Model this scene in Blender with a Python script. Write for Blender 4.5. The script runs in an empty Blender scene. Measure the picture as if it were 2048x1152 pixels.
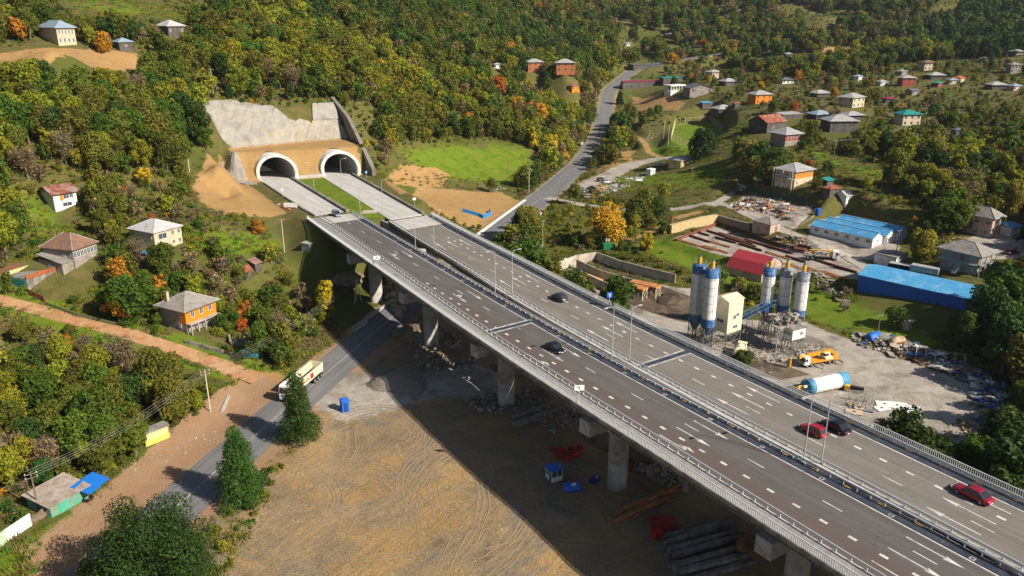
import bpy, bmesh, math, random
import numpy as np
from mathutils import Vector, Matrix
from mathutils.geometry import delaunay_2d_cdt
S = bpy.context.scene
COL = S.collection
R_ = random.Random(11)
# ------------------------------------------------------------------ camera
CAMZ = 76.0
cd = bpy.data.cameras.new("camera"); cam = bpy.data.objects.new("camera", cd); COL.objects.link(cam)
cam.location = (0, 0, CAMZ); cam.rotation_euler = (math.radians(71), 0, 0)
cd.sensor_width = 36; cd.lens = 1580/2048*36; cd.clip_end = 6000; cd.clip_start = 1
S.camera = cam
# ------------------------------------------------------------------ sky and sun
SUN_EL = math.radians(35.5); SUN_AZ = (0.848, -0.530)
w = bpy.data.worlds.new("World"); S.world = w; w.use_nodes = True
sky = w.node_tree.nodes.new('ShaderNodeTexSky'); sky.sky_type = 'NISHITA'; sky.sun_disc = False
sky.sun_elevation = SUN_EL; sky.sun_rotation = math.atan2(SUN_AZ[0], SUN_AZ[1]); sky.air_density = 1.0
bg = w.node_tree.nodes['Background']; bg.inputs[1].default_value = 0.050
w.node_tree.links.new(sky.outputs[0], bg.inputs[0])
sl = bpy.data.lights.new("sun", 'SUN'); sun = bpy.data.objects.new("sun", sl); COL.objects.link(sun)
sl.energy = 5.0; sl.angle = math.radians(0.5); sl.color = (1.0, 0.905, 0.77)
sv = Vector((SUN_AZ[0]*math.cos(SUN_EL), SUN_AZ[1]*math.cos(SUN_EL), math.sin(SUN_EL)))
sun.rotation_euler = sv.to_track_quat('Z', 'Y').to_euler(); sun.location = (200, -100, 300)
S.view_settings.view_transform = 'Standard'; S.view_settings.look = 'None'
S.view_settings.exposure = 0.68; S.view_settings.gamma = 1.0
S.render.engine = 'CYCLES'
S.cycles.max_bounces = 4; S.cycles.diffuse_bounces = 2; S.cycles.glossy_bounces = 2
S.cycles.transmission_bounces = 2; S.cycles.volume_bounces = 0; S.cycles.transparent_max_bounces = 6
S.cycles.caustics_reflective = False; S.cycles.caustics_refractive = False
# ------------------------------------------------------------------ picture plane helpers (used to survey real positions)
FPX = 1580.0; CT, ST = math.cos(math.radians(19)), math.sin(math.radians(19))
def ray(px, py):
    u = (px-1024)/FPX; v = (py-576)/FPX
    return (u, CT - v*ST, -ST - v*CT)
def hitz(px, py, z=0.0):
    r = ray(px, py); t = (CAMZ-z)/-r[2]
    return (r[0]*t, r[1]*t)
def hitd(px, py, d):
    r = ray(px, py); return (r[0]*d, r[1]*d, CAMZ + r[2]*d)
# ------------------------------------------------------------------ tagging
def tag(o, label=None, cat=None, group=None, kind=None):
    if label: o['label'] = label
    if cat: o['category'] = cat
    if group: o['group'] = group
    if kind: o['kind'] = kind
    return o
def empty(name, loc=(0, 0, 0), rz=0.0, label=None, cat=None, group=None):
    o = bpy.data.objects.new(name, None); COL.objects.link(o); o.empty_display_size = 0.5
    o.location = loc; o.rotation_euler = (0, 0, rz)
    return tag(o, label, cat, group)
def copy_tree(o, parent=None):
    c = o.copy(); COL.objects.link(c)
    if parent is not None: c.parent = parent
    for ch in o.children: copy_tree(ch, c)
    return c
# ------------------------------------------------------------------ mesh builder
class MB:
    def __init__(s): s.v = []; s.f = []; s.m = []; s.mats = []; s.sm = []
    def mi(s, mat):
        if mat is None: return 0
        if mat not in s.mats: s.mats.append(mat)
        return s.mats.index(mat)
    def add(s, vs, fs, mat=None, M=None, smooth=False):
        b = len(s.v); k = s.mi(mat)
        if M is not None: vs = [tuple(M @ Vector(p)) for p in vs]
        s.v.extend([tuple(p) for p in vs])
        for f in fs: s.f.append(tuple(i+b for i in f)); s.m.append(k); s.sm.append(smooth)
        return s
    def box(s, c, d, mat=None, rz=0.0, M=None, taper=1.0):
        x, y, z = d[0]/2, d[1]/2, d[2]/2; vs = []
        ca, sa = math.cos(rz), math.sin(rz)
        for k in (-1, 1):
            t = taper if k > 0 else 1.0
            for (a, b) in ((-1, -1), (1, -1), (1, 1), (-1, 1)):
                X, Y = a*x*t, b*y*t
                vs.append((c[0]+X*ca-Y*sa, c[1]+X*sa+Y*ca, c[2]+k*z))
        return s.add(vs, [(3, 2, 1, 0), (4, 5, 6, 7), (0, 1, 5, 4), (1, 2, 6, 5), (2, 3, 7, 6), (3, 0, 4, 7)], mat, M)
    def bx(s, x0, x1, y0, y1, z0, z1, mat=None, M=None):
        return s.box(((x0+x1)/2, (y0+y1)/2, (z0+z1)/2), (x1-x0, y1-y0, z1-z0), mat, 0.0, M)
    def tube(s, p, q, r, mat=None, n=6, r2=None, caps=True, M=None, smooth=True):
        p = Vector(p); q = Vector(q); a = q-p
        if a.length < 1e-6: return s
        r2 = r if r2 is None else r2
        z = a.normalized(); t = Vector((0, 0, 1)) if abs(z.z) < .9 else Vector((1, 0, 0))
        x = z.cross(t).normalized(); y = z.cross(x); vs = []
        for k, (c, rr) in enumerate(((p, r), (q, r2))):
            for i in range(n):
                an = 2*math.pi*i/n; vs.append(c + x*math.cos(an)*rr + y*math.sin(an)*rr)
        fs = [(i, i+n, (i+1) % n+n, (i+1) % n) for i in range(n)]
        s.add(vs, fs, mat, M, smooth)
        if caps:
            s.add(vs[:n], [tuple(range(n))], mat, M); s.add(vs[n:], [tuple(reversed(range(n)))], mat, M)
        return s
    def lathe(s, prof, mat=None, n=20, c=(0, 0, 0), M=None, smooth=True):
        vs = []; m = len(prof)
        for (r, z) in prof:
            for i in range(n):
                a = 2*math.pi*i/n; vs.append((c[0]+r*math.cos(a), c[1]+r*math.sin(a), c[2]+z))
        fs = [(j*n+i, j*n+(i+1) % n, (j+1)*n+(i+1) % n, (j+1)*n+i) for j in range(m-1) for i in range(n)]
        s.add(vs, fs, mat, M, smooth)
        return s
    def prism(s, pts, z0, z1, mat=None, M=None):
        n = len(pts)
        ar = sum(pts[i][0]*pts[(i+1) % n][1]-pts[(i+1) % n][0]*pts[i][1] for i in range(n))
        if ar < 0:
            pts = pts[::-1]; z0 = z0[::-1] if hasattr(z0, '__len__') else z0; z1 = z1[::-1] if hasattr(z1, '__len__') else z1
        f0 = (lambda i: z0[i]) if hasattr(z0, '__len__') else (lambda i: z0)
        f1 = (lambda i: z1[i]) if hasattr(z1, '__len__') else (lambda i: z1)
        vs = [(p[0], p[1], f0(i)) for i, p in enumerate(pts)] + [(p[0], p[1], f1(i)) for i, p in enumerate(pts)]
        fs = [tuple(reversed(range(n))), tuple(range(n, 2*n))] + [(i, (i+1) % n, (i+1) % n+n, i+n) for i in range(n)]
        return s.add(vs, fs, mat, M)
    def quad(s, a, b, c, d, mat=None, M=None): return s.add([a, b, c, d], [(0, 1, 2, 3)], mat, M)
    def build(s, name, mat=None, parent=None, loc=None, rot=None):
        me = bpy.data.meshes.new(name)
        me.from_pydata(s.v, [], s.f)
        ms = s.mats if s.mats else ([mat] if mat else [])
        for m in ms: me.materials.append(m)
        if len(s.mats) > 1: me.polygons.foreach_set('material_index', s.m)
        if any(s.sm): me.polygons.foreach_set('use_smooth', s.sm)
        me.update()
        o = bpy.data.objects.new(name, me); COL.objects.link(o)
        if parent is not None: o.parent = parent
        if loc is not None: o.location = loc
        if rot is not None: o.rotation_euler = rot
        return o
def one(name, mat, parent, fn, *a, **k):
    m = MB(); getattr(m, fn)(*a, **k); return m.build(name, mat, parent)
# ------------------------------------------------------------------ materials
MATS = {}
def nt(name):
    m = bpy.data.materials.new(name); m.use_nodes = True
    t = m.node_tree; b = t.nodes['Principled BSDF']
    b.inputs['Specular IOR Level'].default_value = 0.3
    return m, t, b
def N(t, typ, **k):
    n = t.nodes.new(typ)
    for a, v in k.items():
        if a.startswith('i_'): n.inputs[int(a[2:])].default_value = v
        else: setattr(n, a, v)
    return n
def noise(t, scale, detail=4, rough=.6, vec=None, dist=0.0):
    n = N(t, 'ShaderNodeTexNoise'); n.inputs['Scale'].default_value = scale
    n.inputs['Detail'].default_value = detail; n.inputs['Roughness'].default_value = rough
    n.inputs['Distortion'].default_value = dist
    if vec is not None: t.links.new(vec, n.inputs['Vector'])
    return n.outputs['Fac']
def ramp(t, fac, stops, interp='LINEAR'):
    n = N(t, 'ShaderNodeValToRGB'); cr = n.color_ramp; cr.interpolation = interp
    while len(cr.elements) < len(stops): cr.elements.new(0.5)
    for e, (p, c) in zip(cr.elements, stops):
        e.position = p; e.color = (*c, 1) if len(c) == 3 else (c[0], c[0], c[0], 1)
    t.links.new(fac, n.inputs[0]); return n.outputs[0]
def mixc(t, fac, a, b, mode='MIX'):
    n = N(t, 'ShaderNodeMix', data_type='RGBA', blend_type=mode)
    for s_, v in ((0, fac), (6, a), (7, b)):
        if isinstance(v, (int, float)): n.inputs[s_].default_value = v
        elif isinstance(v, tuple): n.inputs[s_].default_value = (*v, 1) if len(v) == 3 else v
        else: t.links.new(v, n.inputs[s_])
    return n.outputs[2]
def mth(t, op, a, b=None, clamp=False):
    n = N(t, 'ShaderNodeMath', operation=op, use_clamp=clamp)
    for i, v in enumerate((a, b)):
        if v is None: continue
        if isinstance(v, (int, float)): n.inputs[i].default_value = v
        else: t.links.new(v, n.inputs[i])
    return n.outputs[0]
def coords(t, kind='Object'):
    return N(t, 'ShaderNodeTexCoord').outputs[kind]
def bump(t, b, h, strength=.3, dist=.1):
    n = N(t, 'ShaderNodeBump'); n.inputs['Strength'].default_value = strength; n.inputs['Distance'].default_value = dist
    t.links.new(h, n.inputs['Height']); t.links.new(n.outputs[0], b.inputs['Normal'])
def mat(name, col, rough=.8, metal=0.0, var=.25, scale=1.5, dirt=None, dirt_amt=.4, dscale=.6, spec=None, bmp=0.0, wave=None):
    """plain procedural paint / concrete / metal: base colour, fine variation, patches of dirt, optional profiled sheet ribs"""
    if name in MATS: return MATS[name]
    m, t, b = nt(name); co = coords(t)
    f = noise(t, scale, 5, .65, co)
    lo = tuple(c*(1-var) for c in col); hi = tuple(min(1, c*(1+var*.7)) for c in col)
    c = ramp(t, f, [(.3, lo), (.7, hi)])
    if dirt:
        g = noise(t, dscale, 6, .7, co, .6)
        k = ramp(t, g, [(.62-dirt_amt*.4, (0,)), (.78-dirt_amt*.3, (1,))])
        c = mixc(t, k, c, dirt)
    if wave:
        wv = N(t, 'ShaderNodeTexWave', wave_type='BANDS', bands_direction=wave[0]); wv.inputs['Scale'].default_value = wave[1]
        t.links.new(co, wv.inputs[0])
        wr = ramp(t, wv.outputs['Fac'], [(0., (.72, .72, .72)), (.35, (1, 1, 1))])
        c = mixc(t, 1.0, c, wr, 'MULTIPLY'); bump(t, b, wv.outputs['Fac'], .6, .06)
    elif bmp: bump(t, b, noise(t, scale*4, 5, .7, co), bmp, .15)
    t.links.new(c, b.inputs['Base Color'])
    b.inputs['Roughness'].default_value = rough; b.inputs['Metallic'].default_value = metal
    if spec is not None: b.inputs['Specular IOR Level'].default_value = spec
    MATS[name] = m; return m
# ------------------------------------------------------------------ terrain shape
# motorway frame: P0 + d*DV + n*NV (d runs towards the camera side, n to the right), deck level DZ
P0 = (25.4927, 102.4798); DV = (.56467597, -.8253127); NV = (.8253127, .56467597); DZ = 17.0
def mw(d, n): return (P0[0]+d*DV[0]+n*NV[0], P0[1]+d*DV[1]+n*NV[1])
AN = []   # surveyed ground anchors
for px, py, z in [(150,1110,.3),(450,1000,0),(620,760,0),(700,690,0),(1000,900,0),(1300,1000,0),(1232,975,0),(900,1100,0),(1500,700,.3),(1400,640,.3),
    (1700,800,0),(1850,780,0),(1300,640,.3),(1150,560,.8),(1050,470,.3),(1060,400,0),(1150,340,0),(1190,290,1),(1203,240,5),(1211,205,12),(1220,180,19),(1243,160,25),
    (1280,132,34),(0,1100,1.5),(100,900,1),(200,750,4),(300,670,6),(200,645,8),(0,600,12),(375,665,6.5),(145,510,18),(315,480,18),(125,415,24),(450,470,16),
    (560,520,9),(640,520,3),(680,600,1),(600,640,1),(540,600,4),(480,430,18),(480,380,21),(440,320,30),(390,360,23),(450,400,17.5),(540,425,17),(0,400,28),(0,300,39),(200,300,37),
    (350,300,34),(0,200,51),(200,200,49),(350,200,46),(424,190,46),(0,130,60),(150,120,61),(115,95,66),(330,100,63),
    (1230,420,1),(1300,400,3),(1330,340,3.2),(1380,380,6),(1450,340,10),(1350,290,6.5),(1400,270,9),(1450,410,7),(1530,460,7),(1600,420,9),(1380,460,4),(1350,500,2.5),
    (1700,520,5),(1800,500,7),(1700,400,14),(1850,400,15),(1960,470,13),(2048,500,12),(1925,550,9),(2000,560,9),(1850,600,4.5),(2048,600,7),(1700,600,2),(1900,350,20),
    (2048,350,22),(2000,250,27),(2048,750,0),(2048,950,-3),(1950,880,0),(1582,378,14),(1270,280,2),(1290,210,13),(1050,290,12),(1000,340,4),(900,300,13.5),(850,350,9),(780,360,13),
    (800,390,6),(900,420,3),(960,450,0.3),(1750,300,20),(1400,520,1.5)]:
    x, y = hitz(px, py, z); AN.append((x, y, z))
for px, py, d in [(0,30,330),(250,15,370),(340,65,345),(0,-20,400),(600,100,390),(500,150,352),(640,180,352),(700,150,375),(550,40,430),(600,-5,500),(800,60,520),(800,-5,620),
    (900,100,520),(900,-5,720),(800,130,450),(800,200,420),(850,250,400),(1100,250,444),(1000,200,470),(1100,200,520),(1068,140,530),(1130,140,520),(1180,140,620),(1000,100,600),
    (1050,60,740),(1000,-5,840),(1100,30,1000),(1200,100,800),(1250,60,1000),(1200,-10,1250),(1340,70,950),(1480,30,1100),(1500,-10,1250),(1500,80,850),(1700,100,760),(1780,100,780),
    (1700,40,1000),(1700,-10,1150),(1900,-10,1000),(2048,-10,900),(1900,60,850),(2030,110,600),(2048,60,780),(1427,158,640),(1460,168,580),(1520,205,480),(1640,195,520),(1705,215,460),
    (1447,225,450),(1815,250,430),(1690,262,385),(1530,262,390),(1570,295,350),(1350,175,590),(1350,240,520),(1900,200,480),(2040,180,500),(1350,130,750),(1600,140,640)]:
    AN.append(hitd(px, py, d))
AN += [(-260,100,28),(-260,250,75),(-400,400,150),(-150,40,4),(-170,110,12),(0,20,0),(100,20,0),(200,60,-2),(260,110,4),(350,200,20),(500,400,50),(800,900,130),(900,1400,240),
    (0,1700,270),(-500,1000,240),(500,1700,270),(-800,1700,320),(1300,1700,320),(1100,700,160),(-700,600,230),(-60,20,1),(300,300,24)]
AN = np.array(AN)
def rbf_fit(P, lam):
    n = len(P); xy = P[:, :2]/100.0
    D = np.linalg.norm(xy[:, None]-xy[None], axis=2)
    K = D**2*np.log(D+1e-9)*.6 + D*-1.0; np.fill_diagonal(K, lam)
    Q = np.c_[np.ones(n), xy]
    A = np.zeros((n+3, n+3)); A[:n, :n] = K; A[:n, n:] = Q; A[n:, :n] = Q.T
    return np.linalg.solve(A, np.r_[P[:, 2], 0, 0, 0])
RW = rbf_fit(AN, -.004)
GX0, GY0, GS = -520.0, 0.0, 5.0; GNX, GNY = 300, 350
def _base():
    out = np.zeros((GNY, GNX)); xs = (GX0+GS*np.arange(GNX))/100
    A = AN[:, :2]/100
    for j in range(GNY):
        y = (GY0+GS*j)/100
        D = np.sqrt((xs[:, None]-A[None, :, 0])**2+(y-A[None, :, 1])**2)
        out[j] = (D**2*np.log(D+1e-9)*.6-D) @ RW[:-3] + RW[-3]+RW[-2]*xs+RW[-1]*y
    return out
GB = _base()
def bil(G, x, y):
    u = np.clip((x-GX0)/GS, 0, GNX-1.001); v = np.clip((y-GY0)/GS, 0, GNY-1.001)
    i = u.astype(int); j = v.astype(int); a = u-i; b = v-j
    return (G[j, i]*(1-a)+G[j, i+1]*a)*(1-b)+(G[j+1, i]*(1-a)+G[j+1, i+1]*a)*b
_rg = np.random.default_rng(5); NT = _rg.random((256, 256))
def vnoise(x, y):
    i = np.floor(x).astype(int); j = np.floor(y).astype(int); a = x-i; b = y-j
    a = a*a*(3-2*a); b = b*b*(3-2*b); i0 = i & 255; j0 = j & 255; i1 = (i+1) & 255; j1 = (j+1) & 255
    return (NT[j0, i0]*(1-a)+NT[j0, i1]*a)*(1-b)+(NT[j1, i0]*(1-a)+NT[j1, i1]*a)*b-.5
def sdf(poly, x, y):
    """signed distance (negative inside) of points to a polygon"""
    P = np.array(poly, float); n = len(P); d = np.full(x.shape, 1e9); ins = np.zeros(x.shape, bool)
    for i in range(n):
        ax, ay = P[i]; bx_, by = P[(i+1) % n]; ex, ey = bx_-ax, by-ay
        t = np.clip(((x-ax)*ex+(y-ay)*ey)/(ex*ex+ey*ey+1e-12), 0, 1)
        d = np.minimum(d, np.hypot(x-ax-t*ex, y-ay-t*ey))
        c = ((ay > y) != (by > y)) & (x < (bx_-ax)*(y-ay)/(by-ay+1e-12)+ax)
        ins ^= c
    return np.where(ins, -d, d)
def pline(P, x, y):
    """distance to polyline and interpolated 3rd value"""
    d = np.full(x.shape, 1e9); zz = np.zeros(x.shape)
    for i in range(len(P)-1):
        ax, ay, az = P[i]; bx_, by, bz = P[i+1]; ex, ey = bx_-ax, by-ay
        t = np.clip(((x-ax)*ex+(y-ay)*ey)/(ex*ex+ey*ey+1e-12), 0, 1)
        q = np.hypot(x-ax-t*ex, y-ay-t*ey); k = q < d
        d = np.where(k, q, d); zz = np.where(k, az+(bz-az)*t, zz)
    return d, zz
def ss(a, b, v):
    t = np.clip((v-a)/(b-a), 0, 1); return t*t*(3-2*t)
def smooth_line(P, k=6):
    """Catmull-Rom through the points"""
    P = [np.array(p, float) for p in P]; out = []
    for i in range(len(P)-1):
        p0 = P[max(i-1, 0)]; p1 = P[i]; p2 = P[i+1]; p3 = P[min(i+2, len(P)-1)]
        for j in range(k):
            t = j/k
            out.append(tuple(.5*((2*p1)+(-p0+p2)*t+(2*p0-5*p1+4*p2-p3)*t*t+(-p0+3*p1-3*p2+p3)*t**3)))
    out.append(tuple(P[-1])); return out
# polylines of the roads, (x, y, z)
def PZ(lst): return [(*hitz(a, b, z), z) for a, b, z in lst]
LOWROAD = smooth_line([(-72,20,.05),(-66,60,.05),(-59.5,92,.05),(-54.4,112.7,.05),(-47.6,139.6,.05),(-38.9,172,.05),(-24.5,223,.05),(-2.6,293,.05),(13.2,343.8,.05),(26.4,389.6,.1),(38.7,432.2,.4),
    (51,487.9,1.2),(60,535,3.2),(66,579,6),(72.5,620,11.5),(79.8,660.9,19),(92.3,686.4,25),(113.7,727.5,33),(150,745,38),(200,760,44)])
DIRTROAD = smooth_line(PZ([(-60,585,14),(40,610,11.5),(120,632,9.8),(200,652,8.2),(300,682,6),(400,715,3.4),(480,745,1.2),(545,770,.1)]))
SIDEROAD = smooth_line(PZ([(1090,395,0),(1180,412,.8),(1270,420,2.5),(1350,418,4.2),(1440,408,6.6),(1500,430,7.2),(1560,458,7.4),(1640,490,7.0),(1700,515,5.4),(1740,540,4.9)]))
SIDEROAD2 = smooth_line(PZ([(1425,412,6.4),(1462,390,7.6),(1505,376,8.8),(1560,366,11)]))
TRACK = smooth_line(PZ([(1220,490,.8),(1290,468,2.2),(1350,438,4.2),(1400,424,5.6)]))
PITCHPATH = smooth_line(PZ([(1330,318,3.6),(1300,305,3.4),(1288,285,3.6),(1268,272,2.8),(1230,268,2)]))
PARKROAD = smooth_line(PZ([(1165,372,.1),(1215,352,.9),(1262,330,1.8),(1320,318,3.6),(1372,318,5)]))
def dnp(lst): return [mw(d, n) for d, n in lst]
YARD = [hitz(a, b, .3) for a, b in [(1145,525),(1260,560),(1390,580),(1440,640),(1600,640),(1700,680),(1850,735),(2005,790),(2005,850),(1960,905),(1880,915),(1780,900),(1500,770),(1280,650),(1130,560)]]
PLAT = dnp([(-236,1),(-150,3.5),(-150,27),(-138,23),(-138,41),(-236,52)])
PITCH = [hitz(a, b, 7) for a, b in [(1342,282),(1350,250),(1420,245),(1445,265),(1440,300),(1400,310)]]
PAD = [hitz(a, b, 8.7) for a, b in [(1447,402),(1500,390),(1632,418),(1590,452),(1530,437)]]
CAMP = [hitz(a, b, 7.6) for a, b in [(1610,495),(1622,445),(1690,430),(1810,470),(1790,510),(1740,505)]]
REBAR = [hitz(a, b, 4.4) for a, b in [(1345,478),(1430,450),(1560,500),(1640,505),(1740,545),(1720,560),(1600,548),(1440,510)]]
LIVE = [hitz(a, b, 11.8) for a, b in [(1890,490),(1960,468),(2060,470),(2070,515),(1960,520)]]
def height(x, y, fine=True):
    x = np.asarray(x, float); y = np.asarray(y, float)
    h = bil(GB, x, y)
    far = ss(600, 1200, y); nl = 1-ss(-150, -60, -x)*0.0; h = h + vnoise(x/70+3, y/70)*(1.6+30*far) + vnoise(x/26, y/26+9)*(1.2+8*far)
    h = np.where(y > 900, h+ss(900, 1400, y)*60, h)
    ex, ey = x-P0[0], y-P0[1]; dd = ex*DV[0]+ey*DV[1]; nn = ex*NV[0]+ey*NV[1]
    # valley floor below the bridges
    fl = ss(-150, -128, dd)*ss(-36, -14, nn)*(1-ss(60, 100, nn))*(1-ss(300, 330, y))
    h = h*(1-fl)+fl*(vnoise(x/9, y/9)*.5)
    def st(h, d, z, fo):
        k = 1-ss(0, fo, d); return h*(1-k)+z*k
    for P, z, fo in ((YARD, .3, 12), (PITCH, 7, 8), (PAD, 8.7, 3.5), (CAMP, 7.6, 6), (REBAR, 4.4, 5), (LIVE, 11.8, 7)):
        h = st(h, sdf(P, x, y), z, fo)
    for P, wd, fo in ((DIRTROAD, 3.2, 5), (SIDEROAD, 3.4, 8), (SIDEROAD2, 2.6, 5), (TRACK, 2, 5), (PITCHPATH, 2.2, 5), (PARKROAD, 6, 7)):
        d, z = pline(P, x, y); h = st(h, d-wd, z, fo)
    # gully under the bridge beside the low road
    d, z = pline([(-18,196,0),(-8,178,0),(2,166,0),(14,150,0),(22,128,0)], x, y); h = h-2.4*(1-ss(2, 9, d))
    h = st(h, sdf(PLAT, x, y), 16.9, 13)
    # cut slope and shotcrete wall above the tunnel mouths
    fr = -226.8+.28*np.clip(nn-15.6, -10, 26); back = np.clip(fr-dd, 0, None); zs = 16.9+np.minimum(back, 5)*2.0+np.clip(back-5, 0, 14)*.05+np.clip(-242.5-dd, 0, 17)*.93
    k = ss(-2, 3, nn)*(1-ss(52.5, 54.5, nn))*ss(-262, -256, dd)*(1-ss(-1.2, .6, dd-fr))
    h = h*(1-k)+zs*k
    d, z = pline(LOWROAD, x, y); h = st(h, d-7.6, z-.06, 9)
    if fine:
        near = 1-ss(150, 420, y)
        h = h + vnoise(x/4.1, y/4.1)*.18*near*(d > 7) + vnoise(x/1.7, y/1.7)*.1*near*(d > 7)
    return h
def gz(x, y): return float(height(np.array([x]), np.array([y]))[0])
_TT = 40*np.exp(np.linspace(0, math.log(40), 2600))
def gp(px, py):
    """ground point seen at a picture position"""
    r = ray(px, py); x = r[0]*_TT; y = r[1]*_TT; z = CAMZ+r[2]*_TT
    k = np.nonzero(z < height(x, y))[0]
    i = k[0] if len(k) else len(_TT)-1
    return Vector((x[i], y[i], float(height(x[i:i+1], y[i:i+1])[0])))
def proj(x, y, z):
    dz = z-CAMZ; d = y*CT-dz*ST; up = y*ST+dz*CT
    return 1024+FPX*x/d, 576-FPX*up/d, d
# ------------------------------------------------------------------ terrain mesh
def make_ground():
    ys = [22.0]
    while ys[-1] < 1690: ys.append(ys[-1]*1.0062+.05)
    ys = np.array(ys); U = np.linspace(-.88, .88, 620)
    X = U[None, :]*(ys[:, None]+42); Y = np.repeat(ys[:, None], len(U), 1)
    Z = height(X, Y)
    # ruts and furrows pressed into the yard in the foreground
    nr, nc = Z.shape
    idx = np.arange(nr*nc).reshape(nr, nc)
    F = np.stack([idx[:-1, :-1], idx[:-1, 1:], idx[1:, 1:], idx[1:, :-1]], -1).reshape(-1, 4)
    cx = (X[:-1, :-1]+X[1:, 1:]).ravel()/2; cy = (Y[:-1, :-1]+Y[1:, 1:]).ravel()/2
    ex, ey = cx-P0[0], cy-P0[1]; dd = ex*DV[0]+ey*DV[1]; nn = ex*NV[0]+ey*NV[1]
    fr = -226.8+.28*np.clip(nn-15.6, -10, 26); uu = np.minimum(abs(nn-15.8), abs(nn-38.8)); zc = (Z[:-1, :-1]+Z[1:, 1:]+Z[1:, :-1]+Z[:-1, 1:]).ravel()/4; keep = ~((dd < fr+.9) & (dd > fr-7) & (uu < 6.5) & (zc < 17+2.6+np.sqrt(np.clip(6.65**2-uu**2, 0, None))))
    F = F[keep]
    me = bpy.data.meshes.new('ground'); co = np.stack([X, Y, Z], -1).reshape(-1, 3)
    me.vertices.add(len(co)); me.vertices.foreach_set('co', co.ravel())
    me.loops.add(len(F)*4); me.loops.foreach_set('vertex_index', F.ravel().astype(np.int32))
    me.polygons.add(len(F)); me.polygons.foreach_set('loop_start', (np.arange(len(F))*4).astype(np.int32))
    me.polygons.foreach_set('loop_total', np.full(len(F), 4, np.int32)); me.polygons.foreach_set('use_smooth', np.ones(len(F), bool))
    me.update(calc_edges=True)
    x = X.ravel(); y = Y.ravel()
    def m_poly(P, soft=1.6): return np.clip(.5-sdf(P, x, y)/(2*soft), 0, 1)
    def m_line(P, w_, soft=1.2): d, _ = pline(P, x, y); return np.clip(.5-(d-w_)/(2*soft), 0, 1)
    def mx(*a):
        r = a[0]
        for b in a[1:]: r = np.maximum(r, b)
        return r
    def pz(z, *pts): return [tuple(gp(a, b))[:2] for a, b in pts]
    def hz3(L_): return [tuple(gp(q[0], q[1]))[:2] for q in L_]
    GATE = {}
    yard = mx(m_poly([(-60,20),(-56,60),(-50,92),(-46,112),(-41,140),(-33,172),(-20,205),(8,200),(30,150),(60,120),(120,20)], 2.5))
    sh = m_line(LOWROAD, 7.2, 1.5); shl = m_poly(pz(0, (20,1180),(70,1080),(300,900),(420,790),(520,745),(560,770),(330,1010),(190,1180)), 2)
    orange = mx(m_line(DIRTROAD, 2.6, 1.2), m_poly(pz(0, (470,745),(560,745),(590,790),(440,860),(330,920),(400,830)), 2.2), m_line(PITCHPATH, 2.0, 1), m_line(TRACK, 1.7, 1),
        m_poly([mw(a, b) for a, b in [(-226,3),(-224,14),(-222,24),(-220,31),(-217,47),(-245,52),(-245,3)]], 1.5),
        m_poly(hz3([(384,374),(400,345),(440,316),(480,314),(574,427),(450,430),(410,412)]), 1.5),
        m_poly(hz3([(770,362,9),(840,372,6),(1000,385,2),(1050,405,0),(985,450,0),(960,462,0),(880,430,3),(800,390,6)]), 2.5),
        m_poly(hz3([(750,345,15),(800,330,14),(870,335,11),(900,350,8),(880,375,6),(800,370,8)]), 1.8),
        m_poly(pz(.3, (1150,372),(1180,352),(1210,325),(1240,300),(1275,300),(1260,318),(1300,322),(1240,350),(1180,400)), 1.5),
        m_poly(hz3([(-20,110),(60,98),(210,100),(290,112),(310,125),(240,142),(80,150),(-20,140)]), 3),
        m_poly(hz3([(1632,98),(1660,93),(1730,100),(1725,107),(1650,107)]), 4),
        m_poly(pz(12, (1260,190),(1330,190),(1370,200),(1360,222),(1280,222)), 5))
    lawn = mx(m_poly([mw(a, b) for a, b in [(-223,22),(-172,18),(-152,16),(-150,25),(-170,27),(-221,31.5)]], .8),
        m_poly(hz3([(800,305,13),(900,290,14),(1000,290,11),(1060,300,10),(1060,330,5),(1020,370,2),(940,365,4),(850,345,10)]), 8),
        m_poly(hz3([(1270,490,1.5),(1330,475,2.5),(1400,500,2.2),(1480,525,2),(1560,560,2),(1500,580,1),(1400,545,1),(1300,512,1)]), 4),
        m_poly(hz3([(1600,570,2.2),(1690,600,2),(1790,640,1.5),(1880,690,1),(1850,715,.5),(1700,670,.5),(1600,630,.5)]), 6),
        m_poly(hz3([(1960,530,10),(2060,525,11),(2060,600,7),(1990,590,7)]), 6),
        m_poly(hz3([(1230,360,2),(1270,370,3),(1420,380,7),(1460,340,10),(1440,330,10),(1330,350,4),(1290,345,3)]), 6),
        m_poly(PITCH, 1.5), m_poly(hz3([(1280,300,4),(1340,280,6),(1420,300,8),(1400,330,7),(1330,318,4)]), 4),
        m_poly(hz3([(20,370,27),(100,420,24),(130,470,21),(80,470,21),(0,420,26)]), 6),
        m_poly(hz3([(1620,300,21),(1700,330,18),(1800,350,17),(1760,360,16),(1640,320,18)]), 6),
        m_poly(hz3([(390,450,17),(500,470,14),(560,480,11),(540,510,9),(440,520,12),(380,500,15)]), 6),
        m_poly(hz3([(90,-10),(160,20),(260,30),(300,30),(200,-10)]), 6), m_poly(hz3([(1060,45),(1120,70),(1140,78),(1090,66)]), 6),
        m_line(LOWROAD, 10.5, 1.5)*.0)
    conc = mx(m_poly(hz3([(600,800),(680,735),(760,760),(880,735),(1010,740),(1030,790),(860,800),(690,850)]), 4)*.9, m_poly(YARD, 2), m_poly(PAD, .6), m_poly(REBAR, 1.5)*.92, m_poly(CAMP, 2), m_line(PARKROAD, 5.5, 1.5), m_poly(LIVE, 1.5), m_line(SIDEROAD, 2.2, .8)*.9)
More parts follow.
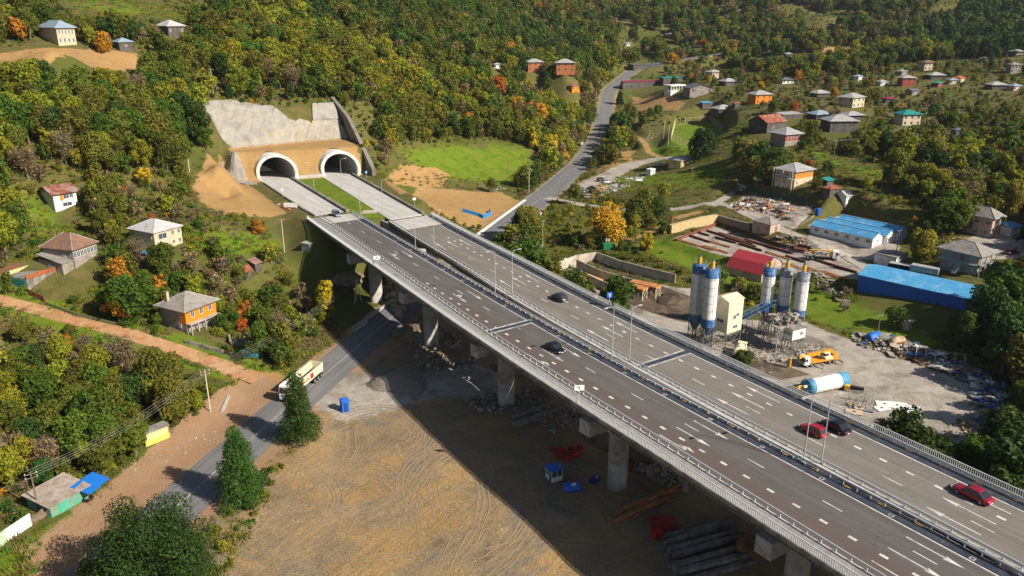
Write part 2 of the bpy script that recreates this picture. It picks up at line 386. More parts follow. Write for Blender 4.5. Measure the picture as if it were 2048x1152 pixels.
    near_grass = mx(m_line(DIRTROAD, 6.0, 1.6), m_line([(-78,60,0),(-73,92,0),(-66,118,0),(-60,140,0)], 3.0, 1.5))
    a = me.color_attributes.new('zones', 'FLOAT_COLOR', 'POINT')
    a.data.foreach_set('color', np.stack([mx(yard, sh, shl), orange, mx(lawn, near_grass*.8), conc], -1).astype(np.float32).ravel())
    ex, ey = x-P0[0], y-P0[1]; d2 = ex*DV[0]+ey*DV[1]; n2 = ex*NV[0]+ey*NV[1]
    scrub = np.clip(.5+(vnoise(x/40, y/40)+vnoise(x/15, y/15)*.6)*1.4, 0, 1)
    pinkish = mx(shl, sh*(y < 180))
    a2 = me.color_attributes.new('zones2', 'FLOAT_COLOR', 'POINT')
    a2.data.foreach_set('color', np.stack([scrub, pinkish, yard*(1-sh), np.ones_like(x)], -1).astype(np.float32).ravel())
    vm = mx(yard, sh, shl, conc) > .02; fm = vm[F].any(axis=1).astype(np.int32); me.polygons.foreach_set('material_index', fm)
    return me
def aniso(t, vec, ang, sx, sy):
    a = N(t, 'ShaderNodeMapping'); a.inputs['Rotation'].default_value = (0, 0, ang); t.links.new(vec, a.inputs[0])
    b = N(t, 'ShaderNodeMapping'); b.inputs['Scale'].default_value = (sx, sy, 1); t.links.new(a.outputs[0], b.inputs[0]); return b.outputs[0]
def ground_mat(worked):
    m, t, b = nt('ground_worked' if worked else 'ground'); L = t.links.new
    geo = N(t, 'ShaderNodeNewGeometry').outputs['Position']
    za = N(t, 'ShaderNodeAttribute', attribute_name='zones'); zb = N(t, 'ShaderNodeAttribute', attribute_name='zones2')
    s1 = N(t, 'ShaderNodeSeparateColor'); L(za.outputs['Color'], s1.inputs[0]); s2 = N(t, 'ShaderNodeSeparateColor'); L(zb.outputs['Color'], s2.inputs[0])
    nz = mth(t, 'ADD', mth(t, 'MULTIPLY', noise(t, .6, 3, .7, geo), .5), mth(t, 'MULTIPLY', noise(t, .12, 3, .6, geo), .5)); nzf = noise(t, 2.6, 4, .75, geo); nzb = noise(t, .07, 3, .6, geo); nm = noise(t, .22, 4, .65, geo, .8)
    def edge(v, soft=.10):
        q = mth(t, 'ADD', v, mth(t, 'MULTIPLY', mth(t, 'SUBTRACT', nz, .5), 1.7))
        return ramp(t, q, [(.5-soft, (0,)), (.5+soft, (1,))])
    # rough grass and leaf litter
    g1 = ramp(t, nzf, [(.25, (.032, .034, .013)), (.45, (.070, .070, .022)), (.62, (.115, .098, .038)), (.8, (.18, .145, .065))])
    g2 = ramp(t, nm, [(.3, (.034, .042, .013)), (.5, (.075, .082, .018)), (.7, (.145, .10, .042))])
    col = mixc(t, .5, g1, g2); col = mixc(t, 1.0, col, (1.35, 1.3, 1.25), 'MULTIPLY')
    col = mixc(t, ramp(t, s2.outputs[0], [(.55, (0,)), (.8, (.65,))]), col, (.075, .095, .014))
    lawn = mixc(t, .6, ramp(t, nzf, [(.3, (.055, .10, .008)), (.55, (.12, .19, .010)), (.75, (.22, .24, .03))]), ramp(t, nm, [(.32, (.055, .09, .010)), (.5, (.12, .19, .010)), (.66, (.19, .19, .03))]))
    col = mixc(t, edge(s1.outputs[2], .16), col, lawn)
    orange = mixc(t, .5, ramp(t, nzf, [(.28, (.17, .10, .045)), (.5, (.34, .215, .09)), (.75, (.46, .32, .15))]), ramp(t, nm, [(.3, (.27, .155, .065)), (.5, (.36, .21, .085)), (.7, (.41, .29, .10))]))
    col = mixc(t, edge(s1.outputs[1]), col, orange)
    pos_o = col
    hy = 0.0
    if worked:
        # worked yard: grey gravel, ochre clay patches, bent tyre tracks
        big = noise(t, .05, 4, .62, geo, 1.6); big2 = noise(t, .11, 5, .7, geo, 1.2)
        yd = ramp(t, big2, [(.32, (.175, .132, .080)), (.47, (.25, .188, .112)), (.58, (.30, .22, .125)), (.70, (.39, .28, .155))])
        yd = mixc(t, ramp(t, big, [(.47, (0,)), (.60, (.8,))]), yd, (.37, .235, .095))
        yd = mixc(t, ramp(t, noise(t, .075, 4, .65, geo, 1.4), [(.52, (0,)), (.66, (.75,))]), yd, (.18, .17, .145))
        yf = ramp(t, nzf, [(.25, (.55, .55, .55)), (.5, (.98, .98, .98)), (.72, (1.28, 1.28, 1.28))])
        yd = mixc(t, 1.0, yd, yf, 'MULTIPLY')
        # straight parallel wheel lines across the yard
        rot = aniso(t, geo, math.radians(-58), .10, 1.3)
        lines = noise(t, 1.0, 3, .6, rot, .3)
        rot2 = aniso(t, geo, math.radians(24), .09, 1.5)
        lines2 = noise(t, 1.0, 3, .6, rot2, .4)
        hy = mth(t, 'ADD', mth(t, 'MULTIPLY', lines, .5), mth(t, 'MULTIPLY', lines2, .35))
        yd = mixc(t, ramp(t, lines, [(.55, (0,)), (.7, (.3,))]), yd, (.16, .125, .08))
        col = mixc(t, edge(s1.outputs[0]), col, yd)
    pk = mixc(t, .5, ramp(t, nzf, [(.3, (.25, .155, .09)), (.7, (.37, .235, .135))]), ramp(t, nm, [(.3, (.33, .18, .09)), (.7, (.34, .24, .16))]))
    col = mixc(t, edge(s2.outputs[1]), col, pk)
    cc = mixc(t, .5, ramp(t, nzf, [(.3, (.20, .175, .14)), (.7, (.42, .38, .33))]), ramp(t, nm, [(.32, (.14, .115, .085)), (.44, (.34, .305, .26)), (.62, (.52, .48, .43))]))
    cc = mixc(t, ramp(t, nzb, [(.56, (0,)), (.66, (.7,))]), cc, (.13, .11, .085))
    col = mixc(t, edge(N(t, 'ShaderNodeAttribute', attribute_name='zones').outputs['Alpha']), col, cc)
    # small pale stones
    if worked:
        vo = N(t, 'ShaderNodeTexVoronoi'); vo.inputs['Scale'].default_value = 1.3; L(geo, vo.inputs[0])
        stn = ramp(t, vo.outputs['Distance'], [(.0, (.55,)), (.12, (0,))])
        col = mixc(t, mth(t, 'MULTIPLY', stn, s1.outputs[0]), col, (.42, .38, .32))
    L(col, b.inputs['Base Color']); b.inputs['Roughness'].default_value = .95; b.inputs['Specular IOR Level'].default_value = .15
    hb = mth(t, 'ADD', nzf, mth(t, 'MULTIPLY', hy, s2.outputs[2])) if worked else nzf
    bump(t, b, hb, .75, .42)
    return m
gme = make_ground(); gme.materials.append(ground_mat(False)); gme.materials.append(ground_mat(True))
ground = bpy.data.objects.new('ground', gme); COL.objects.link(ground); tag(ground, kind='structure')
# ------------------------------------------------------------------ road materials
def asphalt_mat(name, base, tint=(.13, .085, .07), tintside=0.0, cracks=True, rough=.9):
    m, t, b = nt(name); L = t.links.new
    geo = N(t, 'ShaderNodeNewGeometry').outputs['Position']
    f = noise(t, 9, 5, .75, geo); g = noise(t, .25, 4, .6, geo, .4)
    lo = tuple(c*.78 for c in base); hi = tuple(c*1.22 for c in base)
    c = ramp(t, f, [(.3, lo), (.7, hi)])
    c = mixc(t, ramp(t, g, [(.4, (0,)), (.65, (.55,))]), c, tuple(v*1.25 for v in base))
    # wheel polish and streaks along the carriageway
    mp = aniso(t, geo, -math.atan2(DV[1], DV[0]) if ('motor' in name or 'deck' in name) else math.radians(-76), .02, .85)
    s = noise(t, 1.0, 4, .6, mp); c = mixc(t, ramp(t, s, [(.42, (0,)), (.62, (.6,))]), c, tuple(v*.72 for v in base))
    s2 = noise(t, 2.6, 3, .6, mp); c = mixc(t, ramp(t, s2, [(.48, (0,)), (.70, (.6,))]), c, tuple(v*1.4 for v in base))
    if tintside:
        at = N(t, 'ShaderNodeAttribute', attribute_name='edge')
        k = mth(t, 'ADD', at.outputs['Fac'], mth(t, 'MULTIPLY', mth(t, 'SUBTRACT', g, .5), .5))
        c = mixc(t, ramp(t, k, [(.38, (0,)), (.52, (tintside,))]), c, tint)
    v = N(t, 'ShaderNodeTexVoronoi', feature='DISTANCE_TO_EDGE'); v.inputs['Scale'].default_value = .11
    wn = noise(t, .5, 4, .7, geo); av = N(t, 'ShaderNodeVectorMath', operation='ADD'); L(geo, av.inputs[0])
    cx = N(t, 'ShaderNodeCombineXYZ'); L(mth(t, 'MULTIPLY', wn, 6.0), cx.inputs[0]); L(mth(t, 'MULTIPLY', wn, 4.0), cx.inputs[1]); L(cx.outputs[0], av.inputs[1]); L(av.outputs[0], v.inputs[0])
    if cracks: c = mixc(t, ramp(t, v.outputs['Distance'], [(0, (.55,)), (.006, (0,))]), c, tuple(q*.35 for q in base))
    L(c, b.inputs['Base Color']); b.inputs['Roughness'].default_value = rough; bump(t, b, f, .25, .02); return m
M_DECKL = asphalt_mat('deck_asphalt_brown', (.100, .092, .088), (.105, .078, .068), .75)
M_DECKR = asphalt_mat('deck_asphalt_grey', (.165, .150, .132))
M_LOW = asphalt_mat('low_asphalt', (.148, .148, .150))
M_DIRT = mat('dirt_track', (.36, .185, .085), .97, var=.3, scale=.8, dirt=(.42, .27, .15), dirt_amt=.5, dscale=.25, bmp=.3)
M_SIDE = asphalt_mat('side_concrete', (.33, .30, .26), cracks=False)
M_SLAB = asphalt_mat('motor_concrete', (.42, .41, .39))
M_PAINT = mat('road_paint', (.60, .60, .57), .7, var=.12, scale=3, dirt=(.30, .29, .27), dirt_amt=.35)
M_PAINTW = mat('worn_paint', (.50, .49, .46), .8, var=.25, scale=2, dirt=(.22, .21, .2), dirt_amt=.5)
M_ORPAINT = mat('orange_paint', (.55, .27, .05), .7, var=.15)
M_YELPAINT = mat('faded_yellow_paint', (.50, .38, .17), .8, var=.2)
M_CONC = mat('concrete', (.40, .39, .365), .9, var=.18, scale=.8, dirt=(.22, .21, .19), dirt_amt=.45, dscale=.35, bmp=.12)
M_CONCD = mat('old_concrete', (.30, .285, .255), .95, var=.25, scale=.9, dirt=(.13, .12, .10), dirt_amt=.6, dscale=.4, bmp=.2)
M_GIRD = mat('girder_paint', (.19, .205, .20), .8, var=.15, dirt=(.10, .10, .10), dirt_amt=.4)
M_GALV = mat('galvanised_steel', (.60, .61, .62), .5, .15, var=.12, scale=2)
M_STRIP = mat('bitumen_strip', (.030, .042, .066), .75, var=.35, scale=1.2, dirt=(.07, .075, .085), dirt_amt=.4)
M_KERB = mat('kerb_concrete', (.46, .45, .42), .9, var=.15, dirt=(.28, .27, .25), dirt_amt=.4)
M_WALK = mat('walkway_asphalt', (.25, .25, .245), .9, var=.2, scale=2, dirt=(.16, .16, .16), dirt_amt=.4)
M_DARK = mat('black_gap', (.012, .012, .014), .9, var=.1)
M_TAR = mat('tar', (.035, .033, .032), .8, var=.3)
M_RUST = mat('rusty_steel', (.23, .085, .045), .85, var=.4, scale=3, dirt=(.10, .045, .03), dirt_amt=.5)
# ------------------------------------------------------------------ motorway bridge
RL = [(115,6.4),(90,6.6),(40,6.9),(0,7.3),(-30,7.9),(-55,9.0),(-69,9.8),(-89,11.1),(-116,12.8),(-150,15.0),(-185,17.5),(-232,20.8)]
RR = [(115,20.3),(60,21.4),(22,22.6),(-7,23.5),(-30,24.4),(-57,26.1),(-89,29.0),(-118,31.4),(-157,35.5),(-195,40.0),(-232,43.9)]
def lerpt(T, d):
    for (a, u), (b, v) in zip(T[:-1], T[1:]):
        if a >= d >= b: return u+(v-u)*(a-d)/(a-b)
    return T[0][1] if d > T[0][0] else T[-1][1]
def smt(T):
    ds = np.arange(115, -233, -1.0); vs = np.array([lerpt(T, d) for d in ds])
    k = np.ones(25)/25; p = np.pad(vs, 12, mode='reflect', reflect_type='odd'); return dict(zip(ds.astype(int), np.convolve(p, k, 'valid')))
_RL, _RR = smt(RL), smt(RR)
def RLf(d): a = int(math.floor(d)); f = d-a; return _RL[max(-232, min(115, a))]*(1-f)+_RL[max(-232, min(115, a+1))]*f
def RRf(d): a = int(math.floor(d)); f = d-a; return _RR[max(-232, min(115, a))]*(1-f)+_RR[max(-232, min(115, a+1))]*f
def off(T): return lambda d: lerpt(T, d)
GLo = off([(115,12.0),(30,11.5),(0,10.9),(-50,10.3),(-100,9.3),(-150,8.6),(-175,9.9),(-232,10.4)])     # left guardrail, left deck
ELo = off([(115,15.0),(40,14.6),(0,14.0),(-50,13.6),(-100,13.4),(-175,13.3)])
ds_ = lambda a, b, st=3.0: list(np.linspace(a, b, max(2, int(abs(a-b)/st)+1)))
def strip(name, d0, d1, fa, fb, z, m, parent, th=.0, st=3.0, edge=False, z0=None):
    """strip of deck between two offsets; th>0 gives it a thickness"""
    mb = MB(); D = ds_(d0, d1, st); vs = []
    for d in D:
        a = mw(d, fa(d)); b = mw(d, fb(d)); vs += [(*a, z), (*b, z)]
        if th: vs += [(*a, z-th), (*b, z-th)]
    k = 4 if th else 2; fs = []
    for i in range(len(D)-1):
        p, q = i*k, (i+1)*k
        fs.append((p, p+1, q+1, q))
        if th: fs += [(p+2, q+2, q+3, p+3), (p, q, q+2, p+2), (p+1, p+3, q+3, q+1)]
    if th: e = (len(D)-1)*k; fs += [(0, 2, 3, 1), (e, e+1, e+3, e+2)]
    mb.add(vs, fs, m); o = mb.build(name, m, parent)
    if edge:
        a = o.data.attributes.new('edge', 'FLOAT', 'POINT')
        a.data.foreach_set('value', edge if isinstance(edge, list) else [1.0 if (i % k) in (0, 2) else 0.0 for i in range(len(vs))])
    return o
def rail(mb, d0, d1, f, z, h, post, m, bars=False, ph=.0, st=2.0, beam=True):
    D = ds_(d0, d1, st); P = [Vector((*mw(d, f(d)), z)) for d in D]
    for i, p in enumerate(P):
        mb.box((p.x, p.y, z+h/2), (post, post, h), m, math.atan2(DV[1], DV[0]))
        if i < len(P)-1:
            q = P[i+1]; L = (q-p).length; c = (p+q)/2; an = math.atan2(q.y-p.y, q.x-p.x)
            if bars:
                mb.box((c.x, c.y, z+h), (L, .12, .09), m, an); mb.box((c.x, c.y, z+.12), (L, .06, .05), m, an)
                nb = max(1, int(L/.30))
                for j in range(1, nb+1):
                    r = p.lerp(q, j/(nb+1)); mb.box((r.x, r.y, z+h/2+.04), (.07, .06, h-.12), m, an)
            elif beam:
                mb.box((c.x, c.y, z+h-.14), (L, .10, .30), m, an); mb.box((c.x, c.y, z+h-.14), (L, .15, .11), m, an)
def bridge(name, label, dend, Rf, leftdeck):
    root = empty(name, (*mw(-20, Rf(-20)-6), 0.0), 0, label, 'bridge')
    inv = Matrix.Translation(root.location).inverted()
    def fix(o): o.matrix_parent_inverse = inv; return o
    d0 = 112
    if leftdeck: L0 = lambda d: Rf(d)-ELo(d); gl = lambda d: Rf(d)-GLo(d); re = lambda d: Rf(d)+2.25; gr = lambda d: Rf(d)+1.75
    else: L0 = lambda d: Rf(d)-12.5-1.0*min(1, max(0, (d+110)/40)); gl = lambda d: Rf(d)-12.0; re = lambda d: Rf(d)+2.5; gr = lambda d: Rf(d)+1.75
    join = -151 if leftdeck else -131.5
    M_SURF = M_DECKL if leftdeck else M_DECKR
    # road surface: a grid across so the tint can sit in the outer lane only
    D = ds_(d0, join, 3); mb = MB(); vs = []; ev = []; C = 6
    for d in D:
        a, b = gl(d), Rf(d)+.25
        for j in range(C+1):
            s = j/C; vs.append((*mw(d, a+(b-a)*s), DZ)); ev.append(max(0, 1-s*1.5)*(1 if d > -75 else 0.1) if leftdeck else 0)
    fs = [(i*(C+1)+j, i*(C+1)+j+1, (i+1)*(C+1)+j+1, (i+1)*(C+1)+j) for i in range(len(D)-1) for j in range(C)]
    mb.add(vs, fs, M_SURF); o = fix(mb.build('road_surface', M_SURF, root)); at = o.data.attributes.new('edge', 'FLOAT', 'POINT'); at.data.foreach_set('value', ev)
    fix(strip('deck_slab', d0, dend, lambda d: L0(d)+.02, lambda d: re(d)-.02, DZ-.03, M_CONC, root, .45))
    if dend < join: fix(strip('concrete_paving', join, dend, gl, lambda d: Rf(d)+.25, DZ, M_SLAB, root))
    fix(strip('shoulder_strip', d0, join, lambda d: Rf(d)+.25, lambda d: gr(d), DZ+.06, M_STRIP, root, .09))
    if leftdeck:
        fix(strip('walkway', d0, dend, lambda d: gl(d)-.35, gl, DZ+.14, M_KERB, root, .17))
        fix(strip('walkway', d0, dend, lambda d: L0(d)+.3, lambda d: gl(d)-.35, DZ+.13, M_WALK, root, .16))
    else:
        fix(strip('kerb', d0, dend, L0, gl, DZ+.20, M_KERB, root, .23))
        fix(strip('walkway', d0, dend, gr, lambda d: re(d)-.3, DZ+.12, M_WALK, root, .15))
    # edge beams
    fix(strip('edge_beam', d0, dend, lambda d: L0(d)-.12, lambda d: L0(d)+.3, DZ+.2, M_CONCD, root, .62))
    fix(strip('edge_beam', d0, dend, lambda d: re(d)-.3, lambda d: re(d)+.12, DZ+.2, M_CONC, root, .85))
    # girders
    for k in range(4):
        s = .13+.245*k
        fa = lambda d, s=s: L0(d)+(re(d)-L0(d))*s-.45; fb = lambda d, s=s: L0(d)+(re(d)-L0(d))*s+.45
        fix(strip('girder', d0, dend+1.0, fa, fb, DZ-.48, M_GIRD, root, 1.5))
        fix(strip('girder_flange', d0, dend+1.0, lambda d, f=fa: f(d)-.25, lambda d, f=fb: f(d)+.25, DZ-1.9, M_GIRD, root, .16))
    # railings
    mb = MB(); rail(mb, d0, dend-(55 if False else 0), gl, DZ+.13, .78, .12, M_GALV); fix(mb.build('guardrail', M_GALV, root))
    mb = MB(); rail(mb, d0, dend, gr, DZ+.06, .78, .12, M_GALV); fix(mb.build('guardrail', M_GALV, root))
    mb = MB(); rail(mb, d0, dend, (lambda d: L0(d)+.08) if leftdeck else (lambda d: re(d)-.08), DZ+.2, 1.12, .07, M_GALV, bars=True)
    fix(mb.build('railing', M_GALV, root))
    if not leftdeck: pass
    # piers
    for d in (92, 56, 20, -16, -52, -88, -124):
        if d < dend+12: continue
        a, b = L0(d)+.3, re(d)-.3; c = (a+b)/2
        dsk = d if leftdeck else d-2
        X = Matrix.Translation((*mw(dsk, c), 0)) @ Matrix.Rotation(math.atan2(NV[1], NV[0]), 4, 'Z')
        hw = (b-a)/2
        mb = MB()
        prof = [(-hw, DZ-2.06), (hw, DZ-2.06), (hw, DZ-3.5), (2.3, DZ-4.6), (-2.3, DZ-4.6), (-hw, DZ-4.6)] if leftdeck else [(-hw, DZ-2.06), (hw, DZ-2.06), (hw, DZ-3.6), (2.3, DZ-4.6), (-2.3, DZ-4.6), (-hw, DZ-3.6)]
        n = len(prof); vs = [(p[0], -1.25, p[1]) for p in prof]+[(p[0], 1.25, p[1]) for p in prof]
        mb.add(vs, [tuple(range(n)), tuple(reversed(range(n, 2*n)))]+[(i, i+n, (i+1) % n+n, (i+1) % n) for i in range(n)], M_CONC, X)
        o = fix(mb.build('pier_cap', M_CONC, root))
        bv = o.modifiers.new('bevel', 'BEVEL'); bv.width = .08; bv.segments = 2
        mb = MB(); pr = []
        for (r, z) in ((1.0, -3.5), (1.0, DZ-12.0), (.965, DZ-11.95), (.965, DZ-11.9), (1.0, DZ-11.85), (1.0, DZ-4.6)):
            for i in range(28):
                a_ = 2*math.pi*i/28
                pr.append((1.75*r*math.copysign(abs(math.cos(a_))**.8, math.cos(a_)), 1.35*r*math.copysign(abs(math.sin(a_))**.8, math.sin(a_)), z))
        fs = [(j*28+i, j*28+(i+1) % 28, (j+1)*28+(i+1) % 28, (j+1)*28+i) for j in range(5) for i in range(28)]
        mb.add(pr, fs, M_CONC, X, True); fix(mb.build('pier_column', M_CONC, root))
    # abutment with splayed wing
    mb = MB(); d = dend; a, b = L0(d)+.1, re(d)-.1
    for (u0, u1, z0, z1) in ((d-3, d+.9, -2, DZ-2.1), (d-3, d-.6, DZ-2.1, DZ-.55)):
        P = [mw(u0, a), mw(u1, a), mw(u1, b), mw(u0, b)]; mb.prism(P, z0, z1, M_CONC)
    for s in (a, b-.5):
        P = [mw(d-14, s), mw(d-3, s), mw(d-3, s+.5), mw(d-14, s+.5)]; mb.prism(P, 4.0, DZ-.55, M_CONC)
    fix(mb.build('abutment', M_CONC, root))
    # markings
    zp = DZ+.004; mb = MB()
    def pl(f, da, db, w_, mt_=M_PAINT, z=zp, nm='lane_dash'):
        mb = MB(); D = ds_(da, db, 3)
        for u, v in zip(D[:-1], D[1:]):
            mb.quad((*mw(u, f(u)-w_/2), z), (*mw(u, f(u)+w_/2), z), (*mw(v, f(v)+w_/2), z), (*mw(v, f(v)-w_/2), z), mt_)
        fix(mb.build(nm, mt_, root))
    c1, c2 = (-7.45, -3.72) if leftdeck else (-3.72, -7.45)       # block line, dash line
    nb = 0
    k = 108.0
    while k > (-88 if leftdeck else -118):
        pl(lambda d: Rf(d)+c1, k+.5, k-.6, .42, nm='block_dash'); k -= 4.02
    k = 109.0 if leftdeck else 108.3
    while k > join+2:
        pl(lambda d: Rf(d)+c2, k, k-2.9, .16); k -= 12.2 if leftdeck else 11.95
    k = -90.0
    if leftdeck:
        while k > join+2: pl(lambda d: Rf(d)-3.9, k, k-.01, .1) if False else None; k -= 12
    pl(Rf, d0, join, .18, nm='edge_line')
    if leftdeck:
        pl(lambda d: gl(d)+.95, -20, join, .2, nm='edge_line')
    else: pl(lambda d: gl(d)+.45, d0, join, .15, M_PAINTW, nm='edge_line')
    def arrow(dt, f, turn=0, L=7.0, fwd=1, wdt=1.0):
        mb = MB()
        def Q(u, v): d = dt-fwd*u; return (*mw(d, f(d)+v*fwd), zp+.001)
        hw_ = .09
        if turn == 0:
            mb.quad(Q(L, -hw_), Q(L, hw_), Q(2.0, hw_), Q(2.0, -hw_), M_PAINT); mb.add([Q(0, 0), Q(2.4, -.42), Q(2.0, 0), Q(2.4, .42)], [(0, 1, 2), (0, 2, 3)], M_PAINT)
        else:
            t_ = turn
            mb.quad(Q(L, -hw_), Q(L, hw_), Q(.9, hw_), Q(.9, -hw_), M_PAINT)
            if abs(t_) == 2:      # straight on with a side branch
                mb.add([Q(0, 0), Q(2.4, -.42), Q(2.0, 0), Q(2.4, .42)], [(0, 1, 2), (0, 2, 3)], M_PAINT)
                s_ = math.copysign(1, t_); mb.add([Q(5.6, 0), Q(4.9, s_*.55), Q(4.5, s_*.5), Q(5.1, 0)], [(0, 1, 2, 3)], M_PAINT); mb.add([Q(5.9, s_*.5), Q(3.7, s_*.35), Q(4.5, s_*1.15)], [(0, 1, 2)], M_PAINT)
            else:
                mb.add([Q(1.9, 0), Q(1.2, t_*.6), Q(.7, t_*.55), Q(1.1, 0)], [(0, 1, 2, 3)], M_PAINT); mb.add([Q(2.6, t_*.30), Q(-.4, t_*.5), Q(1.0, t_*1.0)], [(0, 1, 2)], M_PAINT)
        fix(mb.build('lane_arrow', M_PAINT, root))
    if leftdeck:
        for i, dt in enumerate((73.5, 38, 3.4, -32, -68.5, -105.5)):
            arrow(dt, lambda d: Rf(d)-1.86)
            if i < 3: arrow(dt-.1, lambda d: Rf(d)-5.55)
            else: arrow(dt-.2, lambda d: Rf(d)-5.55, 2)
            if 0 < i < 4: arrow(dt-.6, lambda d: Rf(d)-9.3, 1, 6.2)
    else:
        for i, dt in enumerate((64, 28.9, -7, -42, -78, -114.5)):
            for c_ in (-1.86, -5.58, -9.3): arrow(dt, lambda d, c_=c_: Rf(d)+c_, 0, 7.0, -1)
    # expansion joints
    for dj in ((-51.3, 45 if False else None) if leftdeck else (-22.3, None)):
        if dj is None: continue
        mb = MB()
        for (u, v, mt_) in ((dj-1.6, dj-1.1, M_PAINTW), (dj-1.1, dj+.1, M_STRIP), (dj+.1, dj+.55, M_PAINTW)):
            mb.quad((*mw(u, gl(u)+.1), zp+.004), (*mw(u, Rf(u)+.2), zp+.004), (*mw(v, Rf(v)+.2), zp+.004), (*mw(v, gl(v)+.1), zp+.004), mt_)
        fix(mb.build('expansion_joint', M_STRIP, root))
    mb = MB()
    for (u, v, mt_) in ((join-.5, join+.1, M_PAINTW), (join+.1, join+.5, M_DARK)):
        mb.quad((*mw(u, gl(u)+.1), zp+.004), (*mw(u, Rf(u)+.2), zp+.004), (*mw(v, Rf(v)+.2), zp+.004), (*mw(v, gl(v)+.1), zp+.004), mt_)
    fix(mb.build('expansion_joint', M_STRIP, root))
    # orange marks and drains
    k = 100.0-(.45 if leftdeck else .9)
    an = math.atan2(DV[1], DV[0])
    while k > -125:
        c = mw(k, gr(k)-.12); fix(one('edge_mark', M_ORPAINT, root, 'box', (c[0], c[1], DZ+.075), (.85, .19, .03), M_ORPAINT, an)); k -= 4.93
    if leftdeck:
        k = 97.6
        while k > -130:
            c = mw(k, Rf(k)+.55); mb = MB(); mb.box((c[0], c[1], DZ+.065), (.62, .62, .03), M_PAINTW, an); mb.box((c[0], c[1], DZ+.085), (.36, .36, .02), M_STRIP, an); k -= 10.0; fix(mb.build('drain_grate', M_PAINTW, root))
    return root
BL = bridge('motorway_bridge', 'near motorway bridge with dark brownish asphalt and arrows pointing towards the viewer', -160, RLf, True)
BR = bridge('motorway_bridge', 'far motorway bridge with lighter grey asphalt and arrows pointing towards the tunnels', -143, RRf, False)
# approach pavements between bridges and tunnels
def pave(name, d0, d1, fa, fb, z, m, th=.3):
    o = strip(name, d0, d1, fa, fb, z, m, None, th); return tag(o, kind='structure')
pave('motorway_pavement', -162.9, -246, lambda d: RLf(d)-GLo(d)-.2, lambda d: RLf(d)+.1, DZ+.01, M_SLAB, .35)
pave('motorway_pavement', -145.9, -246, lambda d: RRf(d)-11.0, lambda d: RRf(d)+.2, DZ+.01, M_SLAB, .35)
def barrier(label, d0, d1, f, h=.8, w_=.5, m=M_CONCD, name='roadside_barrier'):
    o = strip(name, d0, d1, lambda d: f(d)-w_/2, lambda d: f(d)+w_/2, DZ+h, m, None, h+.2); return tag(o, label, 'barrier')
barrier('grey concrete barrier along the right edge of the left tunnel road beside the grass median', -162, -226, lambda d: RLf(d)+.75, .75, 1.0, M_CONCD)
barrier('grey concrete barrier along the outer right edge of the right tunnel road', -146, -219, lambda d: RRf(d)+.7, .75, .8, M_CONCD)
barrier('low grey kerb wall along the outer left edge of the left tunnel road', -162.5, -222, lambda d: RLf(d)-GLo(d)-.6, .35, .5, M_CONCD)
# ------------------------------------------------------------------ tunnel portals
M_PORT = mat('portal_white', (.66, .65, .62), .85, var=.08, scale=.6, dirt=(.45, .44, .42), dirt_amt=.35)
M_LINE = mat('tunnel_lining', (.30, .30, .29), .8, var=.15, dirt=(.18, .18, .18), dirt_amt=.4)
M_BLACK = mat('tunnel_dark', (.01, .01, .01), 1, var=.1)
def portal(nc, dc, skew, label):
    root = empty('tunnel_portal', (*mw(dc, nc), DZ), 0, label, 'tunnel')
    inv = Matrix.Translation(root.location).inverted()
    def arc(r, n=36):
        a0 = math.asin(2.7/r); return [(r*math.cos(a), 2.6+r*math.sin(a)) for a in [-a0+(math.pi+2*a0)*i/n for i in range(n+1)]]
    def shell(name, ro, ri, da, db, m, lean=0.0):
        mb = MB(); A = arc(ro); B = arc(ri); n = len(A); vs = []
        for d, P in ((da, A), (da, B), (db, A), (db, B)):
            for (u, v) in P: vs.append((*mw(dc+d+skew*u-(lean*v if d == da else 0), nc+u), DZ+max(v, -.2)))
        fs = []
        for i in range(n-1):
            fs += [(i, i+1, n+i+1, n+i), (2*n+i, 3*n+i, 3*n+i+1, 2*n+i+1), (i, 2*n+i, 2*n+i+1, i+1), (n+i, n+i+1, 3*n+i+1, 3*n+i)]
        mb.add(vs, fs, m, None, False); o = mb.build(name, m, root); o.matrix_parent_inverse = inv; return o
    shell('portal_ring', 7.05, 5.95, 0, -7.5, M_PORT, .12)
    shell('tunnel_lining', 6.3, 5.9, -2.2, -60, M_LINE)
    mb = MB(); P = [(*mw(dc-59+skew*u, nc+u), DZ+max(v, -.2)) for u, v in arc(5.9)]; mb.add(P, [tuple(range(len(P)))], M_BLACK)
    o = mb.build('tunnel_dark_back', M_BLACK, root); o.matrix_parent_inverse = inv  # black sheet across the bore, painting the darkness deep inside
    return root
portal(15.8, -225.6, .45, 'left tunnel mouth with white concrete arch')
portal(38.8, -219.3, .40, 'right tunnel mouth with white concrete arch behind a street lamp')
# ------------------------------------------------------------------ low road and tracks (sheets following the ground)
def road_sheet(name, P, w_, z_off, m, mid=True, label=None):
    mb = MB(); n = len(P); vs = []
    X = [Vector((p[0], p[1], 0)) for p in P]; C = 8
    for i, p in enumerate(X):
        t = (X[min(i+1, n-1)]-X[max(i-1, 0)]).normalized(); nr = Vector((t.y, -t.x, 0)); hw = w_(i/(n-1)) if callable(w_) else w_
        for j in range(C+1):
            q = p+nr*hw*(2*j/C-1); vs.append((q.x, q.y, 0))
    A = np.array(vs); zz = height(A[:, 0], A[:, 1], False)
    if mid: _, zl = pline(P, A[:, 0], A[:, 1]); zz = np.maximum(zl, zz)
    vs = [(a[0], a[1], z+z_off) for a, z in zip(vs, zz)]
    fs = [(i*(C+1)+j, i*(C+1)+j+1, (i+1)*(C+1)+j+1, (i+1)*(C+1)+j) for i in range(n-1) for j in range(C)]
    fs = [f[::-1] for f in fs]
    mb.add(vs, fs, m, None, True); return tag(mb.build(name, m), kind='structure')
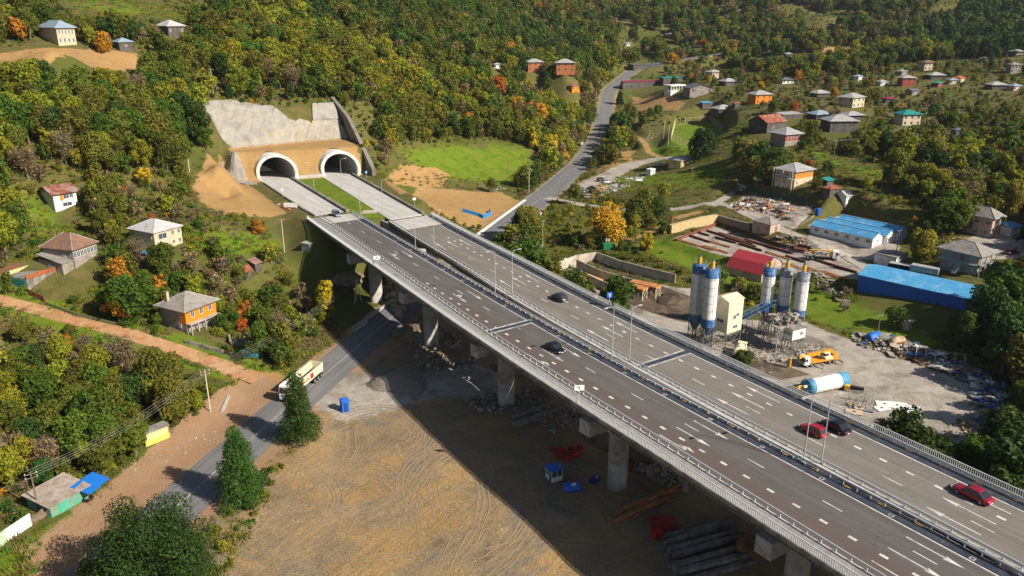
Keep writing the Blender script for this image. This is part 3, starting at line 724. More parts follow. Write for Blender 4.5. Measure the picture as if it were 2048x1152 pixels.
road_sheet('low_road', LOWROAD, lambda s: 4.9+1.5*float(ss(.34, .44, s))-.8*float(ss(.66, .75, s)), .03, M_LOW)
road_sheet('dirt_road', DIRTROAD[:-3], lambda s: 2.3, .05, M_DIRT)
road_sheet('village_road', SIDEROAD, lambda s: 2.5, .05, M_SIDE)
road_sheet('village_road', SIDEROAD2, lambda s: 1.9, .045, M_SIDE)
def line_on(P, offs, w_, m, mb, dash=None, zo=.038, s0=0, s1=1e9):
    X = [Vector(p) for p in P]; s = 0
    for i in range(len(X)-1):
        a, b = X[i], X[i+1]; L = (b-a).length; k = max(1, int(L/1.5)); t = (b-a).normalized(); nr = Vector((t.y, -t.x, 0)).normalized()
        for j in range(k):
            u, v = a.lerp(b, j/k), a.lerp(b, (j+1)/k); s += L/k
            if s < s0 or s > s1: continue
            if dash and (s % (dash[0]+dash[1])) > dash[0]: continue
            q = [u+nr*(offs-w_/2), u+nr*(offs+w_/2), v+nr*(offs+w_/2), v+nr*(offs-w_/2)]
            mb.quad(*[(p.x, p.y, p.z+zo) for p in reversed(q)], m)
mb = MB()
line_on(LOWROAD, 0, .18, M_PAINTW, mb, s1=330); line_on(LOWROAD, 0, .18, M_PAINTW, mb, dash=(4, 5), s0=330)
line_on(LOWROAD, -5.9, .2, M_PAINTW, mb, s0=290, s1=560); line_on(LOWROAD, -5.1, .2, M_PAINTW, mb, s0=590); line_on(LOWROAD, 5.9, .18, M_PAINTW, mb, s0=300, s1=560, dash=(5, 3)); line_on(LOWROAD, 5.1, .18, M_PAINTW, mb, s0=590)
line_on(LOWROAD, 1.9, .14, M_PAINTW, mb, dash=(2, 4), s0=330, s1=520)
tag(mb.build('road_markings', M_PAINTW), kind='structure')
# ------------------------------------------------------------------ shared paint
CLEAR = []
M_WHITE = mat('white_paint', (.72, .72, .70), .7, var=.1, dirt=(.45, .43, .40), dirt_amt=.25)
M_CREAM = mat('cream_sheet', (.70, .62, .42), .6, var=.1, dirt=(.48, .40, .27), dirt_amt=.25, dscale=.4)
M_BLUE = mat('blue_paint', (.015, .085, .30), .55, var=.2, dirt=(.08, .11, .16), dirt_amt=.2)
M_BBLUE = mat('bright_blue_paint', (.02, .13, .52), .5, var=.12, dirt=(.02, .07, .25), dirt_amt=.2)
M_NAVY = mat('navy_paint', (.012, .02, .06), .6, var=.3)
M_YEL = mat('yellow_paint', (.75, .42, .02), .5, var=.15, dirt=(.35, .2, .05), dirt_amt=.3)
M_ORNG = mat('machine_orange', (.72, .30, .02), .5, var=.15, dirt=(.3, .16, .06), dirt_amt=.4)
M_REDP = mat('red_plastic', (.46, .018, .012), .5, var=.2)
M_GREENP = mat('green_paint', (.02, .20, .07), .6, var=.2, dirt=(.02, .08, .04), dirt_amt=.4)
M_TEAL = mat('teal_paint', (.03, .23, .23), .7, var=.25, dirt=(.05, .12, .11), dirt_amt=.4)
M_MINT = mat('mint_sheet', (.08, .42, .29), .7, var=.25, dirt=(.30, .25, .18), dirt_amt=.45, wave=('X', 2.2))
M_STEEL = mat('frame_steel', (.16, .18, .19), .7, .2, var=.3, dirt=(.2, .1, .06), dirt_amt=.4)
M_STEELL = mat('pale_steel', (.42, .42, .40), .7, .2, var=.2, dirt=(.25, .17, .12), dirt_amt=.4)
M_TIRE = mat('tyre_rubber', (.018, .018, .019), .85, var=.3)
M_RIM = mat('wheel_rim', (.35, .36, .37), .35, .6, var=.1)
M_WOOD = mat('weathered_wood', (.20, .15, .10), .95, var=.3, scale=3, dirt=(.10, .08, .06), dirt_amt=.4)
M_WOODL = mat('sawn_wood', (.55, .36, .17), .9, var=.2, scale=3)
M_TIMB = mat('orange_timber', (.55, .24, .08), .9, var=.3, scale=2, dirt=(.22, .09, .04), dirt_amt=.5)
M_BRICK = mat('brick', (.36, .14, .07), .9, var=.25, scale=3)
M_BLK = mat('dark_interior', (.015, .014, .013), .9, var=.2)
M_LAMPG = mat('lamp_glass', (.6, .62, .65), .3, var=.05)
def glass(name, col, rough=.12):
    m, t, b = nt(name); b.inputs['Base Color'].default_value = (*col, 1); b.inputs['Roughness'].default_value = rough; b.inputs['Specular IOR Level'].default_value = .8; return m
M_GLASS = glass('dark_glass', (.015, .02, .025)); M_GLASSB = glass('window_glass', (.06, .08, .10), .15)
def carpaint(name, col):
    m, t, b = nt(name); co = coords(t); f = noise(t, 2.0, 4, .6, co)
    t.links.new(ramp(t, f, [(.3, tuple(c*.88 for c in col)), (.7, tuple(min(1, c*1.1) for c in col))]), b.inputs['Base Color'])
    b.inputs['Roughness'].default_value = .32; b.inputs['Coat Weight'].default_value = .6; b.inputs['Coat Roughness'].default_value = .08; b.inputs['Metallic'].default_value = .25; return m
def rect(Lp, Fp, Rp, z=None):
    F = gp(*Fp); z = F.z if z is None else z
    f = Vector(hitz(*Fp, z)); r = Vector(hitz(*Rp, z)); l = Vector(hitz(*Lp, z)); u = r-f; v = l-f
    a1 = math.atan2(u.y, u.x); a2 = math.atan2(v.y, v.x)-math.pi/2
    k = u.length/(u.length+v.length); da = (a2-a1+math.pi) % (2*math.pi)-math.pi; th = a1+da*(1-k)
    da = abs(da); W_ = u.length; D_ = v.length*max(.5, math.cos(da*.6))
    c = f+Vector((math.cos(th), math.sin(th)))*W_/2+Vector((-math.sin(th), math.cos(th)))*D_/2
    zz = min(gz(c.x, c.y), z+.4); return c.x, c.y, zz if z == F.z else z, th, W_, D_
# ------------------------------------------------------------------ shotcrete walls over the tunnels
def drape(name, poly, off_, th, m, res=1.5, parent=None, world=False):
    P = [Vector(p) for p in (poly if world else [tuple(gp(*p))[:2] for p in poly])]
    B = []
    for a, b in zip(P, P[1:]+P[:1]):
        k = max(1, int((b-a).length/res)); B += [a.lerp(b, j/k) for j in range(k)]
    xs = [p.x for p in B]; ys = [p.y for p in B]; I = []
    gx, gy = np.meshgrid(np.arange(min(xs), max(xs), res), np.arange(min(ys), max(ys), res)); gx = gx.ravel()+.01; gy = gy.ravel()+.013
    s = sdf([tuple(p) for p in B], gx, gy); gx, gy = gx[s < -.4*res], gy[s < -.4*res]
    V = B+[Vector((a, b)) for a, b in zip(gx, gy)]; nb = len(B)
    r = delaunay_2d_cdt(V, [(i, (i+1) % nb) for i in range(nb)], [], 1, 1e-4); V2, F2 = r[0], r[2]
    A = np.array([tuple(v) for v in V2]); z = height(A[:, 0], A[:, 1])+off_
    vs = [(a[0], a[1], q) for a, q in zip(A, z)]; n = len(vs); vs += [(a[0], a[1], q-th) for a, q in zip(A, z)]
    fs = [tuple(f) for f in F2]; fs = [f if (lambda a, b, c: (b[0]-a[0])*(c[1]-a[1])-(b[1]-a[1])*(c[0]-a[0]))(vs[f[0]], vs[f[1]], vs[f[2]]) > 0 else f[::-1] for f in fs]
    cnt = {}
    for f in fs:
        for i in range(len(f)): cnt[(f[i], f[(i+1) % len(f)])] = 1
    for (a, b) in list(cnt):
        if (b, a) not in cnt: fs.append((a, a+n, b+n, b))
    mb = MB(); mb.add(vs, fs, m); return mb.build(name, m, parent)
M_SHOTX = mat('sprayed_concrete', (.46, .43, .37), .95, var=.2, scale=.35, dirt=(.33, .29, .21), dirt_amt=.55, dscale=.16, bmp=.25)
M_SHOTY = mat('sprayed_concrete_stained', (.50, .44, .33), .95, var=.22, scale=.4, dirt=(.60, .57, .52), dirt_amt=.6, dscale=.2, bmp=.25)
def shot_mat(name, base, pale, tan):
    m, t, b = nt(name); geo = N(t, 'ShaderNodeNewGeometry').outputs['Position']
    mp = N(t, 'ShaderNodeMapping'); mp.inputs['Scale'].default_value = (1.1, .22, .16); t.links.new(geo, mp.inputs[0])
    s1 = noise(t, .5, 5, .65, mp.outputs[0], .6); s2 = noise(t, .09, 4, .6, geo, .8); s3 = noise(t, 1.6, 5, .7, geo)
    c = ramp(t, s2, [(.36, base), (.5, pale), (.62, tan)]); c = mixc(t, ramp(t, s1, [(.48, (0,)), (.72, (.65,))]), c, tuple(v*.55 for v in base))
    c = mixc(t, 1.0, c, ramp(t, s3, [(.3, (.78, .78, .78)), (.7, (1.12, 1.12, 1.12))]), 'MULTIPLY'); t.links.new(c, b.inputs['Base Color']); b.inputs['Roughness'].default_value = .95; bump(t, b, s3, .6, .3); return m
M_SHOT = shot_mat('shotcrete_grey', (.25, .235, .205), (.33, .315, .285), (.29, .26, .20)); M_SHOT2 = shot_mat('shotcrete_tan', (.29, .26, .20), (.36, .335, .29), (.38, .32, .21))
M_SHOT_SHADE = shot_mat('shotcrete_shade', (.15, .14, .125), (.21, .20, .175), (.17, .15, .115))  # darker shotcrete copy: shade of the buttress face put into the colour
def mwp(*l): return [mw(a, b) for a, b in l]
o = drape('retaining_wall', mwp((-243.6,4),(-243.4,14),(-250.5,33),(-251.5,31),(-262.5,22),(-264,12),(-259,1),(-252,-3),(-249,-1)), .45, .9, M_SHOT, 1.3, world=True); tag(o, 'upper sheet of grey sprayed concrete on the slope above the left tunnel', 'retaining wall')
o = drape('retaining_wall', mwp((-242.9,4),(-242.6,36),(-246,43),(-250,38),(-251,35),(-250.0,33),(-244.2,14),(-244.4,4.4)), .75, 1.0, M_SHOT2, 1.3, world=True); tag(o, 'lower stained sheet of sprayed concrete right above the tunnel arches', 'retaining wall')
o = drape('retaining_wall', mwp((-242.6,36.4),(-242.6,52),(-249.5,52.2),(-250,40)), .5, 1.0, M_SHOT2, 1.3, world=True); tag(o, 'tan concrete wall panel above the right tunnel', 'retaining wall')
o = drape('retaining_wall', mwp((-250.3,40.5),(-249.9,52.2),(-259.5,52.4),(-259,44.5),(-254,42)), .9, 1.2, M_SHOT, 1.3, world=True); tag(o, 'pale concrete cap at the top right of the wall over the tunnels', 'retaining wall')
mb = MB()
for (u0, u1, za, zb, n0, n1) in ((-262, -243, 43, 36.5, 53.6, 52.4), (-243, -229, 36.5, 29, 52.4, 50.6), (-229, -213, 29, 19.5, 50.6, 48.8)):
    P = [mw(u0, n0), mw(u1, n1), mw(u1, n1+1.5), mw(u0, n0+1.5)]; mb.prism(P, 12, [za, zb, zb, za], M_SHOT_SHADE)
tag(mb.build('retaining_wall'), 'tall sloping concrete buttress wall darkened for shade right of the right tunnel', 'retaining wall')
mb = MB(); P = [mw(-223.6, 22.6), mw(-221.6, 31.8), mw(-222.6, 31.9), mw(-224.6, 22.7)]; mb.prism(P, 16, 18.1, M_KERB); tag(mb.build('retaining_wall'), 'low pale kerb wall between the two tunnel mouths', 'retaining wall')
o = drape('retaining_wall', mwp((-240,-1.2),(-238,3.2),(-228,6),(-222,6.8),(-224,3),(-232,-.5)), .35, .8, M_SHOT, 1.3, world=True); tag(o, 'narrow strip of white sprayed concrete left of the left tunnel', 'retaining wall')
# ------------------------------------------------------------------ vehicles
def wheel(parent, x, y, r, w_=.22):
    mb = MB(); mb.tube((x, y-w_/2, r), (x, y+w_/2, r), r, M_TIRE, 16); o = mb.build('wheel', M_TIRE, parent)
    s = 1 if y > 0 else -1; mb = MB(); mb.tube((x, y+s*w_/2, r), (x, y+s*(w_/2+.015), r), r*.62, M_RIM, 12); mb.build('rim', M_RIM, o); return o
def loft(sections, m, mb, closed_ends=True, smooth=True):
    """sections: list of rings (same count) of (x,y,z)"""
    n = len(sections[0]); vs = [p for s in sections for p in s]; k = len(sections)
    fs = [(i*n+j, i*n+(j+1) % n, (i+1)*n+(j+1) % n, (i+1)*n+j) for i in range(k-1) for j in range(n)]
    mb.add(vs, fs, m, None, smooth)
    if closed_ends: mb.add(sections[0], [tuple(reversed(range(n)))], m); mb.add(sections[-1], [tuple(range(n))], m)
CARP = {}
def car(loc, hd, paint, label, suv=False, hatch=False, sc=1.0, group=None, name='car'):
    m = CARP.setdefault(paint, carpaint('car_paint_'+str(len(CARP)), paint))
    root = empty(name, loc, hd, label, 'car', group); root.scale = (sc, sc, sc)
    L, W_ = (4.6, 1.85) if suv else (4.15, 1.74) if hatch else (4.65, 1.8)
    hb = .98 if suv else .86; ht = 1.68 if suv else 1.48; h0 = .26 if suv else .18
    mb = MB(); S_ = []
    prof = [(-L/2, .42, hb*.80, .80), (-L/2+.10, h0, hb*.98, .90), (-L*.34, h0, hb, 1), (0, h0, hb, 1), (L*.2, h0, hb*.97, 1), (L*.36, h0, hb*.90, .97), (L/2-.14, h0, hb*.80, .88), (L/2, .40, hb*.60, .76)]
    for x, z0, z1, k in prof:
        y = W_/2*k; zm = z0+(z1-z0)*.55
        S_.append([(x, -y*.93, z0), (x, -y, zm), (x, -y*.95, z1-.07), (x, -y*.80, z1), (x, y*.80, z1), (x, y*.95, z1-.07), (x, y, zm), (x, y*.93, z0)])
    loft(S_, m, mb); mb.build('body', m, root)
    back = -L/2+.12 if (suv or hatch) else -L*.40; bt = -L/2+.42 if (suv or hatch) else -L*.22
    fr, ft = L*.235, L*.075
    def cabin(g, z0, z1):
        A = [(back, z0), (bt, z1-.05), ((bt+ft)/2, z1), (ft, z1-.06), (fr, z0)]; out = []
        for x, z in A:
            k = .80 if z > z0+.2 else .93; y = W_/2*k-g; out.append((x, -y, z)); 
        vs = out+[(x, -y, z) for x, y, z in out]; n = len(A)
        fs = [tuple(range(n)), tuple(reversed(range(n, 2*n)))]+[(i+1, i, i+n, i+n+1) for i in range(n-1)]
        return vs, fs
    mb = MB(); v, f = cabin(0, hb-.06, ht); mb.add(v, f, M_GLASS); mb.build('windows', M_GLASS, root)
    mb = MB(); y = W_/2*.80
    mb.add([(bt-.03, -y-.01, ht-.055), (ft+.03, -y-.01, ht-.065), (ft+.03, y+.01, ht-.065), (bt-.03, y+.01, ht-.055), (bt+.1, -y*.85, ht+.025), (ft-.12, -y*.85, ht+.015), (ft-.12, y*.85, ht+.015), (bt+.1, y*.85, ht+.025)],
           [(4, 5, 6, 7), (0, 1, 5, 4), (1, 2, 6, 5), (2, 3, 7, 6), (3, 0, 4, 7)], m)
    for s in (-1, 1):
        for (xa, za, xb, zb) in ((back+.02, hb-.05, bt, ht-.05), (fr, hb-.05, ft, ht-.06), ((bt+ft)/2+.05, hb-.04, (bt+ft)/2, ht-.03)):
            mb.tube((xa, s*(W_/2*.93+.0), za), (xb, s*(y+.005), zb), .035, m, 4)
    mb.build('roof', m, root)
    for s in (-1, 1):
        for x in (-L*.30, L*.315): wheel(root, x, s*(W_/2-.12), .34 if suv else .31)
        one('headlight', M_LAMPG, root, 'box', (L/2-.09, s*W_*.33, hb*.66), (.16, .34, .13)); one('tail_light', M_REDP, root, 'box', (-L/2+.05, s*W_*.36, hb*.78), (.10, .26, .16))
        one('mirror', m, root, 'box', (L*.19, s*(W_/2+.06), hb+.06), (.12, .16, .12))
    for x in (L/2+.005, -L/2-.005): one('number_plate', M_WHITE, root, 'box', (x, 0, hb*.48), (.03, .5, .12))
    return root
A_D = math.atan2(DV[1], DV[0])
def on_deck(d, n): x, y = mw(d, n); return (x, y, DZ)
def curve_heading(fn, d): a = mw(d, fn(d)); b = mw(d+1, fn(d+1)); return math.atan2(b[1]-a[1], b[0]-a[0])
hl = lambda d: curve_heading(RLf, d); hr = lambda d: curve_heading(RRf, d)+math.pi
car(on_deck(-159.2, 11.7), hl(-159), (.17, .22, .27), 'blue-grey car on the left tunnel road just before the bridge', suv=True)
car(on_deck(-37.2, 4.3), hl(-37), (.008, .010, .016), 'black sedan on the near bridge just below the expansion joint')
car(on_deck(-58.8, 21.9), hr(-59), (.035, .040, .065), 'dark blue estate car driving away on the far bridge', suv=True)
car(on_deck(9.2, 17.3), hr(9), (.40, .008, .025), 'bright red hatchback beside a black sedan on the far bridge', hatch=True)
car(on_deck(10.4, 21.0), hr(10), (.008, .009, .013), 'black sedan overtaken by the red hatchback on the far bridge')
car(on_deck(31.2, 20.0), hr(31), (.30, .006, .025), 'dark red sedan nearest to the viewer on the far bridge', sc=1.05)
def road_heading(px, py):
    p = gp(px, py); b = min(range(len(LOWROAD)-1), key=lambda i: (LOWROAD[i][0]-p.x)**2+(LOWROAD[i][1]-p.y)**2); q, r = LOWROAD[b], LOWROAD[b+1]; return p, math.atan2(r[1]-q[1], r[0]-q[0])
p, h_ = road_heading(1177, 339); car((p.x, p.y, p.z+.07), h_, (.55, .56, .58), 'white car driving up the valley road', suv=True)
PK = 'cars parked beside the valley road'
for (px, py, hd, col, lab, kw) in [
    (1203,362,.5,(.012,.013,.018),'black car parked nose to nose with a white hatchback beside the valley road',dict(suv=True)),
    (1213,366,.35,(.62,.64,.66),'white hatchback parked in front of the black car beside the valley road',dict(hatch=True)),
    (1184,379,-.25,(.015,.025,.05),'dark navy sedan parked alone on the gravel above the light blue car',{}),
    (1170,385,.9,(.36,.46,.55),'light blue car parked between the navy sedan and the white car',dict(hatch=True)),
    (1178,396,.05,(.60,.62,.65),'white car parked nearest to the small round tree',dict(suv=True)),
    (1323,332,.1,(.45,.53,.60),'pale blue sedan parked in front of the yellow walled house',{})]:
    p = gp(px, py); car((p.x, p.y, p.z+.03), hd, col, lab, group=PK, **kw)
for (px, py, hd, col, lab) in [(1474,388,.9,(.012,.013,.018),'black car at the side of the village road behind a white one'), (1489,382,.7,(.62,.63,.65),'white car at the side of the village road by the green fence'),
    (2041,478,.2,(.02,.02,.025),'dark car at the far right edge of the concrete yard'), (2022,508,.4,(.16,.02,.015),'dark red vehicle parked on the concrete yard at the right')]:
    p = gp(px, py); car((p.x, p.y, p.z+.03), hd, col, lab)
def cab(root, x, m, w_=2.4, h=2.9, L=2.1, z0=.75):
    mb = MB(); y = w_/2; pr = [(x-L/2, z0), (x+L/2, z0), (x+L/2, z0+h*.42), (x+L/2-.18, z0+h*.9), (x+L/2-.5, z0+h), (x-L/2, z0+h)]
    n = len(pr); vs = [(a, -y, b) for a, b in pr]+[(a, y, b) for a, b in pr]
    mb.add(vs, [tuple(range(n)), tuple(reversed(range(n, 2*n)))]+[(i+1, i, i+n, (i+1)+n) if i < n-1 else (0, i, i+n, n) for i in range(n)], m)
    o = mb.build('cab', m, root); bv = o.modifiers.new('bevel', 'BEVEL'); bv.width = .07; bv.segments = 2
    mb = MB(); a = (x+L/2+.012, z0+h*.44); b = (x+L/2-.165, z0+h*.87)
    mb.quad((a[0], -y*.9, a[1]), (a[0], y*.9, a[1]), (b[0]+.01, y*.86, b[1]), (b[0]+.01, -y*.86, b[1]), M_GLASS); mb.build('windscreen', M_GLASS, o)
    for s in (-1, 1):
        mb = MB(); yy = s*(y+.012); mb.quad((x-.1, yy, z0+h*.47), (x+L/2-.22, yy, z0+h*.47), (x+L/2-.36, yy, z0+h*.82), (x-.1, yy, z0+h*.82), M_GLASS); mb.build('side_window', M_GLASS, o)
        one('mirror', M_BLK, o, 'box', (x+L/2-.1, s*(y+.22), z0+h*.62), (.12, .22, .6)); one('headlight', M_LAMPG, o, 'box', (x+L/2+.02, s*y*.75, z0+.15), (.08, .4, .22))
    for i in range(4): one('grille_slat', M_BLK, o, 'box', (x+L/2+.02, 0, z0+.25+i*.24), (.05, w_*.62, .09))
    return o
def chassis(root, x0, x1, axles, wr=.52, w_=2.3, name='chassis'):
    mb = MB(); mb.bx(x0, x1, -.45, .45, .62, .85, M_STEEL)
    for a in axles: mb.tube((a, -w_/2+.2, wr), (a, w_/2-.2, wr), .1, M_STEEL, 8)
    mb.build(name, M_STEEL, root)
    for a in axles:
        for s in (-1, 1): wheel(root, a, s*(w_/2-.16), wr, .34)
def dump_truck():
    p = gp(578, 803); q = Vector((p.x, p.y)); i = min(range(len(LOWROAD)-1), key=lambda i: (LOWROAD[i][0]-q.x)**2+(LOWROAD[i][1]-q.y)**2)
    a, b = Vector(LOWROAD[i][:2]), Vector(LOWROAD[i+1][:2]); t = (a-b).normalized()
    c = Vector((q.x, q.y))-t*5.4; root = empty('dump_truck', (c.x, c.y, .10), math.atan2(t.y, t.x), 'white cab dump truck with cream tipper body and a red square on its side', 'truck')
    root.scale = (1.12, 1.12, 1.12)
    cab(root, 4.9, M_WHITE, 2.45, 2.75, 2.2); chassis(root, -6.2, 5.6, (4.9, 1.9, -3.2, -4.5, -5.8))
    mb = MB(); x0, x1, y0, z0, z1 = -6.3, 2.9, 1.25, 1.25, 3.15
    for s in (-1, 1):
        mb.add([(x0, s*y0, z0+.1), (x1, s*y0, z0+.1), (x1+.15, s*(y0+.05), z1), (x0-.1, s*(y0+.05), z1), (x0, s*(y0-.09), z0+.1), (x1, s*(y0-.09), z0+.1), (x1+.15, s*(y0-.06), z1), (x0-.1, s*(y0-.06), z1)],
               [(0, 1, 2, 3), (4, 7, 6, 5), (3, 2, 6, 7), (0, 4, 5, 1), (0, 3, 7, 4), (1, 5, 6, 2)], M_CREAM)
        mb.box(((x0+x1)/2, s*(y0+.03), z1+.04), (x1-x0+.3, .2, .12), M_STEELL)
    mb.bx(x0-.1, x0+.02, -y0, y0, z0, z1, M_CREAM); mb.bx(x1, x1+.12, -y0, y0, z0, z1+.1, M_CREAM); o = mb.build('tipper_body', None, root)
    one('load_bed', M_BLK, o, 'bx', x0+.03, x1-.01, -y0+.1, y0-.1, z0, z0+.12)
    one('side_emblem', M_REDP, o, 'bx', -2.5, -1.4, y0+.06, y0+.075, 1.7, 2.75)
    for j, ww in enumerate((.5, .35, .5, .4)):
        one('side_lettering', M_REDP, o, 'bx', -.7+j*.75, -.7+j*.75+ww, y0+.06, y0+.075, 1.95, 2.35)
    return root
dump_truck()
def tanker(px, py, h_):
    p = gp(px, py); root = empty('tanker_truck', (p.x, p.y, p.z+.03), h_, 'small cream tanker truck parked below the silos', 'truck'); root.scale = (.9, .9, .9)
    cab(root, 3.0, M_CREAM, 2.3, 2.2, 1.8, .7); chassis(root, -3.6, 3.6, (2.9, -1.6, -2.8), .48)
    mb = MB(); R = 1.08; xs = [(-3.9, .55), (-3.75, .9), (-3.4, 1.0), (1.5, 1.0), (1.8, .9), (1.9, .55)]
    S_ = [[(x, R*k*math.cos(2*math.pi*i/18), 1.0+R+R*k*math.sin(2*math.pi*i/18)*.85) for i in range(18)] for x, k in xs]
    loft([s[::-1] for s in S_], M_CREAM, mb); o = mb.build('tank', M_CREAM, root)
    one('hatch', M_STEEL, o, 'tube', (-1, 0, 2.9), (-1, 0, 3.1), .3); return root
tanker(1478, 712, math.radians(62))
def crane_truck(px, py, h_):
    p = gp(px, py); root = empty('mobile_crane', (p.x, p.y, p.z+.03), h_, 'orange mobile crane with lowered boom and outriggers out on the grey yard', 'crane'); root.scale = (.94, .94, .94)
    M_CW = M_CREAM; cab(root, 4.3, M_WHITE, 2.4, 1.9, 1.7, .75); chassis(root, -5.2, 5.0, (4.2, 2.9, -2.5, -3.8), .5)
    one('deck_plate', M_ORNG, root, 'bx', -5.2, 3.3, -1.15, 1.15, .9, 1.3)
    mb = MB(); mb.bx(-3.6, -1.2, -1.1, 1.1, 1.3, 2.0, M_CW); mb.bx(-4.6, -3.4, -1.15, 1.15, 1.5, 2.6, M_ORNG); mb.build('turntable', None, root)
    mb = MB(); mb.bx(-2.3, -.7, .35, 1.2, 1.9, 3.1, M_CW); o = mb.build('operator_cab', M_CW, root); mb = MB(); mb.bx(-1.8, -.69, .5, 1.215, 2.35, 2.95, M_GLASS); mb.build('window', M_GLASS, o)
    mb = MB(); X = Matrix.Translation((-3.2, -.35, 2.9)) @ Matrix.Rotation(math.radians(3.5), 4, 'Y'); mb.bx(-.6, 6.8, -.33, .33, -.38, .38, M_ORNG, X); mb.bx(6.8, 8.9, -.26, .26, -.30, .30, M_YEL, X); mb.build('boom', None, root)
    mb = MB(); mb.bx(8.2, 8.6, -.75, .1, .5, 2.6, M_ORNG); mb.build('hook_block', M_ORNG, root)
    for x in (-4.9, .9):
        mb = MB(); mb.bx(x-.15, x+.15, -3.0, 3.0, .72, .95, M_STEEL)
        for s in (-1, 1): mb.bx(x-.08, x+.08, s*2.9-.08, s*2.9+.08, .05, .8, M_STEELL); mb.bx(x-.3, x+.3, s*2.9-.3, s*2.9+.3, 0, .07, M_STEELL)
        mb.build('outrigger', None, root)
    return root
crane_truck(1636, 728, math.radians(200))
def boom_truck(px, py, h_):
    p = gp(px, py); root = empty('flatbed_truck', (p.x, p.y, p.z+.03), h_, 'white cab truck with a folded yellow crane standing in the steel yard', 'truck')
    cab(root, 4.3, M_WHITE, 2.3, 2.2, 1.9, .8); chassis(root, -5, 5, (4.2, -2.4, -3.7), .5)
    mb = MB(); mb.bx(-5, 2.6, -1.15, 1.15, 1.0, 1.2, M_STEEL)
    for s in (-1, 1): mb.bx(-5, 2.6, s*1.15-.04, s*1.15+.04, 1.2, 1.65, M_STEELL)
    mb.build('flatbed', None, root); mb = MB(); mb.bx(2.65, 3.1, -.4, .4, 1, 2.9, M_YEL); mb.tube((2.9, 0, 2.9), (-3.2, 0, 2.7), .22, M_YEL, 6); mb.build('crane_arm', M_YEL, root)
    r = random.Random(4); mb = MB()
    for i in range(26): mb.box((r.uniform(-4.6, 2.2), r.uniform(-.9, .9), 1.35+r.uniform(0, .5)), (r.uniform(.4, 1.6), r.uniform(.2, .8), r.uniform(.2, .5)), r.choice([M_RUST, M_STEELL, M_BBLUE, M_WOODL, M_TIMB]), r.uniform(0, 3))
    mb.build('cargo', None, root); return root
boom_truck(1640, 519, math.radians(-16))
# ------------------------------------------------------------------ street lamps, signs, poles
M_LPOLE = mat('lamp_pole_grey', (.38, .39, .40), .6, .1, var=.1)
def lamp_proto(H=10.0, arm=1.5):
    root = empty('street_lamp', (0, 0, 0), 0, 'x', 'street lamp'); mb = MB(); mb.tube((0, 0, 0), (0, 0, H*.55), .10, M_LPOLE, 8, .08); mb.tube((0, 0, H*.55), (0, 0, H), .08, M_LPOLE, 8, .055); mb.box((0, 0, .05), (.5, .5, .1), M_LPOLE); mb.build('pole', M_LPOLE, root)
    mb = MB(); pts = [(0, 0, H-.05), (.25, 0, H+.25), (.8, 0, H+.42), (arm, 0, H+.5)]
    for a, b in zip(pts[:-1], pts[1:]): mb.tube(a, b, .04, M_LPOLE, 6)
    mb.build('arm', M_LPOLE, root); mb = MB(); mb.box((arm+.4, 0, H+.49), (.85, .32, .10), M_LPOLE); o = mb.build('lamp_head', M_LPOLE, root)
    one('lamp_lens', M_LAMPG, o, 'box', (arm+.4, 0, H+.415), (.8, .3, .03)); return root
LP = lamp_proto(); first = [True]
def lamp(x, y, z, a, label, group, s=1.0):
    o = LP if first[0] else copy_tree(LP); first[0] = False
    o.location = (x, y, z); o.rotation_euler = (0, 0, a); o.scale = (s, s, s); tag(o, label, 'street lamp', group)
A_N = math.atan2(NV[1], NV[0])
g = 'street lamps along the gap between the two bridges'
wh = ['before the red and black cars', 'past the black sedan', 'near the bridge middle', 'nearest the bridge end', 'beside the blue-grey car']
for i, d in enumerate((13.6, -27.6, -69, -112)):
    x, y = mw(d, RLf(d)+1.95); lamp(x, y, DZ+.1, A_N+math.pi, 'lamp on the near bridge edge '+wh[i], g)
for i, d in enumerate((15.4, -25.3, -66.6, -108.8)):
    x, y = mw(d, RRf(d)-12.25); lamp(x, y, DZ+.15, A_N, 'lamp on the far bridge edge '+wh[i], g)
for (px, py, a, lab) in [(684,375,A_N,'street lamp at the median edge in front of the right tunnel'), (766,425,A_N,'street lamp at the median end beside the right tunnel road'), (629,383,A_N+math.pi,'street lamp on the grass median near the left tunnel'), (721,433,A_N+math.pi,'street lamp at the lower end of the grass median')]:
    x, y = hitz(px, py, DZ); lamp(x, y, DZ, a, lab, 'street lamps at the grass median')
def sign(x, y, z, a, label, board=(1.5, .9), H=3.0, m=M_WHITE, posts=1, face=None, mark=None):
    root = empty('road_sign', (x, y, z), a, label, 'sign'); w_, h_ = board
    for i in range(posts):
        u = 0 if posts == 1 else (i/(posts-1)-.5)*w_*.8; one('post', M_GALV, root, 'tube', (u, 0, 0), (u, 0, H+h_*.5), .05)
    one('board', m, root, 'box', (0, -.07, H), (w_, .04, h_))
    if mark:
        for (a0, b0, a1, b1) in mark: one('symbol', M_WHITE if m is not M_WHITE else M_BLK, root, 'box', ((a0+a1)/2, -.1, H+(b0+b1)/2), (a1-a0, .015, b1-b0))
    return root
fc = A_D+math.pi/2
x, y = mw(-17.5, RLf(-17)-13.6); sign(x, y, DZ+.15, fc-.5, 'white sign board on the left edge of the near bridge close to the viewer', (1.6, .95), 3.0, mark=[(-.05, -.3, .05, .3), (-.5, .1, -.1, .18)])
x, y = mw(-103, RLf(-103)-12.9); sign(x, y, DZ+.15, fc-.5, 'white sign board on the left edge of the near bridge towards the tunnels', (1.6, 1.0), 2.4, mark=[(-.05, -.3, .05, .3), (.2, .05, .5, .13)])
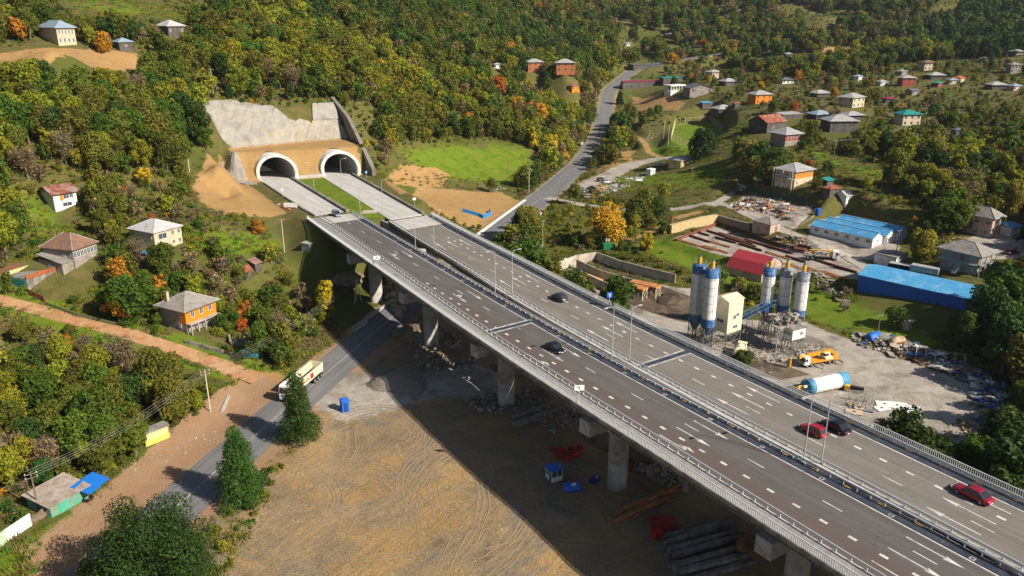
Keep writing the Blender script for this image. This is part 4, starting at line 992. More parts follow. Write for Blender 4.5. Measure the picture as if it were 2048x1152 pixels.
x, y = mw(-49, RRf(-49)+2.25); sign(x, y, DZ+.12, .25, 'blue square sign with a white arrow beside the pedestrian on the far bridge', (1.2, 1.2), 2.7, M_BBLUE, mark=[(-.08, -.45, .08, .25), (-.25, .1, -.08, .25), (.08, .1, .25, .25)])
x, y = mw(-157, RRf(-157)+2.3); sign(x, y, DZ+.12, .25, 'small white sign at the start of the far bridge', (1.1, .8), 2.4)
x, y = hitz(583, 428, 15.0); sign(x, y, 14.0, fc-.7, 'white board on three posts left of the near bridge end', (4.6, 1.5), 4.0, posts=3)
x, y = hitz(825+0, 0, 0) if False else mw(-195, RLf(-195)-11.2); sign(x, y, DZ, fc-.4, 'narrow grey sign beside the left tunnel road', (.9, 1.2), 2.6, M_GALV)
x, y = hitz(733, 358, 17); sign(x, y, 17, .2, 'small blue sign to the right of the right tunnel', (1.0, 1.2), 2.6, M_BBLUE, mark=[(-.2, -.3, .2, .3)])
x, y = hitz(1164, 292, 1.5); sign(x, y, gz(x, y), .2, 'grey sign seen edge on beside the valley road', (1.2, 1.6), 2.2, M_GALV)
x, y = hitz(1131, 545, .5); sign(x, y, gz(x, y), .1, 'white notice on a pole at the corner of the storage bays', (.9, .9), 4.5)
def power_pole(base, top, label, arms=1, m=M_WOODL, aframe=False, H=None, group='utility poles'):
    p = gp(*base); d = proj(p.x, p.y, p.z)[2]; H = H or max(4, math.hypot(base[0]-top[0], base[1]-top[1])*d/FPX/.95)
    root = empty('utility_pole', tuple(p), R_.uniform(0, 3), label, 'utility pole', group)
    root.rotation_euler = (0, 0, .6); mb = MB()
    if aframe: mb.tube((-1.1, 0, -.3), (0, 0, H), .14, m, 8, .10); mb.tube((1.1, 0, -.3), (0, 0, H), .14, m, 8, .10); mb.tube((0, .9, -.3), (0, 0, H), .12, m, 8, .10)
    else: mb.tube((0, 0, -.3), (0, 0, H), .15, m, 8, .10)
    mb.build('pole', m, root)
    for k in range(arms):
        o = one('crossarm', M_WOOD, root, 'box', (0, 0, H-.35-.7*k), (1.9, .1, .12))
        for u in (-.8, 0, .8): one('insulator', M_WHITE, o, 'tube', (u, 0, H-.3-.7*k), (u, 0, H-.08-.7*k), .06)
    return Vector((p.x, p.y, p.z+H-.2))
M_POLEC = mat('pole_concrete', (.52, .47, .38), .9, var=.15)
tops = {}
for k, base, top, label, kw in [
    ('a',(427,189),(424,143),'pale pole standing alone on the bare slope left of the shotcrete wall',dict(m=M_POLEC)), ('b',(379,343),(374,288),'pale leaning pole in the scrub left of the orange mound',dict(m=M_POLEC)),
    ('c',(569,505),(565,440),'tall pale pole between the orange bush and the near bridge end',dict(m=M_POLEC)), ('d',(716,606),(714,556),'concrete power pole with splayed legs in the shade under the bridge',dict(m=M_POLEC, aframe=True, arms=2)),
    ('e',(421,824),(407,738),'tall wooden power pole beside the orange dirt junction',dict(m=M_POLEC, arms=2)), ('f',(79,1026),(73,938),'dark wooden power pole behind the green roadside shed',dict(m=M_WOOD, arms=2)),
    ('g',(1085,492),(1088,442),'pale thin pole beside the blue kiosk',dict(m=M_POLEC)), ('h',(1212,393),(1212,345),'grey pole beside the parked cars',dict(m=M_STEELL)), ('i',(1381,392),(1382,338),'dark pole on the grassy bank left of the village road',dict(m=M_WOOD)),
    ('j',(1340,394),(1343,366),'short dark pole on the grassy bank above the brick hut',dict(m=M_WOOD)), ('k',(1058,386),(1057,338),'pale pole at the foot of the grass slope beside the valley road',dict(m=M_POLEC)),
    ('l',(1016,372),(1011,312),'thin dark pole on the bright grass slope',dict(m=M_WOOD)), ('m',(1765,526),(1778,474),'leaning pale pole in front of the white camp building',dict(m=M_POLEC)), ('n',(1790,519),(1800,462),'leaning dark pole in front of the white camp building',dict(m=M_WOOD)),
    ('o',(1290,418),(1289,380),'dark pole left of the brick hut',dict(m=M_WOOD)), ('p',(728,204),(727,170),'pale pole above the shotcrete wall cap',dict(m=M_POLEC)), ('q',(1327,278),(1329,238),'tall pale mast left of the sports pitch',dict(m=M_POLEC, H=11)),
    ('r',(1336,292),(1346,238),'tall pale mast at the corner of the sports pitch',dict(m=M_POLEC, H=12)), ('s',(1756,662),(1759,630),'dark pole beside the ruined shed',dict(m=M_WOOD)), ('t',(1667,318),(1668,283),'dark pole on the sunny lawn below the grey roofs',dict(m=M_WOOD)),
    ('u',(77,470),(70,432),'leaning wooden pole on the grass strip below the rusty roofed house',dict(m=M_WOOD)), ('v',(1853,268),(1855,238),'dark pole right of the teal roofed house',dict(m=M_WOOD))]:
    tops[k] = power_pole(base, top, label, **kw)
def wires(a, b, label, n=3, sag=1.2, sp=.8):
    mb = MB(); a = Vector(a); b = Vector(b); t = (b-a); s = Vector((-t.y, t.x, 0)).normalized()
    for i in range(n):
        o_ = s*((i-(n-1)/2)*sp); pts = [a.lerp(b, k/14)+o_+Vector((0, 0, -sag*4*(k/14)*(1-k/14))) for k in range(15)]
        for p, q in zip(pts[:-1], pts[1:]): mb.tube(p, q, .022, M_STEELL, 3, caps=False)
    tag(mb.build('power_line', M_STEELL), label, 'cable')
wires(tops['d'], tops['e'], 'power cables from the pole under the bridge to the pole at the dirt junction', 4, 2.0)
wires(tops['e'], tops['f'], 'power cables between the dirt junction and the green roadside shed', 4, 1.6)
wires(tops['m'], Vector(tuple(gp(1560, 470)))+Vector((0, 0, 6)), 'power cables crossing the concrete apron of the steel yard', 2, 1.4)
wires(tops['t'], tops['v'], 'power cables over the sunny lawn on the right hillside', 3, 2.0)
# ------------------------------------------------------------------ pedestrian on the far bridge
def person(x, y, z, a):
    J = [(0,0,.93),(0,0,1.12),(0,0,1.32),(0,0,1.47),(0,0,1.60),(0,0,1.74),(.10,.02,.90),(.13,.10,.50),(.12,.14,.08),(.13,.27,.04),(-.10,0,.90),(-.12,-.06,.50),(-.12,-.24,.10),(-.12,-.12,.04),
         (.19,0,1.42),(.25,-.05,1.15),(.24,.08,.90),(.24,.12,.80),(-.19,0,1.42),(-.25,.05,1.15),(-.24,.14,.92),(-.24,.18,.82)]
    E_ = [(0,1),(1,2),(2,3),(3,4),(4,5),(0,6),(6,7),(7,8),(8,9),(0,10),(10,11),(11,12),(12,13),(2,14),(14,15),(15,16),(16,17),(2,18),(18,19),(19,20),(20,21)]
    Rr = [.15,.14,.16,.065,.10,.08,.10,.07,.05,.045,.10,.07,.05,.045,.075,.055,.045,.035,.075,.055,.045,.035]
    me = bpy.data.meshes.new('person'); me.from_pydata(J, E_, []); o = bpy.data.objects.new('person', me); COL.objects.link(o)
    sk = o.modifiers.new('skin', 'SKIN'); me.skin_vertices[0].data[0].use_root = True
    for i, r in enumerate(Rr): me.skin_vertices[0].data[i].radius = (r, r*.8 if i < 3 else r)
    ss_ = o.modifiers.new('sub', 'SUBSURF'); ss_.levels = 2; ss_.render_levels = 2
    m = mat('dark_clothes', (.02, .018, .022), .9, var=.3); me.materials.append(m)
    o.location = (x, y, z); o.rotation_euler = (0, 0, a); tag(o, 'person in dark clothes walking on the far bridge beside the blue sign', 'person')
    mb = MB(); mb.lathe([(0.0, 1.60), (.085, 1.64), (.108, 1.72), (.10, 1.80), (.05, 1.85), (0, 1.86)], mat('dark_hair', (.03, .02, .015), .8), 12, (0, -.02, 0)); mb.build('hair', None, o)
x, y = mw(-47.6, RRf(-47.6)+2.05); person(x, y, DZ+.12, A_D)
def hrect(Lp, Fp, Rp, cap=15):
    F = gp(*Fp); d = proj(F.x, F.y, F.z)[2]; x, y, z, th, W_, D_ = rect(Lp, Fp, Rp); ph = math.atan2(F.x, F.y)
    e = min(1.15, max(.42, th+ph)); th = e-ph; k = d/FPX*math.cos(ph)
    W_ = min(cap, (Rp[0]-Fp[0])*k/math.cos(e)); D_ = min(cap, (Fp[0]-Lp[0])*k/math.sin(e))
    c = Vector((F.x, F.y))+Vector((math.cos(th), math.sin(th)))*W_/2+Vector((-math.sin(th), math.cos(th)))*D_/2
    return c.x, c.y, min(gz(c.x, c.y), F.z+.5), th, W_, D_
# ------------------------------------------------------------------ houses
RM = {'pale': mat('roof_pale_metal', (.46, .46, .46), .5, .2, var=.12, dirt=(.33, .32, .30), dirt_amt=.35, dscale=.3, wave=('X', 1.4)),
 'grey': mat('roof_grey', (.30, .28, .26), .8, var=.18, dirt=(.20, .18, .16), dirt_amt=.4, wave=('X', 1.4)),
 'dark': mat('roof_dark', (.10, .11, .13), .7, var=.2), 'blue': mat('roof_bluegrey', (.24, .32, .40), .6, .1, var=.15, dirt=(.3, .33, .36), dirt_amt=.3),
 'sky': mat('roof_bright_blue', (.07, .33, .62), .5, var=.12, dirt=(.22, .45, .65), dirt_amt=.35, dscale=.35, wave=('X', 1.2)),
 'tile': mat('roof_old_tile', (.23, .125, .085), .9, var=.35, scale=2.5, dirt=(.14, .09, .07), dirt_amt=.5), 'rust': mat('roof_rusted', (.40, .36, .34), .7, .1, var=.2, dirt=(.24, .07, .04), dirt_amt=.7, dscale=.35, wave=('X', 1.4)),
 'rusty': mat('roof_rust_red', (.28, .075, .04), .8, var=.3, dirt=(.42, .36, .32), dirt_amt=.3, dscale=.5, wave=('X', 1.4)), 'teal': mat('roof_teal', (.015, .21, .19), .6, var=.15), 'red': mat('roof_red', (.38, .035, .05), .6, var=.12, dirt=(.28, .03, .04), dirt_amt=.3, wave=('X', 1.4)),
 'orange': mat('roof_orange', (.42, .10, .04), .8, var=.2), 'magenta': mat('roof_magenta', (.26, .02, .08), .6), 'patch': mat('roof_pale_patched', (.56, .56, .56), .5, .15, var=.1, dirt=(.25, .05, .05), dirt_amt=.18, dscale=.55, wave=('X', 1.4))}
WM = {'cream': mat('wall_cream', (.55, .46, .32), .9, var=.12, dirt=(.36, .30, .22), dirt_amt=.4), 'grey': mat('wall_grey', (.30, .27, .24), .95, var=.2, dirt=(.2, .17, .14), dirt_amt=.5), 'orange': mat('wall_orange', (.66, .20, .015), .85, var=.08, dirt=(.5, .15, .02), dirt_amt=.2),
 'wood': mat('wall_old_boards', (.14, .125, .115), .95, var=.3, dirt=(.08, .07, .06), dirt_amt=.5, wave=('Z', 2.0)), 'white': M_WHITE, 'brick': mat('wall_brick', (.42, .15, .06), .9, var=.2, scale=4, wave=('Z', 3)), 'pink': mat('wall_pink', (.50, .36, .30), .9, var=.15, dirt=(.3, .22, .18), dirt_amt=.4),
 'red': mat('wall_red', (.30, .06, .035), .9, var=.15), 'yellow': mat('wall_yellow', (.62, .50, .24), .9, var=.12, dirt=(.4, .3, .15), dirt_amt=.3)}
M_FRAME = mat('window_frame', (.60, .59, .55), .7, var=.1)
def window(root, x, y, z, w_, h_, face, simple=False, fm=None):
    """face: 0 front(-y) 1 right(+x) 2 back 3 left(-x); x is the run along the face"""
    o_ = Matrix.Identity(4)
    mb = MB(); t_ = .06
    if simple: mb.box((0, 0, 0), (w_, .05, h_), M_GLASSB)
    else:
        for (a, b, c, d) in ((-w_/2, w_/2, h_/2-.08, h_/2), (-w_/2, w_/2, -h_/2, -h_/2+.1), (-w_/2, -w_/2+.08, -h_/2, h_/2), (w_/2-.08, w_/2, -h_/2, h_/2), (-.035, .035, -h_/2, h_/2)): mb.bx(a, b, -t_, .02, c, d, fm or M_FRAME)
    o = mb.build('window', None, root); o.location = (x, y, z); o.rotation_euler = (0, 0, (0, math.pi/2, math.pi, -math.pi/2)[face])
    if not simple: one('pane', M_GLASSB, o, 'bx', -w_/2+.06, w_/2-.06, -.03, .01, -h_/2+.06, h_/2-.05)
    return o
def facept(face, u, w_, d_): return {0: (u, -d_/2), 1: (w_/2, u), 2: (-u, d_/2), 3: (-w_/2, -u)}[face]
def house(spot, h, roof, wall, label, kind='hip', rh=None, oh=.7, wins=(), wall2=None, split=None, far=False, chimney=None, door=None, name='house', cat='house', group=None, ridge='x', lower=None, posts=False, gable='wall', clear=1.2):
    x, y, z, th, w_, d_ = spot; root = empty(name, (x, y, z), th, label, cat, group); R_m = RM.get(roof, roof); W_m = WM.get(wall, wall)
    CLEAR.append((x, y, math.hypot(w_, d_)*.42+clear)); q_ = math.hypot(x, y)
    for k_ in range(1, 5 if y > 300 else 3): CLEAR.append((x-x/q_*5.0*k_, y-y/q_*5.0*k_, max(w_, d_)*.5+.6)); rh = rh or min(w_, d_)*.24
    mb = MB(); mb.bx(-w_/2, w_/2, -d_/2, d_/2, -2.0, (split or h), WM.get(lower, lower) if lower else W_m)
    if split: mb.bx(-w_/2+.02, w_/2-.02, -d_/2+.02, d_/2-.02, split, h, W_m)
    if wall2:      # second colour on the right hand faces, 3 mm proud
        mb.bx(-w_/2-.003, w_/2+.003, -d_/2-.006, -d_/2+.25, wall2[1] if len(wall2) > 1 else -.2, h, WM.get(wall2[0], wall2[0]))
    mb.build('wall', None, root)
    a, b = w_/2+oh, d_/2+oh; mb = MB(); e = .14
    if kind == 'hip':
        k = max(0, (a-b)) if ridge == 'x' else 0; k2 = max(0, (b-a)); k = max(k, .25)
        rid = [(-k, 0, h+rh), (k, 0, h+rh)] if a >= b else [(0, -k2, h+rh), (0, k2, h+rh)]
        base = [(-a, -b, h), (a, -b, h), (a, b, h), (-a, b, h)]; low = [(p[0], p[1], h-e) for p in base]
        if a >= b: up = [(0, 1, 5, 4), (1, 2, 5), (2, 3, 4, 5), (3, 0, 4)]
        else: up = [(0, 1, 4), (1, 2, 5, 4), (2, 3, 5), (3, 0, 4, 5)]
        mb.add(base+rid+low, up+[(9, 8, 7, 6), (0, 6, 7, 1), (1, 7, 8, 2), (2, 8, 9, 3), (3, 9, 6, 0)], R_m)
        if not far:
            hips = [(0, rid[0]), (3, rid[0] if a >= b else rid[1]), (1, rid[1] if a >= b else rid[0]), (2, rid[1])]
            mh = MB()
            for i, r in hips: mh.tube(base[i], r, .09, R_m if roof not in ('grey', 'tile') else M_STEELL, 5)
            mh.tube(rid[0], rid[1], .09, R_m, 5)
    elif kind == 'gable':
        pr = [(-b, h-.0), (0, h+rh), (b, h-.0)] if ridge == 'x' else [(-a, h), (0, h+rh), (a, h)]
        L_ = a if ridge == 'x' else b; tk = .14
        def P(s, u, v): return (s, u, v) if ridge == 'x' else (u, s, v)
        for s0, s1 in ((0, 1), (1, 2)):
            vs = [P(-L_, *pr[s0]), P(L_, *pr[s0]), P(L_, *pr[s1]), P(-L_, *pr[s1])]; vs += [(p[0], p[1], p[2]-tk) for p in vs]
            mb.add(vs, [(0, 1, 2, 3), (7, 6, 5, 4), (0, 4, 5, 1), (1, 5, 6, 2), (2, 6, 7, 3), (3, 7, 4, 0)], R_m)
        mg = MB(); q = w_/2 if ridge == 'x' else d_/2; w2 = d_/2 if ridge == 'x' else w_/2; rr = rh*w2/(w2+oh)
        for s in (-q, q):
            mg.add([P(s-.02, -w2, h-.01), P(s-.02, w2, h-.01), P(s-.02, 0, h+rr), P(s+.02, -w2, h-.01), P(s+.02, w2, h-.01), P(s+.02, 0, h+rr)], [(0, 1, 2), (5, 4, 3), (0, 2, 5, 3), (1, 4, 5, 2), (0, 3, 4, 1)], W_m)
        mg.build('gable_end', W_m, root)
    elif kind == 'shed':
        vs = [(-a, -b, h), (a, -b, h), (a, b, h+rh), (-a, b, h+rh)]; vs += [(p[0], p[1], p[2]-.12) for p in vs]; mb.add(vs, [(0, 1, 2, 3), (7, 6, 5, 4), (0, 4, 5, 1), (1, 5, 6, 2), (2, 6, 7, 3), (3, 7, 4, 0)], R_m)
    elif kind == 'flat': mb.bx(-a, a, -b, b, h, h+.3, R_m)
    elif kind == 'gambrel':
        pr = [(-b, h), (-b*.62, h+rh*.62), (0, h+rh), (b*.62, h+rh*.62), (b, h)]
        vs = [(-a, u, v) for u, v in pr]+[(a, u, v) for u, v in pr]; mb.add(vs, [(i, i+5, i+6, i+1) for i in range(4)], R_m)
        mg = MB(); 
        for s in (-w_/2, w_/2): mg.add([(s, u*.97, v-.1) for u, v in pr], [(0, 1, 2, 3, 4)], W_m)
        mg.build('gable_end', W_m, root)
    rf = mb.build('roof', None, root)
    if kind == 'hip' and not far: mh.build('ridge_cap', None, rf)
    for wn in wins:
        face, u, zc, ww, wh = wn[:5]; px_, py_ = facept(face, u*((w_ if face in (0, 2) else d_)/2), w_, d_)
        o_ = {0: (0, -.02), 1: (.02, 0), 2: (0, .02), 3: (-.02, 0)}[face]; window(root, px_+o_[0], py_+o_[1], zc, ww, wh, face, simple=far)
    if door:
        face, u, z0, col = door; px_, py_ = facept(face, u*((w_ if face in (0, 2) else d_)/2), w_, d_)
        o = MB().box((0, -.02, 1.0), (.95, .08, 2.0), col).build('door', None, root); o.location = (px_, py_, z0); o.rotation_euler = (0, 0, (0, math.pi/2, math.pi, -math.pi/2)[face])
        if not far: one('handle', M_STEELL, o, 'box', (.35, -.08, 1.0), (.05, .05, .16))
    if chimney: mb = MB(); cx, cy, c0, c1 = chimney; mb.bx(cx-.3, cx+.3, cy-.3, cy+.3, c0, c1, WM['cream']); mb.bx(cx-.38, cx+.38, cy-.38, cy+.38, c1, c1+.15, M_CONCD); mb.build('chimney', None, rf)
    return root
def row(face, n, z, w_=.9, h_=1.3, lo=-.72, hi=.72): return [(face, lo+(hi-lo)*i/max(1, n-1) if n > 1 else (lo+hi)/2, z, w_, h_) for i in range(n)]
# left hillside
hE = house(hrect((326,657),(376,670),(442,643)), 5.4, 'grey', 'wood', 'two storey house with bright orange upper wall beside the dirt road', oh=.9, rh=2.7, wall2=('orange', 2.1), wins=row(0, 3, 4.0, 1.0, 1.5, -.55, .6)+[(3, .5, 1.3, .9, 1.1), (3, .55, 4.1, .8, 1.4)], chimney=(-3.4, 2.4, 5.4, 8.6), lower='grey')
mb = MB(); w0, d0_ = hrect((326,657),(376,670),(442,643))[4:6]; mb.bx(-w0/2-.01, -w0/2+.0, -d0_/2, -d0_/2+2.2, 2.1, 5.3, WM['orange'])
mb.build('orange_panel', None, hE); mb = MB()
for i in range(5): mb.bx(-w0/2+.2+i*w0/4.4, -w0/2+.45+i*w0/4.4, -d0_/2-1.3, -d0_/2-1.05, -1, 2.0, M_CONC)
mb.bx(-w0/2, w0/2, -d0_/2-1.4, -d0_/2-.01, 1.95, 2.1, M_CONC); mb.build('terrace', None, hE)
house(hrect((265,492),(313,507),(371,486)), 5.2, 'patch', 'cream', 'pale two storey house with patched white metal roof below the earth mound', oh=.5, rh=2.3, wins=row(0, 2, 4.0, .9, 1.3, .35, .8)+row(0, 2, 1.4, .9, 1.1, .35, .8)+row(3, 2, 3.9, .9, 1.4)+[(0, -.4, 3.7, 2.6, 1.6)], door=(0, -.75, 0, M_WOOD))
hD = house(hrect((92,528),(152,540),(203,516)), 4.6, 'tile', 'white', 'house with a brown tiled roof and glazed white veranda behind the orange edged terrace', oh=.6, rh=3.2, wins=row(0, 7, 3.1, 1.0, 1.5, -.86, .86)+[(3, .4, 2.6, .9, 1.2)], lower='grey')
house(hrect((88,412),(112,425),(160,414)), 4.6, 'rust', 'cream', 'small old house with a rusty sheet roof on the left hillside', kind='gable', oh=.8, rh=1.9, wins=[(0, .55, 3.5, 1.1, 1.3), (0, .1, 3.4, 1.6, 1.3), (0, .1, 1.2, 2.6, 1.2)], door=(0, -.3, 2.4, WM['orange']), lower='white')
house(hrect((72,82),(118,92),(155,89)), 6.0, 'blue', 'cream', 'large two storey house with a blue-grey roof at the top left', oh=.8, rh=2.6, wall2=None, wins=row(0, 5, 4.5, .7, 1.5)+row(0, 4, 1.5, .8, 1.5)+row(3, 3, 4.3, .9, 1.3), lower='cream')
house(hrect((229,98),(240,103),(268,101)), 3.0, 'blue', 'wood', 'small shed with a blue-grey roof right of the orange tree', oh=.5, rh=1.4, wins=[(0, 0, 1.5, .8, .8)], name='shed', cat='shed')
house(hrect((315,68),(338,74),(371,70)), 4.0, 'patch', 'wood', 'pale roofed house half hidden in trees below the high meadow', oh=.7, rh=2.4, wins=row(0, 2, 2.2, .8, 1.1))
house(hrect((481,556),(493,564),(505,553)), 2.3, 'rusty', 'wood', 'little shed with a rust red roof in the left gardens', kind='gable', rh=1.3, name='shed', cat='shed', oh=.4)
house(hrect((500,541),(512,547),(524,540)), 2.3, 'rust', 'wood', 'little shed with a red and white striped rusty roof in the left gardens', kind='shed', rh=.9, name='shed', cat='shed', oh=.4)
house(hrect((604,503),(620,508),(632,501)), 1.9, M_CONC, M_CONC, 'small concrete hut in the shade beside the bridge abutment', kind='flat', oh=.1, name='hut', cat='hut')
house(hrect((285,524),(296,528),(304,520)), 2.4, 'sky', 'pink', 'tiny outhouse with a blue roof in front of the patched white roofed house', kind='flat', oh=.3, name='shed', cat='shed')
# lean-to and parapet terrace of the tiled house
house(hrect((82,537),(128,552),(152,540)), 2.6, 'grey', 'grey', 'grey lean-to with a sloping sheet roof below the brown tiled house', kind='shed', rh=1.4, oh=.3, name='shed', cat='shed', wins=[(3, 0, 1.3, 1.2, 1.2)])
def terrace():
    x, y, z, th, w_, d_ = rect((36,568),(57,582),(112,556)); root = empty('walled_terrace', (x, y, z), th, 'concrete terrace with an orange and yellow parapet and a turquoise gate', 'terrace'); CLEAR.append((x, y, 7))
    one('base', M_CONCD, root, 'bx', -w_/2, w_/2, -d_/2, d_/2, -1.5, 2.6)
    m = WM['orange']; mb = MB(); n = 10
    for i in range(n): a = -w_/2+w_*i/n; mb.bx(a+.04, a+w_/n-.04, -d_/2-.12, -d_/2+.12, 2.55, 3.5, mat('parapet_orange', (.42, .11, .03), .85, var=.3, dirt=(.2, .08, .04), dirt_amt=.5))
    mb.build('parapet', None, root); mb = MB()
    for i in range(6): a = -w_/2+w_*.62*i/6; mb.bx(a+.04, a+w_*.1-.04, d_/2-.12, d_/2+.12, 2.55, 3.5, WM['yellow'])
    mb.build('parapet', None, root); one('gate', M_TEAL, root, 'bx', -w_/2-.2, -w_/2-.08, -d_/2+.3, d_/2-.3, -.6, 2.3)
terrace()
def ruin(px, py, s, label, m=M_CONCD, th=.4, n=8):
    p = gp(px, py); r = random.Random(px); root = empty('ruined_wall', tuple(p), th, label, 'ruin'); mb = MB(); CLEAR.append((p.x, p.y, 2.5))
    for i in range(n):
        a = -s/2+s*i/n; mb.bx(a, a+s/n, -.2, .2, -.5, r.uniform(.6, 2.4), m); mb.bx(-s/2-.2+(i % 2)*s, -s/2+.2+(i % 2)*s, i*.5-.02, i*.5+.5, -.5, r.uniform(.5, 2.2), m)
    mb.build('wall', None, root)
ruin(592, 640, 7, 'ruined pale stone wall among bushes left of the shaded road'); ruin(480, 690, 4, 'ruined little hut in the garden behind the teal gate')
# right hillside, near
house(hrect((1502,457),(1539,470),(1559,462)), 3.0, 'grey', 'pink', 'small square hut with a grey hipped roof between the village road and the steel yard', oh=.3, rh=1.4, door=(0, .2, 0, M_WOOD))
h3 = house(hrect((1546,364),(1587,380),(1623,364)), 5.8, 'pale', 'cream', 'two storey house with grey hipped roof and orange upper wall above the green fence', oh=.9, rh=2.3, wall2=('orange', 3.0), wins=row(0, 3, 4.4, .8, 1.4)+row(0, 2, 1.4, .8, 1.2)+row(3, 4, 4.2, .9, 1.3)+row(3, 3, 1.3, .8, 1.3))
w1, d1 = hrect((1546,364),(1587,380),(1623,364))[4:6]; mb = MB(); mb.bx(-w1/2-1.5, -w1/2-.01, -d1/2, d1/2, 2.8, 2.95, M_CONC)
for i in range(9): mb.bx(-w1/2-1.5, -w1/2-1.42, -d1/2+i*d1/8.01-.04, -d1/2+i*d1/8.01+.04, 2.95, 3.9, M_FRAME)
mb.bx(-w1/2-1.52, -w1/2-1.42, -d1/2, d1/2, 3.85, 3.95, M_FRAME)
for i in range(3): mb.bx(-w1/2-1.45, -w1/2-1.25, -d1/2+.1+i*(d1-.4)/2, -d1/2+.3+i*(d1-.4)/2, -1, 5.7, M_FRAME)
mb.build('balcony', None, h3)
house(hrect((1538,277),(1569,294),(1602,281)), 5.4, 'pale', 'wood', 'tall house with pale hipped roof and reddish veranda below the big rusty barn', oh=.9, rh=2.6, wall2=('red', 2.6), wins=row(0, 5, 4.0, .9, 1.2)+row(0, 2, 1.2, .9, 1.2)+row(3, 3, 4.0, .8, 1.3)+row(3, 2, 1.2, .8, 1.2), lower='grey')
house(hrect((1495,258),(1533,267),(1571,258)), 4.4, 'rusty', 'wood', 'long barn with a red rusty gable roof on the right hillside', kind='gable', oh=.6, rh=3.2, wins=[(0, -.4, 2, 1, 1)], name='barn', cat='barn')
house(hrect((1915,465),(1979,477),(1995,467)), 6.2, 'grey', 'pink', 'unfinished grey brick house with dark window openings near the right edge', oh=1.0, rh=2.6, wins=row(3, 3, 4.5, 1.5, 1.3)+row(3, 3, 1.5, 1.5, 1.5)+row(0, 1, 4.4, .9, 1.2))
house(hrect((1997,469),(2020,474),(2038,466)), 2.8, 'sky', 'white', 'small annex with bright blue roof beside the unfinished grey house', kind='shed', rh=.8, oh=.3, wins=[(0, 0, 1.5, .7, .9)], name='shed', cat='shed')
h4 = house(hrect((1871,533),(1952,553),(1977,539)), 5.2, 'grey', 'pink', 'house with grey hipped roof, outside stair and blue balcony rail near the right edge', oh=1.2, rh=2.4, wins=row(3, 2, 3.9, .9, 1.2, -.5, .6)+row(3, 2, 1.1, .9, 1.0)+row(0, 2, 4.0, .8, 1.1), lower='grey', door=(3, .1, 2.6, M_WOOD))
w1, d1 = hrect((1871,533),(1952,553),(1977,539))[4:6]; M_BRAIL = mat('rail_bluegrey', (.26, .33, .37), .7, var=.1); mb = MB(); mb.bx(-w1/2-1.4, -w1/2-.01, -d1/2-1.2, d1/2, 2.45, 2.6, M_CONC); mb.bx(-w1/2-1.4, w1/2, -d1/2-1.2, -d1/2-.01, 2.45, 2.6, M_CONC)
for i in range(30): mb.bx(-w1/2-1.42, -w1/2-1.38, -d1/2-1.2+i*(d1+1.2)/30, -d1/2-1.1+i*(d1+1.2)/30, 2.6, 3.4, M_BRAIL)
for i in range(16): mb.bx(-w1/2-1.4+i*(w1+1.4)/16, -w1/2-1.3+i*(w1+1.4)/16, -d1/2-1.22, -d1/2-1.18, 2.6, 3.4, M_BRAIL)
for i in range(4): mb.bx(-w1/2-1.4+i*(w1+1.2)/3, -w1/2-1.25+i*(w1+1.2)/3, -d1/2-1.2, -d1/2-1.05, -1, 5.1, M_STEELL)
mb.build('balcony', None, h4); mb = MB()
for i in range(9): mb.bx(-w1/2-1.5-(i+1)*.32, -w1/2-1.5-i*.32, -1.6, -.4, 2.35-i*.29, 2.5-i*.29, M_CONC)
mb.build('stair', None, h4)
p = gp(1692, 407); house((p.x, p.y+2, p.z, .55, 4.2, 4.6), 2.6, 'pale', 'white', 'small white gable hut at the edge of the yellow shrub field', kind='gable', rh=1.6, oh=.4, name='hut', cat='hut', wins=[(0, 0, 1.5, .6, .7)])
house(hrect((1641,388),(1658,397),(1678,389)), 2.8, 'rusty', 'wood', 'shed with a half green half red roof below the orange walled house', kind='hip', rh=1.0, oh=.5, name='shed', cat='shed')
house(hrect((1643,379),(1652,383),(1664,378)), 3.4, 'teal', 'wood', 'small green roofed lean-to behind the red roofed shed', kind='shed', rh=.8, oh=.5, name='shed', cat='shed')
house(hrect((1336,331),(1361,336),(1388,332)), 2.9, 'pale', 'yellow', 'low yellow walled house with a grey roof beside the big round tree', oh=.5, rh=1.7, wins=[(0, .2, 1.6, .9, .9), (3, 0, 1.5, 1.6, 1.4)])
house(hrect((1292,348),(1301,351),(1310,347)), 2.6, M_WHITE, M_WHITE, 'small white kiosk at the edge of the grassy bank', kind='flat', oh=.15, name='kiosk', cat='kiosk', wins=[(0, .2, 1.6, .9, .8)])
house(hrect((1292,412),(1303,417),(1316,410)), 3.4, M_CONCD, 'brick', 'small brick transformer hut on the bank above the village road', kind='flat', oh=.1, name='hut', cat='hut')
house(hrect((1513,296),(1530,301),(1543,296)), 2.4, 'rusty', 'cream', 'small shed with a rusty red roof left of the tall pale roofed house', kind='shed', rh=.9, oh=.4, name='shed', cat='shed')
house(hrect((1744,520),(1790,535),(1812,515)), 2.2, 'grey', 'white', 'low flat shed beside the two leaning poles', kind='flat', oh=.2, name='shed', cat='shed')
